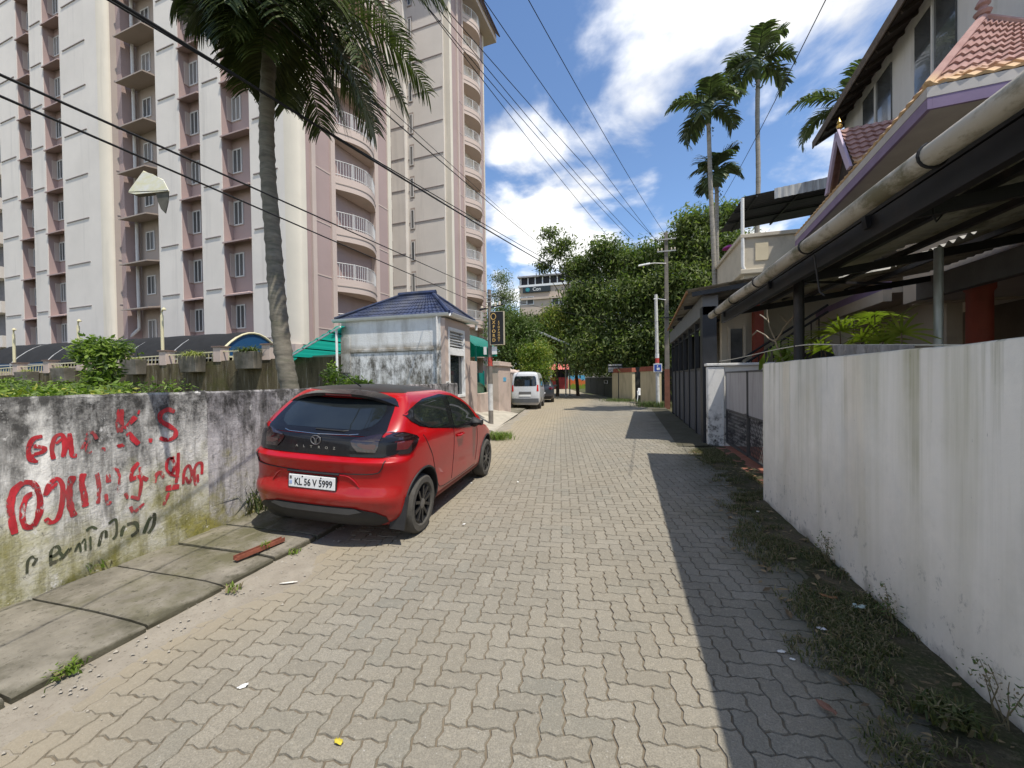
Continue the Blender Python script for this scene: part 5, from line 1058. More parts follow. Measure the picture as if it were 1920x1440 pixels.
m = Hb(); m.lathe([(0,0),(.04,.01),(.05,.05),(.025,.08),(.04,.11),(.012,.17),(0,.22)], (-.05,gv,6.05), n=10); m.build('finial', NT('brass', .3, .5, .9).color((0.55,0.36,0.10)).mat, house, smooth=True)
# upper storey
UW = 1.85; hb_('upper_wall', HWH, UW, UW+.2, 1.1, 8.2, 4.85, 9.6); hb_('upper_wall', HWH, UW+.201, 6.2, 1.1, 1.3, 4.85, 9.9); hb_('upper_wall', HWH, UW+.201, 5.2, 8.0, 8.2, 4.85, 9.6); hb_('roof_deck', TILE, 1.0, UW-.001, 1.0, 8.0, 5.9, 6.0)
def hv(px, py, u): p = onp(px, py, HO+HU*u, HU)-HO; return p.dot(HV)
for (pa, pb, muls) in ((1795, 1718, (1752,)), (1673, 1620, (1648,))):
    v0, v1 = hv(pa, 90, UW), hv(pb, 200, UW); m = Hb(); m.box(UW-.03, UW-.001, v0, v1, 6.1, 8.75); wd = m.build('window', WGR, house)
    for pp in muls: v = (v0+v1)/2; m = Hb(); m.box(UW-.055, UW-.031, v-.03, v+.03, 6.1, 8.75); m.build('mullion', HWH, wd)
hb_('corner_pier', HWH, 2.5, 2.9, 1.04, 1.099, 4.85, 9.8); 
m = Hb(); m.tube([(3.05,1.02,9.8),(3.05,1.02,6.0)], .05, 8); m.build('down_pipe', HWH, house, smooth=True)
# main roof with deep dark eaves
_f = on(1528,275,2,8.8)-HO; FV = _f.dot(HV); EU = _f.dot(HU); m = Hb(); m.hexa([(EU,.2,8.78),(EU,FV-.05,8.78),(5.2,FV-.05,11.0),(5.2,.2,11.0)], [(EU-.04,.2,8.95),(EU-.04,FV,8.95),(5.2,FV,11.2),(5.2,.2,11.2)]); m.build('main_roof', DKW, house)
m = Hb(); m.box(EU-.07, EU-.041, .2, FV+.02, 8.75, 8.97); m.build('eave_board', pm('old_eave_timber', (0.13,0.10,0.075), .8, .3, 5), house)
for k in range(17): v = .3+.52*k; m = Hb(); m.bar((EU+.01,v,8.75),(EU+1.2,v,9.44), .05, .09); m.build('rafter', DKW, house)
# ground floor, porch
hb_('porch_beam', BEI, .75, .95, -3, 2.4, 2.78, 4.84); hb_('porch_wall', BEI, .75, .95, -3, -.12, 0, 2.779); hb_('rear_wall', BEI, 3.0, 3.2, -3, 6, 0, 4.84); hb_('side_wall', BEI, .95, 3.0, 2.41, 2.6, 2.78, 4.84); hb_('ceiling', SOF, .96, 3.0, -3, 2.4, 2.8, 2.9)
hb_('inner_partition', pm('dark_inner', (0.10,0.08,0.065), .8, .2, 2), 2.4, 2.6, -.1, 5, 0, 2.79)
m = Hb(); m.lathe([(.16,0),(.16,.12),(.13,.14),(.125,2.66),(.15,2.7),(.15,2.78)], (.85,.78,0), n=18); m.build('column', RDW, house, smooth=True)
m = Hb(); m.hexa([(.5,2.45,2.86),(.62,2.45,2.86),(.62,5.9,2.86),(.5,5.9,2.86)], [(.5,2.45,3.06),(.62,2.45,3.06),(.62,5.9,3.06),(.5,5.9,3.06)]); m.build('lower_chajja', BEI, house); m = Hb(); m.box(.5, .62, 2.45, 5.9, 3.061, 3.2); m.build('chajja_trim', PUR, house)
hb_('chajja_slab', BEI, .621, 1.5, 2.45, 5.9, 3.0, 3.15); hb_('wing_wall', BEI, 1.4, 1.6, 2.6, 6.2, 0, 4.84)
m = Hb(); m.box(.72, .749, -1.6, -.9, 2.12, 2.15); m.build('ledge', pm('pale_ledge', (0.55,0.45,0.30), .8, .1, 4), house)
# ---------------------------------------------------------------- corrugated porch canopy with gutter
t = NT('asbestos_sheet', .9, .15); c = t.mix(t.rng(t.noise(2.5, 6, .7), .3, .7), (0.26,0.25,0.225), (0.40,0.38,0.335)); c = t.mix(t.rng(t.noise(1.4, 6, .7, loc=(4,4,4)), .5, .65, 0, .8), c, (0.06,0.058,0.045)); t.color(c); t.bump(t.noise(40, 4), .3, .01); ASB = t.mat
t = NT('stained_gutter', .6, .3); c = t.mix(t.rng(t.noise(1.6, 5, .65, (2,1,1)), .3, .7), (0.46,0.43,0.37), (0.33,0.30,0.24)); c = t.mix(t.rng(t.noise(2.2, 6, .72, (2,1,2), loc=(1,3,5)), .46, .60, 0, .85), c, (0.11,0.10,0.05)); t.color(c); t.bump(t.noise(25, 4), .2, .01); GUT = t.mat
STB = pm('black_steel', (0.014,0.014,0.016), .5, .3, 6, bump=0, dirt=(0.05,0.035,0.03))
cp = thing('porch_canopy', (2.8, 4, 0), 'low corrugated sheet canopy on black steel above the white wall', 'canopy')
CYA, CYB, GXC, GZ = -2.5, 8.2, 1.63, 2.76
def cz(x): return GZ+.07+.135*(x-GXC)
m = MB(); pit = .145; rows = []; n = int((CYB-CYA)/pit*8)
for k in range(n+1):
    y = CYA+(CYB-CYA)*k/n; d_ = .024*math.cos(2*math.pi*(y-CYA)/pit); e_ = .02*nz(y*1.2, 0)+.03*(math.floor(y/1.05) % 2)
    xe = 3.0 if 5.5 < y < 7.0 else 4.75; rows.append([(GXC-.035+e_*.6, y, cz(GXC)+d_), (2.35, y, cz(2.35)+d_), (2.35, y, cz(2.35)+d_+.03), (xe, y, cz(xe)+d_+.03)])  # sheet cut short here: an added opening that lets sun onto the fan palm
m.grid(rows); m.build('roof_sheet', ASB, cp, smooth=True)
m = MB(); m.grid([[(x_, y, cz(x_)+.03+.024*math.cos(2*math.pi*(y-CYA)/pit)) for x_ in (3.62, 4.75)] for y in [5.45+1.6*k/88 for k in range(89)]]); m.build('roof_sheet', ASB, cp, smooth=True)
m = MB(); m.box(4.60, 4.74, CYA, CYB, cz(4.6)-.42, cz(4.6)-.09); m.build('inner_beam', pm('grey_beam', (0.12,0.12,0.12), .7, .15, 3), cp)
for x in (1.72, 2.35, 2.98, 3.7): m = MB(); m.box(x-.025, x+.025, CYA, CYB, cz(x)-.085, cz(x)-.03); m.build('purlin', STB, cp)
for y in (-.5, 1.6, 3.5, 5.55, 7.9): m = MB(); m.bar((1.66,y,cz(1.66)-.13),(4.8,y,cz(4.8)-.13), .05, .09); m.build('rafter', STB, cp)
for (y0_, y1_) in ((1.6,5.55), (5.55,7.9)): m = MB(); m.bar((1.75,y0_,cz(1.75)-.10),(4.1,y1_,cz(4.1)-.10), .03); m.build('brace', STB, cp)
m = MB(); m.box(1.69, 1.75, CYA, CYB, GZ-.17, GZ-.02); m.build('eave_beam', STB, cp)
m = MB(); m.tube([(1.985,5.55,0),(1.985,5.55,cz(1.985)-.10)], .055, 14); m.build('post', STB, cp, smooth=True)
m = MB(); m.tube([(3.2,5.36,0),(3.2,5.36,cz(3.2)-.1)], .038, 12); m.build('post', pm('galv_post', (0.38,0.42,0.44), .4, .1, 8, metal=.4, bump=0), cp, smooth=True)
m = MB(); m.tube([(GXC-.10+.012*nz(y*.8, 2), y, GZ-.02+.014*nz(y*.7, 5)) for y in [CYA+(CYB+.02-CYA)*k/50 for k in range(51)]], .060, 16); gt_ = m.build('gutter_pipe', GUT, cp, smooth=True)
for y in (2.6, 4.1, 5.45, 6.6, 7.65): 
    m = MB(); m.tube([(GXC-.10+.065*math.cos(a), y, GZ-.02+.065*math.sin(a)) for a in [2*math.pi*k/16 for k in range(17)]], .008, 5, cap=False); m.build('strap', STB, gt_)
m = MB(); m.tube([(GXC-.05,4.1,GZ-.1),(GXC-.0,4.12,GZ-.42),(GXC+.03,4.1,GZ-.46)], .008, 5); m.build('hanging_wire', STB, cp)
m = MB(); m.tube([(2.0,3.4,cz(2)-.12),(2.0,3.4,cz(2)-.2),(2.03,3.42,cz(2)-.24),(2.06,3.42,cz(2)-.2)], .006, 5); m.build('hook', STB, cp)
# rope, draped cloth
rp = MB(); pts = [(2.02, 10.02, 1.95), (1.95, 8.4, 1.93), (1.94, 5.6, 1.96), (1.93, 4.3, 1.875), (2.2, 3.45, 1.80)]; rp.tube(smooth_line([(p[1], p[2]) for p in pts]) and [(interp(p[0], [(3.45,2.2),(4.3,1.93),(5.6,1.94),(8.4,1.95),(10.02,2.02)]), p[0], p[1]) for p in smooth_line([(p[1], p[2]) for p in pts])], .006, 6)
tag(rp.build('clothes_line', NT('rope', .8).color((0.62,0.60,0.52)).mat, smooth=True), 'thin white rope strung along behind the white wall', 'rope')
rows = []
for k in range(37):
    y = 4.55-1.15*k/36; zt_ = interp(y, [(3.3,1.80),(4.3,1.878),(4.7,1.90)]); row = []
    for j in range(9): f = j/8; row.append((1.90+.028*math.sin(k*1.15+j*.3)*f+.012*nz(y*9, j), y+.02*math.sin(j)*f, zt_-.16*f-.02*math.sin(k*.7)*f))
    rows.append(row)
m = MB(); m.grid(rows); o_ = m.build('drying_cloth', pm('grey_cloth', (0.25,0.235,0.22), .9, .45, 5, bscale=120, stretch=(1,3,.5)), smooth=True); so_ = o_.modifiers.new('s', 'SOLIDIFY'); so_.thickness = .004
tag(o_, 'crumpled grey cloth drying on the rope above the white wall', 'cloth')
# ---------------------------------------------------------------- dark steel shed
SHG = pm('shed_sheet', (0.075,0.078,0.085), .6, .25, 2, bump=.05, stretch=(1,6,.4), dirt=(0.16,0.15,0.14)); SHF = pm('shed_fascia', (0.14,0.145,0.155), .5, .12, 3, bump=.03); SHB = pm('shed_frame', (0.02,0.022,0.026), .5, .2, 5, bump=0)
sh = thing('steel_shed', (3.6, 14.5, 0), 'dark steel-framed shed with sheet-panelled front and rusty eave', 'shed')
def sxx(y): return 1.78+.011*(y-10)
m = MB(); m.box(1.72, 2.03, 10.28, 10.60, 0, 3.25); m.build('corner_post', SHB, sh, bevel=.01)
m = MB(); m.hexa([(sxx(10.3)-.06,10.28,3.04),(sxx(10.3)+.28,10.28,3.04),(sxx(18.6)+.28,18.6,3.04),(sxx(18.6)-.06,18.6,3.04)], [(sxx(10.3)-.06,10.28,3.50),(sxx(10.3)+.28,10.28,3.50),(sxx(18.6)+.28,18.6,3.50),(sxx(18.6)-.06,18.6,3.50)]); m.build('fascia_beam', SHF, sh, bevel=.01)
yp = [10.62+1.31*k for k in range(7)]
for k, (a, b) in enumerate(zip(yp, yp[1:])):
    x = sxx((a+b)/2)+.06; m = MB(); n = 14; rows = []
    for q in range(n+1): y = a+.05+(b-a-.1)*q/n; dd = .018*(1 if (q//1) % 2 else -1); rows.append([(x+dd, y, .06), (x+dd, y, 1.78)])
    m.grid(rows); m.build('sheet_panel', SHG, sh)
    m = MB(); m.bar((x,a,1.80),(x,b,1.80), .05); m.build('rail', SHB, sh); m = MB(); m.bar((x,a,2.85),(x,b,2.85), .04); m.build('rail', SHB, sh)
for y in yp[1:]: x = sxx(y)+.05; m = MB(); m.box(x-.05, x+.05, y-.045, y+.045, 0, 3.04); m.build('post', SHB, sh)
m = MB(); rows = []; n = 150
for k in range(n+1):
    y = 9.98+8.74*k/n; d_ = .02*math.cos(k*1.9); x0 = 1.34+.043*(y-9.7); rows.append([(x0, y, 3.58+d_+.012*(y-9.7)*.8), (4.0, y, 3.92+d_), (6.6, y, 4.22+d_)])
m.grid(rows); m.build('roof_sheet', ASB, sh, smooth=True)
m = MB(); m.hexa([(1.335,10.0,3.525),(1.375,10.0,3.525),(1.76,18.7,3.60),(1.72,18.7,3.60)], [(1.335,10.0,3.58),(1.375,10.0,3.58),(1.76,18.7,3.66),(1.72,18.7,3.66)]); m.build('eave_strip', pm('rusty_eave', (0.30,0.16,0.07), .8, .4, 9), sh)
for y in (10.06, 12.0, 14.3, 16.6, 18.6): m = MB(); m.bar((1.45+.04*(y-9.7),y,3.5),(6.5,y,4.1), .05, .1); m.build('rafter', SHB, sh)
for x in (3.0, 4.6, 6.2): m = MB(); m.bar((x,10.02,3.60+.115*(x-2)),(x,18.6,3.62+.115*(x-2)), .05); m.build('purlin', SHB, sh)
m = MB(); m.box(4.6, 4.7, 10.6, 18.4, 0, 2.2); m.build('rear_screen', SHB, sh); m = MB(); m.box(1.95, 6.4, 18.45, 18.55, 0, 3.3); m.build('end_screen', SHB, sh)
for y in (10.4, 14.5, 18.4): m = MB(); m.box(6.3, 6.4, y, y+.1, 0, 4.1); m.build('post', SHB, sh)
# ---------------------------------------------------------------- house and stair seen between canopy and shed
CRH = pm('cream_house_paint', (0.50,0.45,0.36), .85, .08, 2, dirt=(0.3,0.27,0.22), dirtamt=.2)
h2 = thing('cream_house', (4.4, 14.6, 0), 'cream house with balcony parapet and dark sheet canopy beyond the arecas', 'house')
m = MB(); m.box(2.55, 3.35, 12.3, 12.5, 0, 3.5); m.build('wall', CRH, h2); m = MB(); m.box(2.75, 3.05, 12.26, 12.299, 1.95, 2.9); wd = m.build('window', WGR, h2)
for a, b, c_, d_ in ((2.68,3.12,1.82,1.94),(2.68,2.745,1.941,2.95),(3.055,3.12,1.941,2.95)): m = MB(); m.box(a, b, 12.2, 12.258, c_, d_); m.build('window_trim', CRH, wd)
m = MB(); m.box(3.2, 3.42, 11.75, 11.97, 0, 3.6); m.build('column', RDW, h2)
m = MB(); m.box(3.55, 8.5, 14.05, 18, 0, 4.75); m.build('storey_wall', CRH, h2); m = MB(); m.box(3.42, 8.6, 13.9, 18, 4.751, 4.9); m.build('floor_band', CRH, h2, bevel=.02)
m = MB(); m.box(3.5, 8.5, 14.0, 14.18, 4.901, 5.86); m.box(3.5, 3.68, 14.181, 18, 4.901, 5.86); m.build('parapet', CRH, h2); m = MB(); m.box(3.42, 8.5, 13.92, 14.26, 5.861, 5.98); m.box(3.42, 3.76, 14.261, 18, 5.861, 5.98); m.build('parapet_coping', CRH, h2, bevel=.015)
m = MB(); m.box(3.85, 4.2, 13.97, 13.999, 5.15, 5.7); m.build('parapet_panel', pm('cream_light', (0.62,0.54,0.38), .8, .08, 3), h2)
m = MB(); n = 60; rows = []
for k in range(n+1): y = 13.95+3.2*k/n; rows.append([(3.5, y, 7.12+.015*math.cos(k*2)), (8.6, y, 7.62+.015*math.cos(k*2))])
m.grid(rows); m.build('canopy_sheet', pm('dark_canopy_sheet', (0.05,0.052,0.055), .6, .2, 3), h2, smooth=True)
for k in range(40):
    pass
rows = []
for k in range(81): x = 4.35+3.6*k/80; rows.append([(x, 13.9+.014*math.cos(k*1.6), 6.86+.098*(x-3.5)), (x, 13.9+.014*math.cos(k*1.6), 7.17+.098*(x-3.5))])
m = MB(); m.grid(rows); m.build('canopy_valance', pm('zinc_sheet', (0.42,0.43,0.43), .5, .25, 3, stretch=(5,5,.5), dirt=(0.15,0.13,0.12)), h2, smooth=True)
for x in (3.9, 5.2, 6.5): m = MB(); m.bar((x,13.95,7.07+.098*(x-3.5)),(x,17.1,7.07+.098*(x-3.5)), .05); m.build('canopy_rafter', SHB, h2)
for y in (15, 16): m = MB(); m.bar((3.5,y,7.06),(8.5,y,7.55), .05); m.build('canopy_purlin', SHB, h2)
m = MB(); m.tube([(3.54,13.97,4.9),(3.5,13.97,5.0),(3.5,13.97,7.1)], .05, 10); m.build('white_pipe', MT['white'], h2, smooth=True)
m = MB(); m.lathe([(0,.14),(.09,.11),(.19,.05),(.24,0)], (3.5,15.6,6.05), n=12); m.build('parasol', NT('magenta_cloth', .7).color((0.45,0.06,0.30)).mat, h2)
st = thing('outdoor_stair', (3.3, 11.2, 0), 'steel stair handrail rising behind the sunlit return wall', 'stair')
for dz in (0, .16): m = MB(); m.tube([(2.35,11.3,1.55+dz),(3.2,11.25,2.15+dz),(4.6,11.2,3.1+dz)], .028, 7); m.build('handrail', STB, st, smooth=True)
for k in range(10): x = 3.0+.16*k; m = MB(); m.bar((x,11.26,.5+.68*(x-2.35)),(x,11.26,1.55+.69*(x-2.35)), .02); m.build('baluster', STB, st)
for k in range(8): m = MB(); m.box(2.45+.26*k, 2.75+.26*k, 11.3, 12.1, .1+.17*k, .16+.17*k); m.build('tread', SHB, st)
# ============================================================ VEGETATION
BARK = pm('bark', (0.10,0.075,0.05), .95, .35, 5, bump=.6, bscale=14, stretch=(1,1,.35)); PBARK = pm('palm_bark', (0.16,0.143,0.11), .95, .35, 5, bump=.7, bscale=18, stretch=(1,1,4), dirt=(0.08,0.085,0.05)); ABARK = pm('areca_bark', (0.30,0.275,0.235), .9, .25, 5, bump=.3, stretch=(1,1,6), dirt=(0.12,0.12,0.07))
MG = leaf_mat('mango_leaf', (0.07,0.108,0.032), (0.25,0.28,0.10), .42, .6); OL = leaf_mat('olive_leaf', (0.05,0.075,0.02), (0.13,0.16,0.045), .3, .5); BG = leaf_mat('bright_leaf', (0.10,0.17,0.02), (0.22,0.30,0.05), .35, .45); DG = leaf_mat('deep_leaf', (0.05,0.085,0.022), (0.12,0.175,0.045), .35, .6); YL = leaf_mat('yellow_leaf', (0.22,0.26,0.03), (0.38,0.36,0.07), .35, .5); PL = leaf_mat('pale_leaf', (0.13,0.17,0.08), (0.22,0.25,0.13), .3, .5)
CO = leaf_mat('coconut_leaf', (0.028,0.042,0.012), (0.085,0.105,0.03), .22, .38); AR = leaf_mat('areca_leaf', (0.045,0.066,0.03), (0.14,0.17,0.075), .25, .45); RH = leaf_mat('fan_palm_leaf', (0.14,0.20,0.02), (0.27,0.32,0.05), .35, .4); SPD = leaf_mat('spider_plant_leaf', (0.20,0.23,0.05), (0.42,0.42,0.16), .3, .5)
def leafcloud(name, parent, blobs, n, size, mats, seed=1, per=12, spread=.35, aspect=.34, hang=.5, shell=.45, mprob=None):
    rs = np.random.RandomState(seed); wts = np.array([b[2] for b in blobs], float); wts /= wts.sum(); nc = n//per
    bi = rs.choice(len(blobs), nc, p=wts); cen = np.array([b[0] for b in blobs])[bi]; rad = np.array([b[1] for b in blobs])[bi]
    d = rs.randn(nc, 3); d /= np.linalg.norm(d, axis=1)[:,None]; r = rs.rand(nc)**shell; cl = cen+d*rad*r[:,None]*(.82+.3*rs.rand(nc))[:,None]
    P = np.repeat(cl, per, 0)+rs.randn(nc*per, 3)*spread*np.array([1,1,.75]); N = len(P)
    a = rs.rand(N)*2*np.pi; el = -hang+rs.randn(N)*.55; dv = np.stack([np.cos(a)*np.cos(el), np.sin(a)*np.cos(el), np.sin(el)], 1)
    up = rs.randn(N, 3)*.5+np.array([0,0,1.0]); sd = np.cross(dv, up); sd /= np.linalg.norm(sd, axis=1)[:,None]+1e-9; nr_ = np.cross(sd, dv)
    L_ = size*(.6+.8*rs.rand(N))[:,None]; w_ = L_*aspect*.5
    V = np.stack([P, P+dv*L_*.45+sd*w_-nr_*w_*.25, P+dv*L_, P+dv*L_*.45-sd*w_-nr_*w_*.25], 1).reshape(-1, 3); F_ = np.arange(N*4).reshape(N, 4)
    cr_ = np.repeat(rs.rand(nc), per)*.6+rs.rand(N)*.4
    mi = np.repeat(rs.choice(len(mats), nc, p=mprob), per) if len(mats) > 1 else None
    return fast_mesh(name, V, F_, mats, mi, parent=parent, attr=cr_)
def limb(m, a, b, r0, r1, bend=.15, n=6, seed=0):
    a, b = Vector(a), Vector(b); pts = []
    for k in range(n+1): t_ = k/n; p = a.lerp(b, t_); p += Vector((nz(t_*2, seed, 1), nz(t_*2, seed, 5), .3*nz(t_*2, seed, 9)))*bend*(b-a).length*math.sin(math.pi*t_); pts.append(p)
    m.tube(pts, [r0+(r1-r0)*k/n for k in range(n+1)], 8); return pts
def tree(name, label, base, blobs, n, size, mats, trunk_r, trunk_h, group=None, seed=1, bark=BARK, cat='tree', **kw):
    tr_ = thing(name, base, label, cat, group); m = MB(); fork = Vector(base)+Vector((.3*nz(seed, 1), .3*nz(seed, 2), trunk_h)); limb(m, Vector(base)-Vector((0,0,.1)), fork, trunk_r, trunk_r*.72, .08, seed=seed); m.build('trunk', bark, tr_, smooth=True)
    for i, (c, r, w_) in enumerate(blobs): m = MB(); limb(m, fork-Vector((0,0,.1*i % .5)), Vector(c)+Vector((0,0,-.1*r[2])), trunk_r*.42, trunk_r*.10, .18, seed=seed+i*3); m.build('limb', bark, tr_, smooth=True)
    leafcloud('crown', tr_, blobs, n, size, mats, seed, **kw); return tr_
def P3(px, py, Y): p = on(px, py, 1, Y); return (p.x, p.y, p.z)
def bl(px, py, Y, rx, rz, w_=1.0, ry=None): return (P3(px, py, Y), (rx, ry or rx, rz), w_)
TG = 'trees shading the far end of the lane'
tree('mango_tree', 'big dark mango tree spreading over the lane behind the street pole', (0.9, 34, 0), [bl(1145,610,34,3.4,2.8,1.6), bl(1110,555,34.5,2.2,1.6,.9), bl(1165,500,35,2.0,1.6,.9), bl(1135,470,34,1.3,1.0,.4), bl(1205,490,33,1.8,1.5,.7), bl(1225,560,33,2.0,2.0,.9), bl(1185,555,32,2.0,1.6,.9), bl(1120,660,33,3.2,1.7,1.1), bl(1200,650,32,3.0,1.9,1.1), bl(1075,600,36,1.8,1.8,.6), bl(1250,610,31,1.8,1.8,.6), bl(1095,500,35,1.0,.9,.3)], 62000, .34, [MG, DG], .38, 3.2, TG, 3, spread=.42, mprob=[.75,.25])
tree('mango_tree', 'tall mango tree rising behind the steel shed and areca trunks', (5.2, 31, 0), [bl(1300,540,31,2.6,2.2,1.2), bl(1335,465,31,1.7,1.5,.8), bl(1275,470,32,1.7,1.4,.8), bl(1300,415,31,1.2,.9,.35), bl(1345,560,30,2.2,2.4,.9), bl(1362,410,31,1.1,1.0,.35), bl(1300,630,30,3.0,2.0,1.0), bl(1260,530,31,1.5,1.6,.6), bl(1385,470,30,1.1,1.2,.4)], 42000, .34, [MG, DG], .34, 3.5, TG, 8, spread=.40, mprob=[.8,.2])
sp_ = tree('rain_tree', 'thin arching leafy boughs reaching out left of the big mango crown', (-4.2, 36, 0), [bl(1045,470,36,1.5,1.0,.5), bl(1030,435,36,1.0,.5,.3), bl(1020,500,36,.8,.6,.25), bl(1075,500,36,1.4,1.2,.7), bl(1060,455,36,.9,.5,.3), bl(1085,560,36,1.6,1.8,.8)], 4600, .34, [MG, OL], .16, 5.5, TG, 12, spread=.30, shell=.6)
tree('olive_tree', 'olive green creeper-hung tree behind the parked van', (-8.6, 38, 0), [bl(1024,618,38,2.4,1.5,1.2), bl(1045,630,38,2.6,1.7,1.0), bl(984,625,39,2.0,1.9,.9), bl(1000,650,38,3.0,1.8,1.0), bl(1060,655,38,2.4,1.4,.8)], 26000, .30, [OL, DG, YL], .25, 3, TG, 21, mprob=[.6,.28,.12])
tree('creeper_tree', 'yellow-green creeper-clad tree left of the big mango', (-5.9, 35, 0), [bl(1052,610,35,.9,1.7,.8), bl(1040,645,35,.8,1.3,.5), bl(1038,592,35,.8,.8,.5)], 9000, .24, [YL, BG, OL], .16, 3, TG, 25, mprob=[.4,.35,.25], hang=1.0)
tree('shade_tree', 'dark leafy tree behind the hoarding pole and pink fence', (-9.4, 30, 0), [bl(955,640,30,2.2,2.2,1.2), bl(972,622,30,1.6,1.4,.9), bl(945,600,31,1.2,1.3,.5), bl(980,660,29,2.0,1.6,.9)], 18000, .27, [DG, OL], .2, 2.6, TG, 31, mprob=[.7,.3])
tree('slender_tree', 'slender pale feathery tree standing above the hoarding pole', (-12.5, 40, 0), [bl(940,520,40,.9,.5,.4), bl(945,555,40,1.4,1.1,.8), bl(952,590,40,1.0,1.1,.6), bl(935,600,40,1.2,1.5,.6)], 6500, .22, [PL, OL], .12, 7, TG, 37, mprob=[.75,.25], spread=.4)
tree('bright_bush', 'bright yellow-green bush rising above the silver van', (-7.2, 27, 0), [bl(1000,690,27,.9,1.0,1.0), bl(1015,660,27,.8,.9,.8), bl(990,665,27,.6,.8,.6), bl(1022,695,26.5,.6,.8,.6)], 8000, .15, [BG, YL], .07, 1.2, None, 41, mprob=[.7,.3], cat='bush', spread=.2)
# far wood closing the view behind
rsf = random.Random(3); blobs = []
for k in range(26): x = -46+4.2*k+rsf.uniform(-1,1); blobs.append(((x, 66+rsf.uniform(-4,10), 3.5+rsf.uniform(0,2.5)), (3.2,3,3.2+rsf.uniform(0,2.2)), 1))
o_ = leafcloud('distant_wood', None, blobs, 60000, .5, [DG, OL], 55, spread=.6, mprob=[.6,.4]); tag(o_, 'dark green mass of distant trees behind the lane', 'wood', kind='stuff')
blobs = [((4+2.6*k, 27.5+rsf.uniform(-1,1.5), 2.2+rsf.uniform(0,1.2)), (1.9,1.5,2.4), 1) for k in range(8)]+[((-2.5+1.2*k, 45+rsf.uniform(-2,2), 2.6), (1.8,1.6,2.6), 1) for k in range(7)]
o_ = leafcloud('undergrowth', None, blobs, 26000, .32, [DG, MG], 57, spread=.45); tag(o_, 'dense dark undergrowth below the big trees', 'undergrowth', kind='stuff')
# plot behind the slogan wall
def bush(label, pts, n, size, mats, seed, mprob=None, **kw):
    c = np.mean([p[0] for p in pts], 0); r_ = thing('shrub', (c[0], c[1], 0), label, 'shrub')
    for i, p in enumerate(pts[:4]): m = MB(); limb(m, (c[0]+.1*i, c[1], 0), p[0], .03, .01, .1, seed=seed+i); m.build('stem', BARK, r_, smooth=True)
    leafcloud('foliage', r_, pts, n, size, mats, seed, mprob=mprob, **kw); return r_
bush('large glossy-leaved shrub standing against the mossy compound wall', [(P3(195,655,8.2),(.95,.5,.35),1.6), (P3(170,665,8.2),(.5,.5,.35),.7), (P3(195,700,8.0),(.6,.4,.55),1.0), (P3(175,720,7.8),(.5,.4,.35),.5), (P3(215,735,7.6),(.5,.3,.3),.4)], 3400, .17, [DG, BG], 61, [.45,.55], spread=.10, aspect=.42, hang=.25)
bush('bright low weeds topping the slogan wall at its far mossy end', [(P3(30,742,4.6),(1.0,.5,.12),1), (P3(95,747,4.4),(.9,.4,.09),1), (P3(150,744,5.0),(.8,.4,.11),1), (P3(210,750,4.4),(.7,.3,.06),.6), (P3(-60,738,4.6),(1.2,.5,.16),1)], 2600, .11, [BG, DG, YL], 63, [.6,.25,.15], spread=.09, aspect=.45, hang=.1)
bush('rank green weeds filling the plot at the foot of the compound wall', [(P3(20,722,9.5),(1.6,.8,.25),1), (P3(110,728,9.3),(1.6,.8,.2),1), (P3(290,730,9.0),(1.6,.6,.12),.5)], 1800, .14, [BG, DG], 64, [.5,.5], spread=.14, aspect=.45, hang=.1)
bush('leafy creeper sprouting beside the coconut trunk below the cabin', [(P3(625,708,8.8),(.28,.3,.22),.8), (P3(655,716,8.8),(.4,.3,.12),.9), (P3(625,690,9.5),(.10,.1,.28),.4), (P3(680,720,8.6),(.3,.2,.08),.5)], 800, .12, [BG, DG], 67, [.6,.4], spread=.06, aspect=.5, hang=.2)
# arching strap-leaf plants
def strap_plant(parent, c, n, ln, mat, wd=.02, seed=1, rise=.9, name='leaves'):
    rs = np.random.RandomState(seed); V = []; F_ = []; at = []
    for i in range(n):
        a = rs.rand()*2*np.pi; L_ = ln*(.6+.6*rs.rand()); e0 = rise*(.55+.6*rs.rand()); p = np.array(c, float)+np.array([np.cos(a), np.sin(a), 0])*.03; sd = np.array([-np.sin(a), np.cos(a), 0]); b = len(V); K = 7; bend = 1.6+.9*rs.rand()
        for k in range(K):
            f = k/(K-1); w_ = wd*(1-f**2)*.5+.0008; V += [p-sd*w_, p+sd*w_]; el = e0-bend*f; p = p+np.array([np.cos(a)*np.cos(el), np.sin(a)*np.cos(el), np.sin(el)])*L_/K
        for k in range(K-1): F_.append((b+2*k, b+2*k+1, b+2*k+3, b+2*k+2)); at.append(rs.rand() if k == 0 else at[-1])
    return fast_mesh(name, V, F_, mat, parent=parent, attr=at)
PLN = pm('planter_concrete', (0.20,0.175,0.14), .9, .3, 3, dirt=(0.06,0.055,0.03), dirtamt=.8)
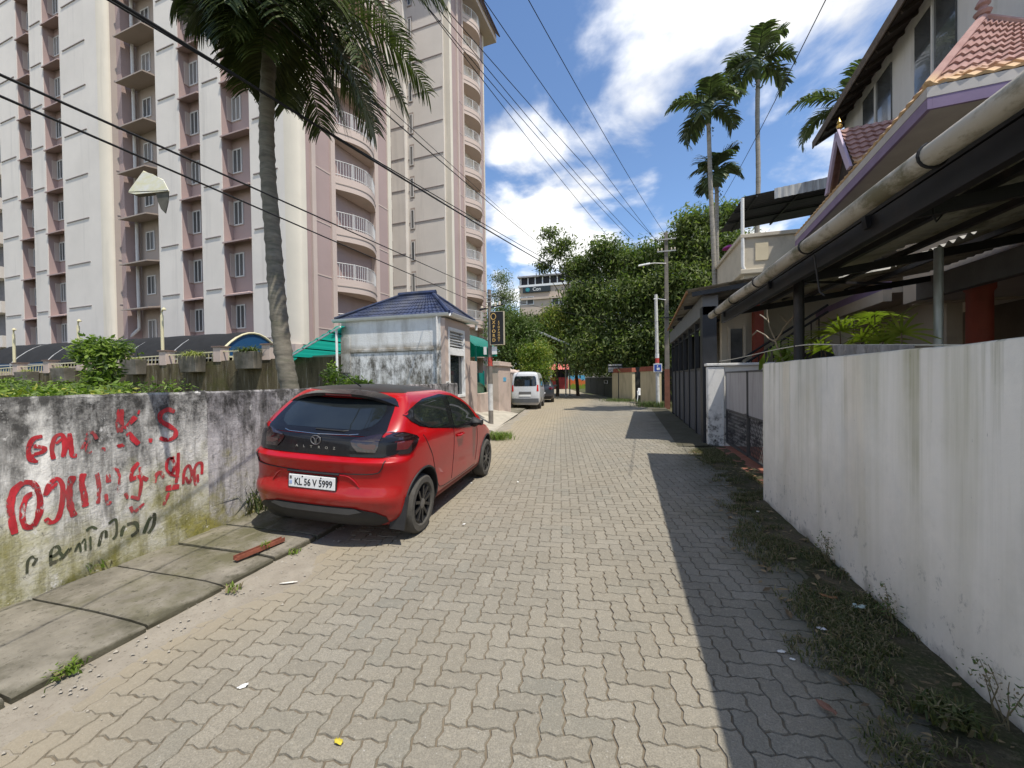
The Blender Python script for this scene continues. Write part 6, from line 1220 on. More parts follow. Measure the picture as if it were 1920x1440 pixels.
for i, (px, py, lbl) in enumerate(((360,668,'yellow-striped spider plant in a stained planter by the blue canopy end'), (465,660,'reddish-green spider plant in a planter close to the coconut trunk'), (250,674,'small spider plant in a planter just right of the glossy shrub'), (118,690,'thin grassy plant in a planter left of the glossy shrub'), (50,697,'sparse grassy plant in a planter under the end lamp post'))):
    b = on(px, py, 1, BY-.2); k_ = thing('wall_planter', (b.x, BY-.2, b.z-.65), lbl, 'planter', 'planters hung on the compound wall'); m = MB(); m.hexa([(b.x-.42,BY-.35,b.z-.62),(b.x+.42,BY-.35,b.z-.62),(b.x+.42,BY-.005,b.z-.62),(b.x-.42,BY-.005,b.z-.62)], [(b.x-.48,BY-.42,b.z),(b.x+.48,BY-.42,b.z),(b.x+.48,BY-.005,b.z),(b.x-.48,BY-.005,b.z)]); m.build('trough', PLN, k_, bevel=.015)
    big = i < 2
    for q in range(3): strap_plant(k_, (b.x-.28+.28*q, BY-.2, b.z-.02), 60 if big else 26, .62 if big else .32, [SPD if i != 1 else OL], .03, 70+i*5+q, 1.1, 'leaves')
# ---- palms
def frond(name, parent, base, az, e0, L_, bend, nl, ll, wd, mat, seed, droop=.9, rach=.022, twist=0.0, stem=.12, mesh_attr=True):
    rs = np.random.RandomState(seed); K = 22; p = np.array(base, float); pts = [p.copy()]; dirs = []; azr = az
    for k in range(K):
        f = k/K; el = e0-bend*f**1.3; azr = az+twist*f; d = np.array([np.cos(azr)*np.cos(el), np.sin(azr)*np.cos(el), np.sin(el)]); dirs.append(d); p = p+d*L_/K; pts.append(p.copy())
    dirs.append(dirs[-1]); pts = np.array(pts); dirs = np.array(dirs); V = []; F_ = []; at = []
    for k in range(K+1):                                              # rachis: square tube
        d = dirs[k]; s_ = np.cross(d, [0,0,1.0]); s_ /= np.linalg.norm(s_)+1e-9; u = np.cross(s_, d); r = rach*(1-.85*k/K)
        V += [pts[k]+s_*r, pts[k]+u*r, pts[k]-s_*r, pts[k]-u*r]
    for k in range(K):
        for j in range(4): F_.append((k*4+j, k*4+(j+1) % 4, k*4+4+(j+1) % 4, k*4+4+j)); at.append(.9)
    for i in range(nl):
        f = stem+(1-stem)*(i+.5*rs.rand())/nl; x = f*K; k = min(int(x), K-1); q = pts[k]*(1-(x-k))+pts[k+1]*(x-k); d = dirs[k]; s_ = np.cross(d, [0,0,1.0]); s_ /= np.linalg.norm(s_)+1e-9; u = np.cross(s_, d)
        ln_ = ll*(.35+.65*math.sin(math.pi*min(1, (f*.86+.12)))**.7)*(.85+.3*rs.rand())
        for sg in (-1, 1):
            v = d*(.55+.25*rs.rand())+s_*sg*1.0+u*(.18+.2*rs.randn()*.5); v /= np.linalg.norm(v); b = len(V); P_ = q.copy(); M_ = 5; t_ = rs.rand(); wv = np.cross(v, u+.3*s_*sg); wv /= np.linalg.norm(wv)+1e-9
            for j in range(M_):
                g_ = j/(M_-1); w_ = wd*(math.sin(math.pi*min(.98, .12+g_*.86))**.6)*.5; V += [P_-wv*w_, P_+wv*w_]; vv = v+np.array([0,0,-1.0])*droop*g_**1.2*(1+.4*rs.randn()*.5); vv /= np.linalg.norm(vv); P_ = P_+vv*ln_/(M_-1)
            for j in range(M_-1): F_.append((b+2*j, b+2*j+1, b+2*j+3, b+2*j+2)); at.append(t_)
    return fast_mesh(name, V, F_, mat, parent=parent, attr=at)
cpt = [on(545,735,0,-5.0), on(531,660,0,-5.09), on(520,560,0,-5.2), on(512,450,1,5.1), on(503,330,1,5.12), on(500,240,1,5.15), on(503,140,1,5.15), on(512,40,1,5.15)]
coco = thing('coconut_palm', (-4.9, 4.9, 0), 'leaning coconut palm with ringed trunk behind the slogan wall', 'palm')
b0 = Vector(cpt[0]); base = [b0+(b0-Vector(cpt[1]))*1.5, b0+(b0-Vector(cpt[1]))*.7]; base[0].z = min(base[0].z, 0)
pp = [Vector(p) for p in base]+[Vector(p) for p in cpt]; fine = []
for i in range(len(pp)-1):
    a, b, c, d = pp[max(0, i-1)], pp[i], pp[i+1], pp[min(len(pp)-1, i+2)]
    for k in range(12): u = k/12; fine.append(0.5*(2*b+(c-a)*u+(2*a-5*b+4*c-d)*u*u+(3*b-a-3*c+d)*u**3))
m = MB(); nf_ = len(fine); m.tube(fine, [(.142-.022*min(1, k/(nf_*.42)) if k < nf_*.42 else .120-.020*(k-nf_*.42)/(nf_*.58))+(.010 if k % 4 == 0 else -.006 if k % 4 == 3 else 0)+.004*nz(k*.7, 1) for k in range(nf_)], 16); m.build('trunk', PBARK, coco, smooth=True)
CC = Vector(fine[-1])+Vector((.02,0,.75)); m = MB(); m.tube([fine[-1], Vector(fine[-1]).lerp(CC, .5), CC], [.12,.13,.10], 14); m.build('crown_base', PBARK, coco, smooth=True); rsp = random.Random(11)
fl = []
for az, e0, ln_, bd in ((-.25,-.15,2.6,1.05),(.15,.25,2.75,1.25),(-.6,-.55,2.4,.75),(.5,-.4,2.5,.8),(-1.05,-.6,2.4,.7),(-1.5,-.35,2.3,.9),(-1.9,-.7,2.1,.6),(-2.4,-.45,2.2,.85),(-2.9,-.2,2.1,1.0),(3.0,-.65,2.1,.7),(2.5,-.3,2.3,.9),(1.9,-.5,2.4,.8),(1.3,-.2,2.5,1.0),(.9,.15,2.7,1.2),(.0,-.75,2.5,.55),(-.35,.7,2.8,1.6),(-1.3,.6,2.7,1.6),(-2.2,.6,2.6,1.6),(2.9,.5,2.5,1.5),(2.0,.7,2.7,1.6),(1.1,.8,2.7,1.5),(.3,-1.0,2.2,.35),(-.9,-1.0,2.1,.35),(-1.7,-1.05,1.9,.3),(2.7,-.95,1.9,.4),(-.1,.45,2.9,1.1),(-2.65,-.05,2.3,1.15),(3.3,.1,2.2,1.2),(2.75,-.6,2.3,.6),(-.45,-.3,2.7,.95),(.7,-.7,2.4,.6),(-1.25,-.85,2.3,.5),(-.15,-.5,2.75,.8),(-2.1,-.95,2.0,.4),(-.75,.1,2.7,1.2),(2.3,-.9,2.1,.4)):
    far_ = .5+.5*math.cos(az-.35); ln_ *= .66+.38*far_
    fl.append(frond('frond', coco, CC, az, e0, ln_*1.06, bd, 66, .68, .030, CO, rsp.randint(0,9999), 1.6, .026, rsp.uniform(-.35,.35)))
HSK = pm('dry_husk', (0.13,0.085,0.04), .9, .3, 9)
for k in range(7): a = k*.9; m = MB(); m.lathe([(0,-.12),(.06,-.10),(.095,-.02),(.085,.06),(.04,.11),(0,.12)], (CC.x+.20*math.cos(a), CC.y+.20*math.sin(a), CC.z-.28-.05*(k % 2)), n=10); m.build('coconut', HSK if k % 2 else pm('green_husk', (0.12,0.14,0.04), .6, .2, 6), coco, smooth=True)
m = MB()
for k in range(9): a = k*.7; m.tube([CC+Vector((.1*math.cos(a),.1*math.sin(a),-.15)), CC+Vector((.22*math.cos(a),.22*math.sin(a),-.35)), CC+Vector((.26*math.cos(a+.2),.26*math.sin(a+.2),-.7-.15*(k % 3)))], [.03,.02,.006], 5)
m.build('dry_sheath', HSK, coco)
def areca(label, base, top, nf, ln_, seed, lean=.0):
    pl = thing('areca_palm', base, label, 'palm', 'areca palms beyond the shed'); m = MB(); n = 60; B, T_ = Vector(base), Vector(top)
    m.tube([B.lerp(T_, k/n)+Vector((.10*nz(k*.05, seed), .1*nz(k*.05, seed+3), 0)) for k in range(n+1)], [.098-.022*k/n+(.006 if k % 3 == 0 else 0) for k in range(n+1)], 10); m.build('trunk', ABARK, pl, smooth=True)
    m = MB(); m.tube([T_+Vector((.10*nz(60*.05, seed), .1*nz(60*.05, seed+3), -.05)), T_+Vector((0,0,.5)), T_+Vector((0,0,.95))], [.11,.125,.06], 9); m.build('crown_shaft', pm('crown_shaft_green', (0.07,0.10,0.03), .6, .2, 6), pl, smooth=True)
    rs = random.Random(seed)
    for k in range(nf):
        a = 2.4*k+rs.uniform(-.3,.3); e0 = 1.25-1.35*(k/nf)+rs.uniform(-.1,.1); frond('frond', pl, T_+Vector((0,0,.75-.3*k/nf)), a, e0, ln_*(.85+.3*rs.random()), 1.2+1.1*k/nf, 24, .70, .085, AR, rs.randint(0,9999), 1.25, .03, rs.uniform(-.3,.3), .15)
    m = MB()
    for k in range(26): a = rs.uniform(0,6.28); m.lathe([(0,-.03),(.022,0),(0,.03)], tuple(T_+Vector((.22*math.cos(a)*rs.random()**.5, .22*math.sin(a)*rs.random()**.5, -.15-.35*rs.random()))), n=6)
    o_ = m.build('nut_bunch', OL, pl); o_['kind'] = 'stuff'
areca('tallest areca palm with a ragged crown against the clouds', (5.06,18.16,0), (5.17,18.29,13.45), 9, 1.45, 3)
areca('areca palm with broad drooping crown nearer the street pole', (3.55,17.6,0), (3.25,17.76,11.75), 10, 1.5, 7)
areca('short areca palm tucked behind the broad-crowned one', (3.75,18.9,0), (3.72,18.7,9.6), 8, 1.1, 13)
areca('areca palm peeping over the house eave', (9.0,20.2,0), (8.9,20.0,12.2), 11, 2.0, 19)
# lady palm fans behind the white wall, bare frangipani, small weeds
lp = thing('lady_palm', (3.0, 6.5, 0), 'sunlit fan-leaved lady palm clump behind the white wall', 'palm'); rsl = random.Random(4)
def fan(parent, c, az, tilt, rad, n, mat, seed):
    rs = np.random.RandomState(seed); V = []; F_ = []; at = []; f_ = np.array([np.cos(az)*np.cos(tilt), np.sin(az)*np.cos(tilt), np.sin(tilt)]); s_ = np.cross(f_, [0,0,1.0]); s_ /= np.linalg.norm(s_); u = np.cross(s_, f_)
    for i in range(n):
        a = -2.0+4.0*i/(n-1); d = f_*math.cos(a)+s_*math.sin(a); w0 = np.cross(d, u); b = len(V); p = np.array(c, float); L_ = rad*(.8+.3*rs.rand()); M_ = 5; t_ = rs.rand()
        for j in range(M_): g_ = j/(M_-1); w_ = .015*math.sin(math.pi*min(.95, .15+.8*g_))**.8; V += [p-w0*w_, p+w0*w_]; v = d+np.array([0,0,-.55])*g_; v /= np.linalg.norm(v); p = p+v*L_/(M_-1)
        for j in range(M_-1): F_.append((b+2*j, b+2*j+1, b+2*j+3, b+2*j+2)); at.append(t_)
    return fast_mesh('fan_leaf', V, F_, mat, parent=parent, attr=at)
for px, py, x_, rd in ((1640,590,3.0,.34),(1600,600,3.05,.3),(1665,610,2.9,.32),(1575,620,2.9,.28),(1690,625,2.8,.28),(1545,625,3.0,.28),(1615,635,2.8,.26),(1655,640,2.75,.24),(1520,640,2.95,.26),(1585,650,2.75,.22),(1500,645,3.1,.26),(1540,655,2.8,.22),(1630,605,3.2,.3)):
    p = on(px, py, 0, x_); fan(lp, p, rsl.uniform(-3.4,.2), rsl.uniform(.1,1.1), rd*1.15, 13, RH, rsl.randint(0,999)); m = MB(); m.tube([(x_+.05, 6.5+rsl.uniform(-.5,.5), 0), (p.x+.02, p.y+.02, p.z-.3), p], [.014,.01,.006], 5); m.build('stem', BARK, lp)
fr = thing('frangipani', (2.5, 8.6, 0), 'nearly bare forked frangipani behind the gate', 'shrub')
for a, b in (((1470,680),(1440,600)),((1470,680),(1455,640)),((1455,640),(1420,620)),((1455,640),(1478,605)),((1440,600),(1436,565)),((1478,605),(1495,585)),((1440,600),(1425,590)),((1420,620),(1410,630)),((1478,605),(1462,590))):
    p, q = on(*a, 0, 2.55), on(*b, 0, 2.5); m = MB(); limb(m, p, q, .016, .009, .1); m.build('branch', pm('pale_bark', (0.28,0.24,0.18), .9, .2, 6) if 'pale_bark' not in bpy.data.materials else bpy.data.materials['pale_bark'], fr, smooth=True)
m = MB(); limb(m, (2.55,8.5,0), on(1470,680,0,2.55), .03, .016, .05); m.build('trunk', bpy.data.materials['pale_bark'], fr, smooth=True)
leafcloud('leaves', fr, [(P3(1470,655,8.3),(.3,.3,.15),1), (P3(1490,668,7.6),(.2,.2,.12),1)], 60, .30, [BG], 5, per=4, spread=.08, aspect=.28)
def tuft(label, px, py, h, n, spread, seed, z=0.0, mats=None, dry=.15, wd=.006, xplane=None):
    p = on(px, py, 2, z) if xplane is None else on(px, py, 0, xplane); rs = np.random.RandomState(seed); pts = [(p.x+rs.randn()*spread, p.y+rs.randn()*spread, p.z) for _ in range(n)]
    o_ = blades('grass_tuft', pts, h, mats=mats or [BG, MT['dry']], lean=1.0, width=wd, seed=seed, dry=dry, base=tuple(p)); return tag(o_, label, 'grass tuft')
tuft('bright grass tuft beside the hoarding pole at the kerb', 936, 822, .22, 700, .17, 81, .02)
tuft('long-bladed grass clump between the wall and the red car', 470, 955, .42, 220, .10, 82, .09, [OL, MT['dry']])
tuft('grass clump under the red car tail against the wall', 492, 945, .35, 160, .08, 83, .09, [OL, MT['dry']])
tuft('small green weed sprouting from the kerb joint', 552, 1037, .055, 45, .022, 84, .02)
tuft('tiny yellowing weed at the open slab joint', 438, 1106, .05, 45, .028, 85, .03, dry=.5)
tuft('sprawling green weed at the kerb foot', 122, 1262, .06, 70, .035, 86, .03)
tuft('weed growing over the rusty steel angle', 497, 1026, .06, 50, .02, 87, .10)
tuft('small weed where wall meets footpath slabs', 170, 1068, .10, 50, .05, 88, .10, dry=.35)
tuft('green grass heap at the foot of the street poles', 1228, 762, .35, 1500, .5, 89, .0, [DG, MT['dry']])
tuft('low grass heap at the foot of the cream gate wall', 1165, 752, .25, 1200, .6, 90, .0, [DG, MT['dry']])
tuft('coarse green grass tuft on the verge by the wall foot', 1770, 1345, .09, 300, .045, 91, .03, [MT['grass'], MT['dry']])
def weed(label, px, pyb, h, seed):
    p = on(px, pyb, 0, 1.66); w_ = thing('wall_weed', (1.64, p.y, .02), label, 'weed', 'spindly weeds along the white wall'); rs = random.Random(seed)
    for k in range(5):
        y0 = p.y+rs.uniform(-.05,.05); tip = Vector((1.62-rs.uniform(0,.05), y0+rs.uniform(-.14,.14), h*rs.uniform(.6,1.05))); m = MB(); limb(m, (1.62, y0, .01), tip, .0035, .0015, .1, seed=k); m.build('stem', MT['dry'], w_)
        leafcloud('leaves', w_, [(tuple(tip), (.05,.06,.05), 1), (tuple(tip*.7+Vector((1.62,y0,0))*.3), (.04,.05,.06), 1)], 30, .022, [DG, MT['dry']], seed+k, per=5, spread=.02)
weed('spindly seeding weed against the white wall near the gate end', 1565, 1075, .26, 1); weed('dry branching weed against the middle of the white wall', 1690, 1185, .24, 2); weed('thin weed against the white wall by the grass tuft', 1905, 1330, .30, 3)
# ============================================================ POLES, SIGNS, WIRES
PCON = pm('pole_concrete', (0.19,0.17,0.145), .9, .2, 4, bump=.3, dirt=(0.09,0.08,0.065)); PWH = pm('pole_whitewash', (0.58,0.57,0.54), .85, .15, 5, dirt=(0.28,0.26,0.22)); GAL = MT['galv']; STBK = STB
CER = pm('porcelain', (0.62,0.55,0.42), .3, .1, 8, bump=0)
hp = thing('hoarding_pole', (-4.43, 12.8, 0), 'short grey utility pole carrying a black vertical name board', 'pole')
m = MB(); m.tube([(-4.43,12.8,-.1),(-4.43,12.8,1.5),(-4.42,12.8,4.62)], [.085,.08,.062], 14); m.build('shaft', PCON, hp, smooth=True)
m = MB(); m.tube([(-4.431,12.8,.55),(-4.431,12.8,1.45)], .0865, 14, cap=False); m.build('whitewash_band', PWH, hp, smooth=True)
m = MB(); m.tube([(-4.427,12.8,2.05),(-4.425,12.8,2.35)], .083, 14, cap=False); m.build('red_sticker', paint_mat('sticker_red', (0.55,0.08,0.06), .52), hp, smooth=True)
m = MB(); m.bar((-4.75,12.72,3.95),(-3.95,12.86,4.12), .05); m.build('cross_arm', STBK, hp)
for x in (-4.68, -4.5, -4.2, -4.05): m = MB(); m.lathe([(.02,0),(.045,.02),(.03,.05),(.045,.07),(.03,.12),(0,.13)], (x,12.75,4.0+.2*(x+4.43)), n=8); m.build('insulator', CER, hp, smooth=True)
for z_ in (4.2, 4.32, 4.44): m = MB(); m.tube([(-4.50,12.72,z_),(-4.34,12.72,z_)], .02, 6); m.build('clamp', GAL, hp)
bb = m = MB(); m.box(-4.36, -3.90, 12.66, 12.76, 2.76, 3.84); sb = m.build('name_board', NT('board_black', .4).color((0.012,0.012,0.014)).mat, hp)
for a, b, c_, d_ in ((-4.375,-3.885,3.84,3.855),(-4.375,-3.885,2.745,2.76),(-4.375,-4.36,2.7601,3.8399),(-3.90,-3.885,2.7601,3.8399)): m = MB(); m.box(a, b, 12.65, 12.77, c_, d_); m.build('board_frame', pm('cream_frame', (0.52,0.46,0.33), .5, .1, 5, bump=0) if 'cream_frame' not in bpy.data.materials else bpy.data.materials['cream_frame'], sb)
GOLD = NT('gold_letter', .4, .5).color((0.62,0.40,0.12)).mat
m = MB(); m.tube([(-4.245+.085*math.cos(a), 12.652, 3.69+.10*math.sin(a)) for a in [2*math.pi*k/24 for k in range(25)]], .013, 6, cap=False); m.build('letter', GOLD, sb, smooth=True)
for i, ch in enumerate('XFORD'): text_mesh(ch, .155, GOLD, 'letter', sb, (-4.235, 12.656, 3.495-.148*i), (1,0,0), (0,0,1), .008, bold=.003)
for i, ch in enumerate('SYMPHONY'): text_mesh(ch, .092, GOLD, 'letter', sb, (-4.06, 12.656, 3.50-.088*i), (1,0,0), (0,0,1), .008, bold=.002)
for a, b in ((-4.62,-4.52),(-4.33,-4.15)): m = MB(); m.box(a, b, 12.70, 12.72, 2.44, 2.70); m.build('small_board', MT['white'], hp)
# street pole with lamp
sp = thing('street_pole', (1.99, 21.9, 0), 'tall square concrete power pole with crossarms and lamp arm', 'pole')
m = MB(); m.hexa([(1.87,21.78,-.1),(2.11,21.78,-.1),(2.11,22.02,-.1),(1.87,22.02,-.1)], [(1.92,21.82,8.95),(2.08,21.82,8.95),(2.08,21.98,8.95),(1.92,21.98,8.95)]); m.build('shaft', PCON, sp, bevel=.02)
m = MB(); m.hexa([(1.862,21.772,-.08),(2.118,21.772,-.08),(2.118,22.028,-.08),(1.862,22.028,-.08)], [(1.872,21.78,2.0),(2.106,21.78,2.0),(2.106,22.02,2.0),(1.872,22.02,2.0)]); m.build('red_oxide_base', pm('red_oxide', (0.18,0.075,0.05), .9, .25, 4), sp)
for z_, w_ in ((8.55,.45),(7.95,.45)): m = MB(); m.box(2.0-w_, 2.0+w_, 21.75, 21.80, z_, z_+.06); m.build('cross_arm', GAL, sp)
for x in (-.4,-.22,.24,.4): m = MB(); m.lathe([(.02,0),(.04,.03),(.028,.06),(.04,.08),(.02,.12),(0,.13)], (2.0+x,21.775,8.01), n=8); m.build('insulator', CER, sp, smooth=True)
m = MB(); m.tube([(1.98,21.78,7.35),(1.4,21.7,7.40),(.95,21.65,7.36)], .03, 8); m.build('lamp_arm', GAL, sp, smooth=True); m = MB(); m.hexa([(.62,21.56,7.28),(1.2,21.56,7.34),(1.2,21.72,7.34),(.62,21.72,7.28)], [(.64,21.58,7.36),(1.2,21.58,7.43),(1.2,21.70,7.43),(.64,21.70,7.36)]); m.build('lamp_head', MT['white'], sp, bevel=.02)
m = MB(); m.bar((1.7,21.7,4.6),(2.3,21.7,4.6), .05); m.build('bracket', STBK, sp); m = MB(); m.tube([(1.95,21.74,5.5),(1.5,21.6,5.58),(1.35,21.58,5.56)], .02, 6); m.build('tube_lamp', MT['white'], sp)
wp = thing('white_pole', (1.6, 23.0, 0), 'thin whitewashed pole with a square blue notice beside the power pole', 'pole')
m = MB(); m.tube([(1.62,23,-.1),(1.60,23,2.0),(1.56,23,6.05)], [.10,.095,.08], 12); m.build('shaft', PWH, wp, smooth=True)
m = MB(); m.box(1.40, 1.83, 22.86, 22.885, 1.86, 2.32); bn = m.build('notice_board', MT['white'], wp)
BLU = pm('sign_blue', (0.03,0.08,0.36), .5, .1, 6, bump=0); m = MB(); m.box(1.44, 1.79, 22.852, 22.859, 1.93, 2.27); m.build('blue_panel', BLU, bn)
m = MB(); m.box(1.56, 1.71, 22.846, 22.8515, 1.97, 2.10); m.build('print_block', MT['white'], bn); m = MB(); m.lathe([(0,-.003),(.035,-.003),(.035,0)], (1.60,22.851,2.19), axis='y', n=12); m.build('print_block', MT['white'], bn); m = MB(); m.box(1.46, 1.77, 22.846, 22.8515, 1.90, 1.925); m.build('print_line', BLU, bn)
m = MB(); m.tube([(1.597,23,2.36),(1.595,23,2.62)], .102, 12, cap=False); m.build('red_band', pm('band_red', (0.5,0.06,0.05), .7, .2, 9, bump=0), wp, smooth=True); m = MB(); m.tube([(1.595,23,2.621),(1.593,23,2.86)], .102, 12, cap=False); m.build('white_band', MT['white'], wp, smooth=True)
# cream gate walls with red-brown coping, dark gate, sign, chair
CRW = pm('cream_wall', (0.50,0.43,0.28), .9, .12, 1.5, stretch=(2,2,.5), dirt=(0.22,0.19,0.12)); COP = pm('red_coping', (0.28,0.085,0.05), .85, .25, 4)
def seg_wall(name, label, a, b, h, th=.22, cap=.28):
    a, b = Vector((*a, 0)), Vector((*b, 0)); d_ = (b-a).normalized(); n_ = Vector((-d_.y, d_.x, 0))*th/2; w_ = thing(name, (a+b)/2, label, 'wall'); m = MB(); m.hexa([a-n_, b-n_, b+n_, a+n_], [p+Vector((0,0,h)) for p in (a-n_, b-n_, b+n_, a+n_)]); m.build('wall', CRW, w_, bevel=.015)
    n2 = n_*1.5; e = d_*.06; m = MB(); m.hexa([p+Vector((0,0,h+.001)) for p in (a-e-n2, b+e-n2, b+e+n2, a-e+n2)], [p+Vector((0,0,h+cap)) for p in (a-n_*1.1, b-n_*1.1, b+n_*1.1, a+n_*1.1)]); m.build('coping', COP, w_); return w_
s1 = seg_wall('gate_wall', 'cream gate wall with red coping and black notice at the lane bend', (-.95,30.6), (.45,28.0), 1.95); s2 = seg_wall('gate_wall', 'cream gate wall with red coping behind the street poles', (.92,26.3), (1.78,23.9), 1.95)
m = MB(); m.box(-.2, .1, 28.68, 28.70, 1.62, 1.84); 
bx = thing('notice_board', (-1.0, 30.4, 2.0), 'black notice board with white print atop the cream gate wall', 'sign'); m = MB(); m.box(-1.32, -.28, 30.30, 30.34, 1.95, 2.60); nbd = m.build('board', NT('notice_black', .6).color((0.025,0.028,0.03)).mat, bx)
WPT = NT('print_white', .6).color((0.66,0.66,0.64)).mat; rsn = random.Random(2)
for z_, h_ in ((2.46,.10),(2.27,.05),(2.19,.05),(2.10,.04),(2.02,.04)):
    x = -1.28
    while x < -.34:
        w_ = rsn.uniform(.03,.09); 
        if x+w_ > -.32: break
        m = MB(); m.box(x, x+w_, 30.293, 30.2995, z_, z_+h_); m.build('print_mark', WPT, nbd); x += w_+rsn.uniform(.012,.03)
m = MB(); m.box(-.75,-.70,30.35,30.4,1.6,2.6); m.build('stake', STBK, bx)
dg_ = thing('dark_gate', (-2.5, 36, 0), 'dark green sheet gate with rolled top at the lane bend', 'gate'); DGT = pm('dark_green_sheet', (0.022,0.03,0.02), .7, .2, 3, bump=.05)
a, b = Vector((-4.05,41,0)), Vector((-1.0,30.9,0)); 
for k in range(4): p, q = a.lerp(b, k/4+.004), a.lerp(b, (k+1)/4-.004); m = MB(); m.hexa([p+Vector((0,0,.08)), q+Vector((0,0,.08)), q+Vector((.06,.02,.08)), p+Vector((.06,.02,.08))], [p+Vector((0,0,1.6)), q+Vector((0,0,1.6)), q+Vector((.06,.02,1.6)), p+Vector((.06,.02,1.6))]); m.build('sheet_panel', DGT, dg_)
m = MB(); m.tube([a+Vector((0,0,1.63)), b+Vector((0,0,1.63))], .04, 8); m.build('top_rail', GAL, dg_, smooth=True)
pv = a.lerp(b, .82); 
for p, q in (((-.22,1.15),(.22,1.15)),((-.22,1.38),(.22,1.38)),((-.22,1.15),(-.22,1.38)),((.22,1.15),(.22,1.38))): m = MB(); m.bar(pv+Vector((-.05,0,p[1]))+(b-a).normalized()*p[0]*2.4, pv+Vector((-.05,0,q[1]))+(b-a).normalized()*q[0]*2.4, .03); m.build('slot_frame', MT['white'], dg_)
ch = thing('plastic_chair', (.95, 27.9, 0), 'white plastic armchair standing in the cream gateway', 'chair'); PLA = NT('white_plastic', .35).color((0.72,0.72,0.70)).mat; cx, cy = .92, 27.9
m = MB(); m.box(cx-.24, cx+.24, cy-.24, cy+.22, .40, .44); m.build('seat', PLA, ch, bevel=.02); m = MB(); m.hexa([(cx-.23,cy+.2,.44),(cx+.23,cy+.2,.44),(cx+.23,cy+.24,.44),(cx-.23,cy+.24,.44)], [(cx-.2,cy+.3,.86),(cx+.2,cy+.3,.86),(cx+.2,cy+.34,.86),(cx-.2,cy+.34,.86)]); m.build('backrest', PLA, ch, bevel=.02)
for dx in (-.24,.24):
    for dy in (-.22,.2): m = MB(); m.bar((cx+dx*.9,cy+dy,.41),(cx+dx*1.1,cy+dy*1.15,0), .045); m.build('leg', PLA, ch)
    m = MB(); m.tube([(cx+dx,cy-.22,.44),(cx+dx,cy-.22,.64),(cx+dx,cy+.25,.66)], .024, 6); m.build('armrest', PLA, ch)
m = MB(); m.box(-.6, 4.0, 29.6, 29.7, 0, 2.3); tag(m.build('gateway_wall', pm('gateway_dark', (0.05,0.05,0.045), .8, .2, 2)), 'dark wall closing the opening behind the cream gateway', 'wall')  # near-black wall filling the gateway opening
# ---------------------------------------------------------------- wires
WIR = NT('cable_black', .6).color((0.012,0.012,0.013)).mat
def wire(A, B, r, sag, label, group='overhead wires along the lane', name='cable', ext=(0,0)):
    A, B = Vector(A), Vector(B); d_ = B-A; A2, B2 = A-d_*ext[0], B+d_*ext[1]; m = MB(); n = 36; pts = []
    for k in range(n+1): t_ = -ext[0]+(1+ext[0]+ext[1])*k/n; pts.append(A+d_*t_+Vector((0,0,-sag*4*t_*(1-t_))))
    m.tube(pts, r, 6); return tag(m.build(name, WIR, smooth=True), label, 'cable', group)
wire(on(190,-15,1,2.7), on(1095,533,1,28), .019, .14, 'thick black bundled cable sagging past the coconut palm', ext=(.35,0))
wire(on(178,-15,1,2.65), on(1090,522,1,28), .011, .10, 'thinner black cable riding just above the thick bundled one', ext=(.35,0))
wire(on(0,140,1,1.05), (-4.43,12.78,4.5), .0065, .0, 'lower black cable running from the hoarding pole top across the palm trunk', ext=(.3,0), group=None)
w2a, w2b = on(0,180,1,1.25), Vector((-4.55,12.74,4.05)); wire(w2a, w2b, .007, .0, 'lowest black cable from the hoarding pole crossarm, pale sheet hung on it', ext=(.3,0), group=None)
for p, q, sg, r, lb in (((470,-10),(1018,462),.1,.012,'thicker of the two cables crossing the palm crown to the mango'),((500,-10),(1010,452),.1,.007,'hair-thin upper cable crossing the palm crown to the mango')): wire(on(*p,2,6.3), on(*q,1,26), r, sg, lb, ext=(.3,.1), group='paired cables crossing the palm crown')
for (p, q) in (((790,0),(1146,450)),((782,-10),(1165,430)),((800,-10),(1171,426)),((822,0),(1216,436)),((907,0),(1220,438)),((991,0),(1233,418))): wire(on(*p,2,8.9), on(*q,2,8.5), .009, .12, 'bare power line running high above the lane into the mango crown', ext=(.9,.12), group='power lines high above the lane')
wire(on(1548,0,2,7.5), on(1357,368,1,20), .009, .1, 'single wire slanting past the tallest areca palm', ext=(.2,.25), group=None)
wire((-4.40,12.78,4.45), (1.6,23,4.6), .007, .25, 'slack service wire crossing the lane between the two street poles', group=None); wire((1.56,22.95,4.75), on(1155,590,1,30), .010, .35, 'looped grey service wire hanging left of the white pole', group=None); wire((1.56,23,4.6), (4.0,15,4.6), .007, .2, 'service wire from the white pole to the shed', group=None)
# pale sheet caught on the lowest cable
fl_ = thing('hung_sheet', on(280,345,1,2.2), 'folded pale yellow sheet scrap hanging from the lowest cable', 'sheet'); Ys = 2.2
t = NT('weathered_yellow_sheet', .8, .2); c = t.mix(t.rng(t.noise(9, 5, .7, (1,1,3)), .35, .65), (0.72,0.68,0.42), (0.78,0.76,0.70)); t.color(c); YSH = t.mat; DSH = pm('sheet_reverse', (0.10,0.095,0.075), .9, .3, 12)
def q3(px, py, dy=0): p = on(px, py, 1, Ys+dy); return (p.x, p.y, p.z)
def slab(name, mat, poly, dy, th=.006, par=fl_):
    n = len(poly); f_ = [Vector(q3(*p, dy)) for p in poly]; nrm = (f_[1]-f_[0]).cross(f_[2]-f_[0]).normalized()*th; m = MB(); m.add([*f_, *[p+nrm for p in f_]], [tuple(range(n)), tuple(range(2*n-1, n-1, -1))]+[(i, (i+1) % n, n+(i+1) % n, n+i) for i in range(n)]); return m.build(name, mat, par)
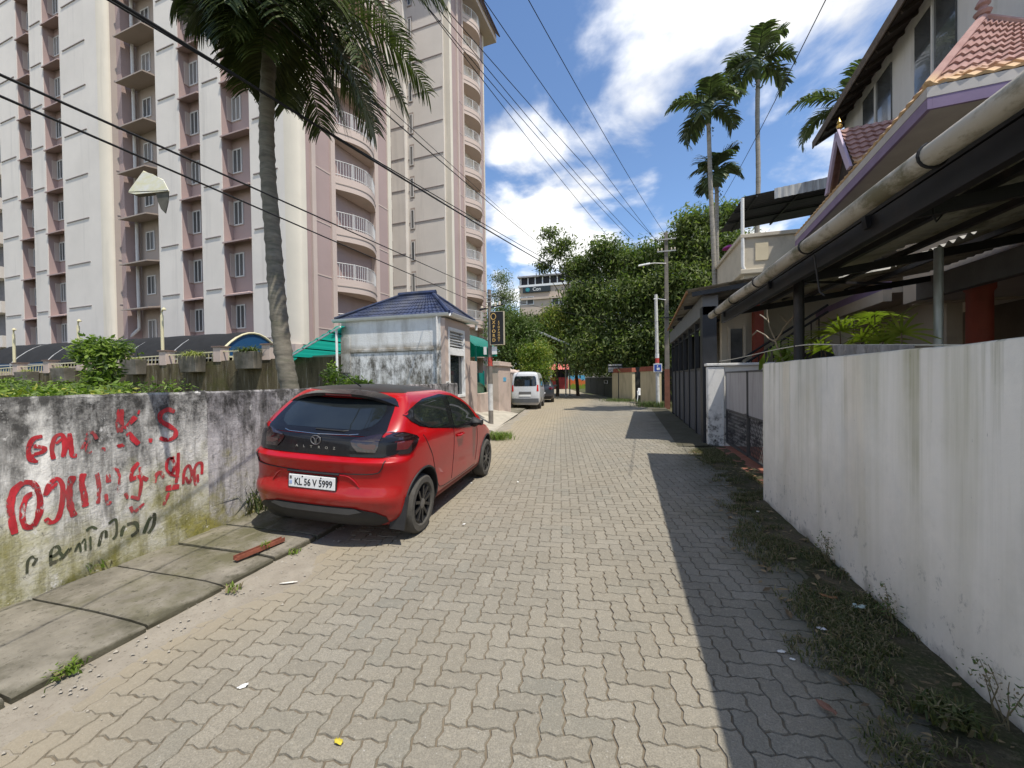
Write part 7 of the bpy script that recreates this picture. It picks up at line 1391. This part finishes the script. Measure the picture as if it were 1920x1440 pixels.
slab('front_face', YSH, [(268,321),(285,326),(306,338),(316,358),(283,361),(253,364),(240,361),(243,355)], 0); slab('side_flap', DSH, [(292,361),(316,358),(315,378),(310,400),(302,392),(296,378)], .01)
f0, f1, f2, f3 = Vector(q3(240,361)), Vector(q3(316,358)), Vector(q3(296,366,.12)), Vector(q3(262,370,.12)); m = MB(); m.hexa([f0, f1, f2, f3], [p+Vector((0,0,.006)) for p in (f0, f1, f2, f3)]); m.build('under_fold', DSH, fl_)
f0, f1, f2, f3 = Vector(q3(268,321)), Vector(q3(306,338)), Vector(q3(310,352,.16)), Vector(q3(262,345,.16)); m = MB(); m.hexa([f0, f1, f2, f3], [p+Vector((0,.004,.006)) for p in (f0, f1, f2, f3)]); m.build('rear_face', YSH, fl_)
# ---------------------------------------------------------------- far end of the lane
rs_ = thing('roadside_stall', (-9.9, 58, 0), 'red roadside stall with a faded red awning beyond the parked cars', 'stall'); REDS = pm('stall_red', (0.24,0.03,0.03), .7, .25, 2); AWN = pm('awning_red', (0.50,0.14,0.11), .8, .15, 3)
x0, x1 = on(1031,700,1,58).x, on(1061,700,1,58).x; m = MB(); m.box(x0, x1, 58, 60.5, 0, 1.7); m.build('counter', REDS, rs_); m = MB(); m.box(x0, x1, 59.8, 60.5, 1.701, 3.0); m.build('back_wall', STBK, rs_)
for k in range(4): x = x0+(x1-x0)*k/3; m = MB(); m.bar((x,58,1.7),(x,58,3.0), .09); m.build('post', STBK, rs_)
rows = []
for k in range(41): x = x0-.2+(x1-x0+.9)*k/40; d_ = .04*math.cos(k*1.6); rows.append([(x, 57.1, 2.85+d_), (x, 60.6, 3.75+d_)])
m = MB(); m.grid(rows); m.build('awning', AWN, rs_, smooth=True)
fh = thing('white_house', (-9.2, 66, 0), 'white flat-roofed house behind the red awning', 'house'); xa, xb = on(1029,680,1,66).x, on(1080,680,1,66).x; m = MB(); m.box(xa, xb, 66, 72, 0, 4.4); m.build('wall', MT['white'], fh); m = MB(); m.hexa([(xa-.4,65.4,4.401),(xb+.5,65.4,4.401),(xb+.5,72,4.401),(xa-.4,72,4.401)], [(xa+.2,66.5,5.9),(xb-.2,66.2,5.6),(xb-.2,71,5.6),(xa+.2,71,5.9)]); m.build('roof', pm('pale_roof', (0.66,0.66,0.65), .6, .12, 1), fh); m = MB(); m.box(xa+.3, xa+1.8, 65.97, 65.999, 2.6, 3.9); m.build('window', DRK, fh)
pw = thing('painted_wall', (-7.4, 60, 0), 'low wall painted in blue, orange and green bands', 'wall'); xa, xb = on(1066,715,1,60).x, on(1097,715,1,60).x
t = NT('mural_bands', .85, .2); zz2 = t.m('ADD', t.axis(2), t.rng(t.noise(3.5, 4, .6, (1,1,.3)), .3, .7, -.3, .3)); c = t.mix(t.rng(zz2, 1.28, 1.36), t.mix(t.rng(zz2, .55, .75), (0.20,0.28,0.04), (0.60,0.17,0.05)), (0.12,0.40,0.62)); t.color(c)
m = MB(); m.box(xa, xb, 60, 60.2, 0, 1.95); m.build('wall', t.mat, pw); m = MB(); m.box(xa-.35, xa-.001, 59.9, 60.3, 0, 2.1); m.build('pillar', CRW, pw, bevel=.02)
fb = thing('office_block', (-21, 112, 0), 'beige office block with dark roof gallery and signboard above the trees', 'building'); OFB = pm('office_beige', (0.50,0.41,0.33), .85, .08, .4); xa = on(974,560,1,110).x; xb = on(1085,540,1,110).x; zt_ = on(974,532,1,110).z
a_ = -.10
m = MB(); m.box(xa, xb+6, 110, 125, 0, zt_-1.2); m.build('wall', OFB, fb); m = MB(); m.box(xa-.3, xb+6, 109.6, 125, zt_-1.199, zt_-.6); m.build('cornice', MT['white'], fb)
m = MB(); m.box(xa, xb+6, 110.4, 124, zt_-.599, zt_+1.5); m.build('roof_gallery', STBK, fb); m = MB(); m.box(xa-.4, xb+6, 109.4, 125, zt_+1.501, zt_+1.9); m.build('gallery_roof', GRY, fb)
for k in range(9): x = xa+.3+(xb-xa)*k/8; m = MB(); m.box(x, x+.25, 110.1, 110.39, zt_-.599, zt_+1.5); m.build('gallery_post', MT['white'], fb)
bxa, bxb, bz0, bz1 = on(981,545,1,109.9).x, on(1032,545,1,109.9).x, on(985,549,1,109.9).z, on(985,538.5,1,109.9).z
m = MB(); m.box(bxa, bxb, 109.4, 109.999, bz0-.1, bz1-.1); sg_ = m.build('signboard', NT('sign_slate', .5).color((0.025,0.035,0.04)).mat, fb); hs = bz1-bz0
text_mesh('Con', hs*.85, WPT, 'lettering', sg_, (bxa+hs*2.55, 109.39, (bz0+bz1)/2-.1), (1,0,0), (0,0,1), .05, bold=.02)
m = MB(); m.lathe([(0,-.06),(hs*.40,-.06),(hs*.40,0)], (bxa+hs*.9, 109.395, (bz0+bz1)/2-.1), axis='y', n=20); lg = m.build('emblem', NT('emblem_teal', .5).color((0.03,0.20,0.24)).mat, sg_)
for k in range(3): m = MB(); m.tube([(bxa+hs*(.72+.1*k), 109.32, (bz0+bz1)/2-.1-hs*.22), (bxa+hs*(.85+.1*k), 109.32, (bz0+bz1)/2-.1+hs*(.05+.07*k))], hs*.04, 6); m.build('emblem_leaf', NT('emblem_green%d' % k, .5).color((0.10,0.42,0.36)).mat, lg)
m = MB(); m.box(xa+.5, xb, 109.5, 109.999, bz0-2.1, bz0-1.5); m.build('sun_shade', OFB, fb)
for px in (988, 1048): x = on(px,562,1,110).x; z_ = on(px,565,1,110).z; m = MB(); m.box(x-2.0, x+2.0, 109.93, 109.999, z_-1.0, z_+1.3); wd = m.build('window', MT['white'], fb); m = MB(); m.box(x-1.8, x-.15, 109.9, 109.929, z_-.8, z_+1.1); m.build('pane', WGL, wd); m = MB(); m.box(x+.15, x+1.8, 109.9, 109.929, z_-.8, z_+1.1); m.build('pane', WGL, wd)
ts = thing('tin_roof', (-6.4, 34.5, 0), 'tilted corrugated tin roof on posts among the trees', 'roof'); p, q = on(993,612,1,34), on(1070,644,1,34); rows = []
for k in range(41): f = k/40; rows.append([(p.x+(q.x-p.x)*f, 33.0, p.z+(q.z-p.z)*f-.1), (p.x+(q.x-p.x)*f, 36, p.z+(q.z-p.z)*f+.05)])
m = MB(); m.grid(rows); o_ = m.build('sheet', pm('bright_tin', (0.55,0.56,0.57), .4, .15, 2, metal=.4, bump=0), ts); sd_ = o_.modifiers.new('s', 'SOLIDIFY'); sd_.thickness = .12
for f in (.1,.9):
    for y in (33.3, 35.7): x = p.x+(q.x-p.x)*f; m = MB(); m.tube([(x,y,0),(x,y,p.z+(q.z-p.z)*f)], .06, 6); m.build('post', GAL, ts)
# ---------------------------------------------------------------- small things on the ground
RST = pm('rusty_steel', (0.23,0.075,0.045), .85, .35, 14, bump=.4)
A_, B_ = on(441,1050,2,.10), on(531,1013,2,.10); A_.x = min(A_.x, -3.1); d_ = (B_-A_).normalized(); s_ = Vector((-d_.y, d_.x, 0)); m = MB()
for off, w_, h_ in ((0,.075,.006),): m.bar(A_+Vector((0,0,.0)), B_, .052, .008)
m.bar(A_+s_*.0225+Vector((0,0,.0165)), B_+s_*.0225+Vector((0,0,.0165)), .006, .033); m.bar(A_-s_*.0225+Vector((0,0,.0165)), B_-s_*.0225+Vector((0,0,.0165)), .006, .033)
tag(m.build('steel_channel', RST), 'rusty steel channel lying on the footpath slabs', 'steel bar')
def scrap(name, label, cat, px, py, size, col, seed, z=.012, flat=.35, group=None, asp=.6):
    p = on(px, py, 2, z); rs = random.Random(seed); m = MB(); n = 5; rows = []; a0 = rs.uniform(0,3.1)
    for i in range(n):
        row = []
        for j in range(n): u, v = (i/(n-1)-.5)*size, (j/(n-1)-.5)*size*asp; e = 1-.35*((abs(i-2)+abs(j-2)) == 4); u *= e; v *= e; row.append((p.x+u*math.cos(a0)-v*math.sin(a0), p.y+u*math.sin(a0)+v*math.cos(a0), z+size*flat*rs.random()*.5))
        rows.append(row)
    m.grid(rows); o_ = m.build(name, pm('scrap_%d' % seed, col, .7, .12, 20, bump=0), smooth=True); s2 = o_.modifiers.new('s', 'SOLIDIFY'); s2.thickness = .002; return tag(o_, label, cat, group)
scrap('crumpled_cloth', 'pale mint crumpled cloth at the foot of the white wall', 'cloth', 1611, 1140, .085, (0.50,0.62,0.58), 1, .035, .6)
scrap('wrapper', 'white torn wrapper on the mossy verge beyond the mint cloth', 'litter', 1541, 1180, .05, (0.70,0.70,0.72), 2, .03); scrap('paper_scrap', 'white paper ball on the verge near the gate end of the wall', 'litter', 1421, 960, .04, (0.72,0.72,0.70), 3, .02, .8)
for i, (px, py, sz) in enumerate(((971,904,.06),(870,983,.05),(884,906,.05),(455,1287,.05),(1465,1222,.05),(1486,1236,.03))): scrap('paper_scrap', 'small white paper scrap dropped on the lane', 'litter', px, py, sz, (0.70,0.69,0.66), 10+i, .006, .3, 'paper scraps dropped on the lane', .5)
scrap('ice_stick', 'pale flat stick lying on the roadside sand', 'litter', 541, 1092, .13, (0.66,0.64,0.58), 21, .016, .05, None, .18)
scrap('fallen_leaf', 'yellow fallen leaf on the pavers', 'leaf', 635, 1392, .045, (0.55,0.45,0.05), 22, .006, .4)
scrap('fallen_leaf', 'brown fallen leaf on the verge near the mint cloth', 'leaf', 1553, 1120, .10, (0.24,0.12,0.05), 23, .035, .3, None, .35); scrap('fallen_leaf', 'reddish brown leaf at the edge of the pavers by the verge', 'leaf', 1550, 1328, .09, (0.22,0.11,0.075), 24, .02, .3, None, .4); scrap('fallen_leaf', 'long straw coloured leaf strip at the wall foot', 'leaf', 60, 1082, .5, (0.33,0.26,0.15), 25, .09, .04, None, .05)
STN = pm('pebble', (0.33,0.30,0.25), .9, .2, 20); pb = random.Random(9); V_ = []; m = MB()
for k in range(420):
    y = pb.uniform(.9,9); x = xl(y)+.02+abs(pb.gauss(0,.22)); r = pb.uniform(.003,.011)*(1.6 if pb.random() < .06 else 1); z0 = .022*(1-(x-xl(y))/1.25*1.55)
    m.add([(x+r*1.2,y,z0),(x,y+r,z0),(x-r,y,z0),(x,y-r*1.1,z0),(x+.2*r,y,z0+r*.8),(x,y,z0-r*.5)], [(0,1,4),(1,2,4),(2,3,4),(3,0,4),(1,0,5),(2,1,5),(3,2,5),(0,3,5)])
tag(m.build('gravel', STN), 'loose pebbles scattered on the roadside sand', 'gravel', kind='stuff')
# dead leaf litter and twigs on the verge
rl = np.random.RandomState(4); N_ = 520; yy = rl.uniform(.9, 9.5, N_); wv = 0.55+0.2*np.array([nz(y*1.3, 0, 1) for y in yy]); fx = rl.rand(N_)**.8; xx = np.where(yy < 5.75, 1.64, 1.9)-wv*1.25*fx
aa = rl.rand(N_)*6.28; sz = rl.uniform(.012, .05, N_); ct, st_2 = np.cos(aa), np.sin(aa); zz3 = .012+.02*(1-fx)+rl.rand(N_)*.006; wd_ = sz*rl.uniform(.08, .4, N_)
V = np.stack([np.stack([xx-ct*sz, yy-st_2*sz, zz3], 1), np.stack([xx-st_2*wd_, yy+ct*wd_, zz3+sz*.25], 1), np.stack([xx+ct*sz, yy+st_2*sz, zz3+sz*.2], 1), np.stack([xx+st_2*wd_, yy-ct*wd_, zz3+sz*.1], 1)], 1).reshape(-1, 3)
LIT = leaf_mat('dead_leaf', (0.09,0.06,0.035), (0.30,0.22,0.12), .1, .8); o_ = fast_mesh('leaf_litter', V, np.arange(N_*4).reshape(N_, 4), LIT, attr=rl.rand(N_)); tag(o_, 'dead leaves and straw strewn along the mossy verge', 'leaf litter', kind='stuff')
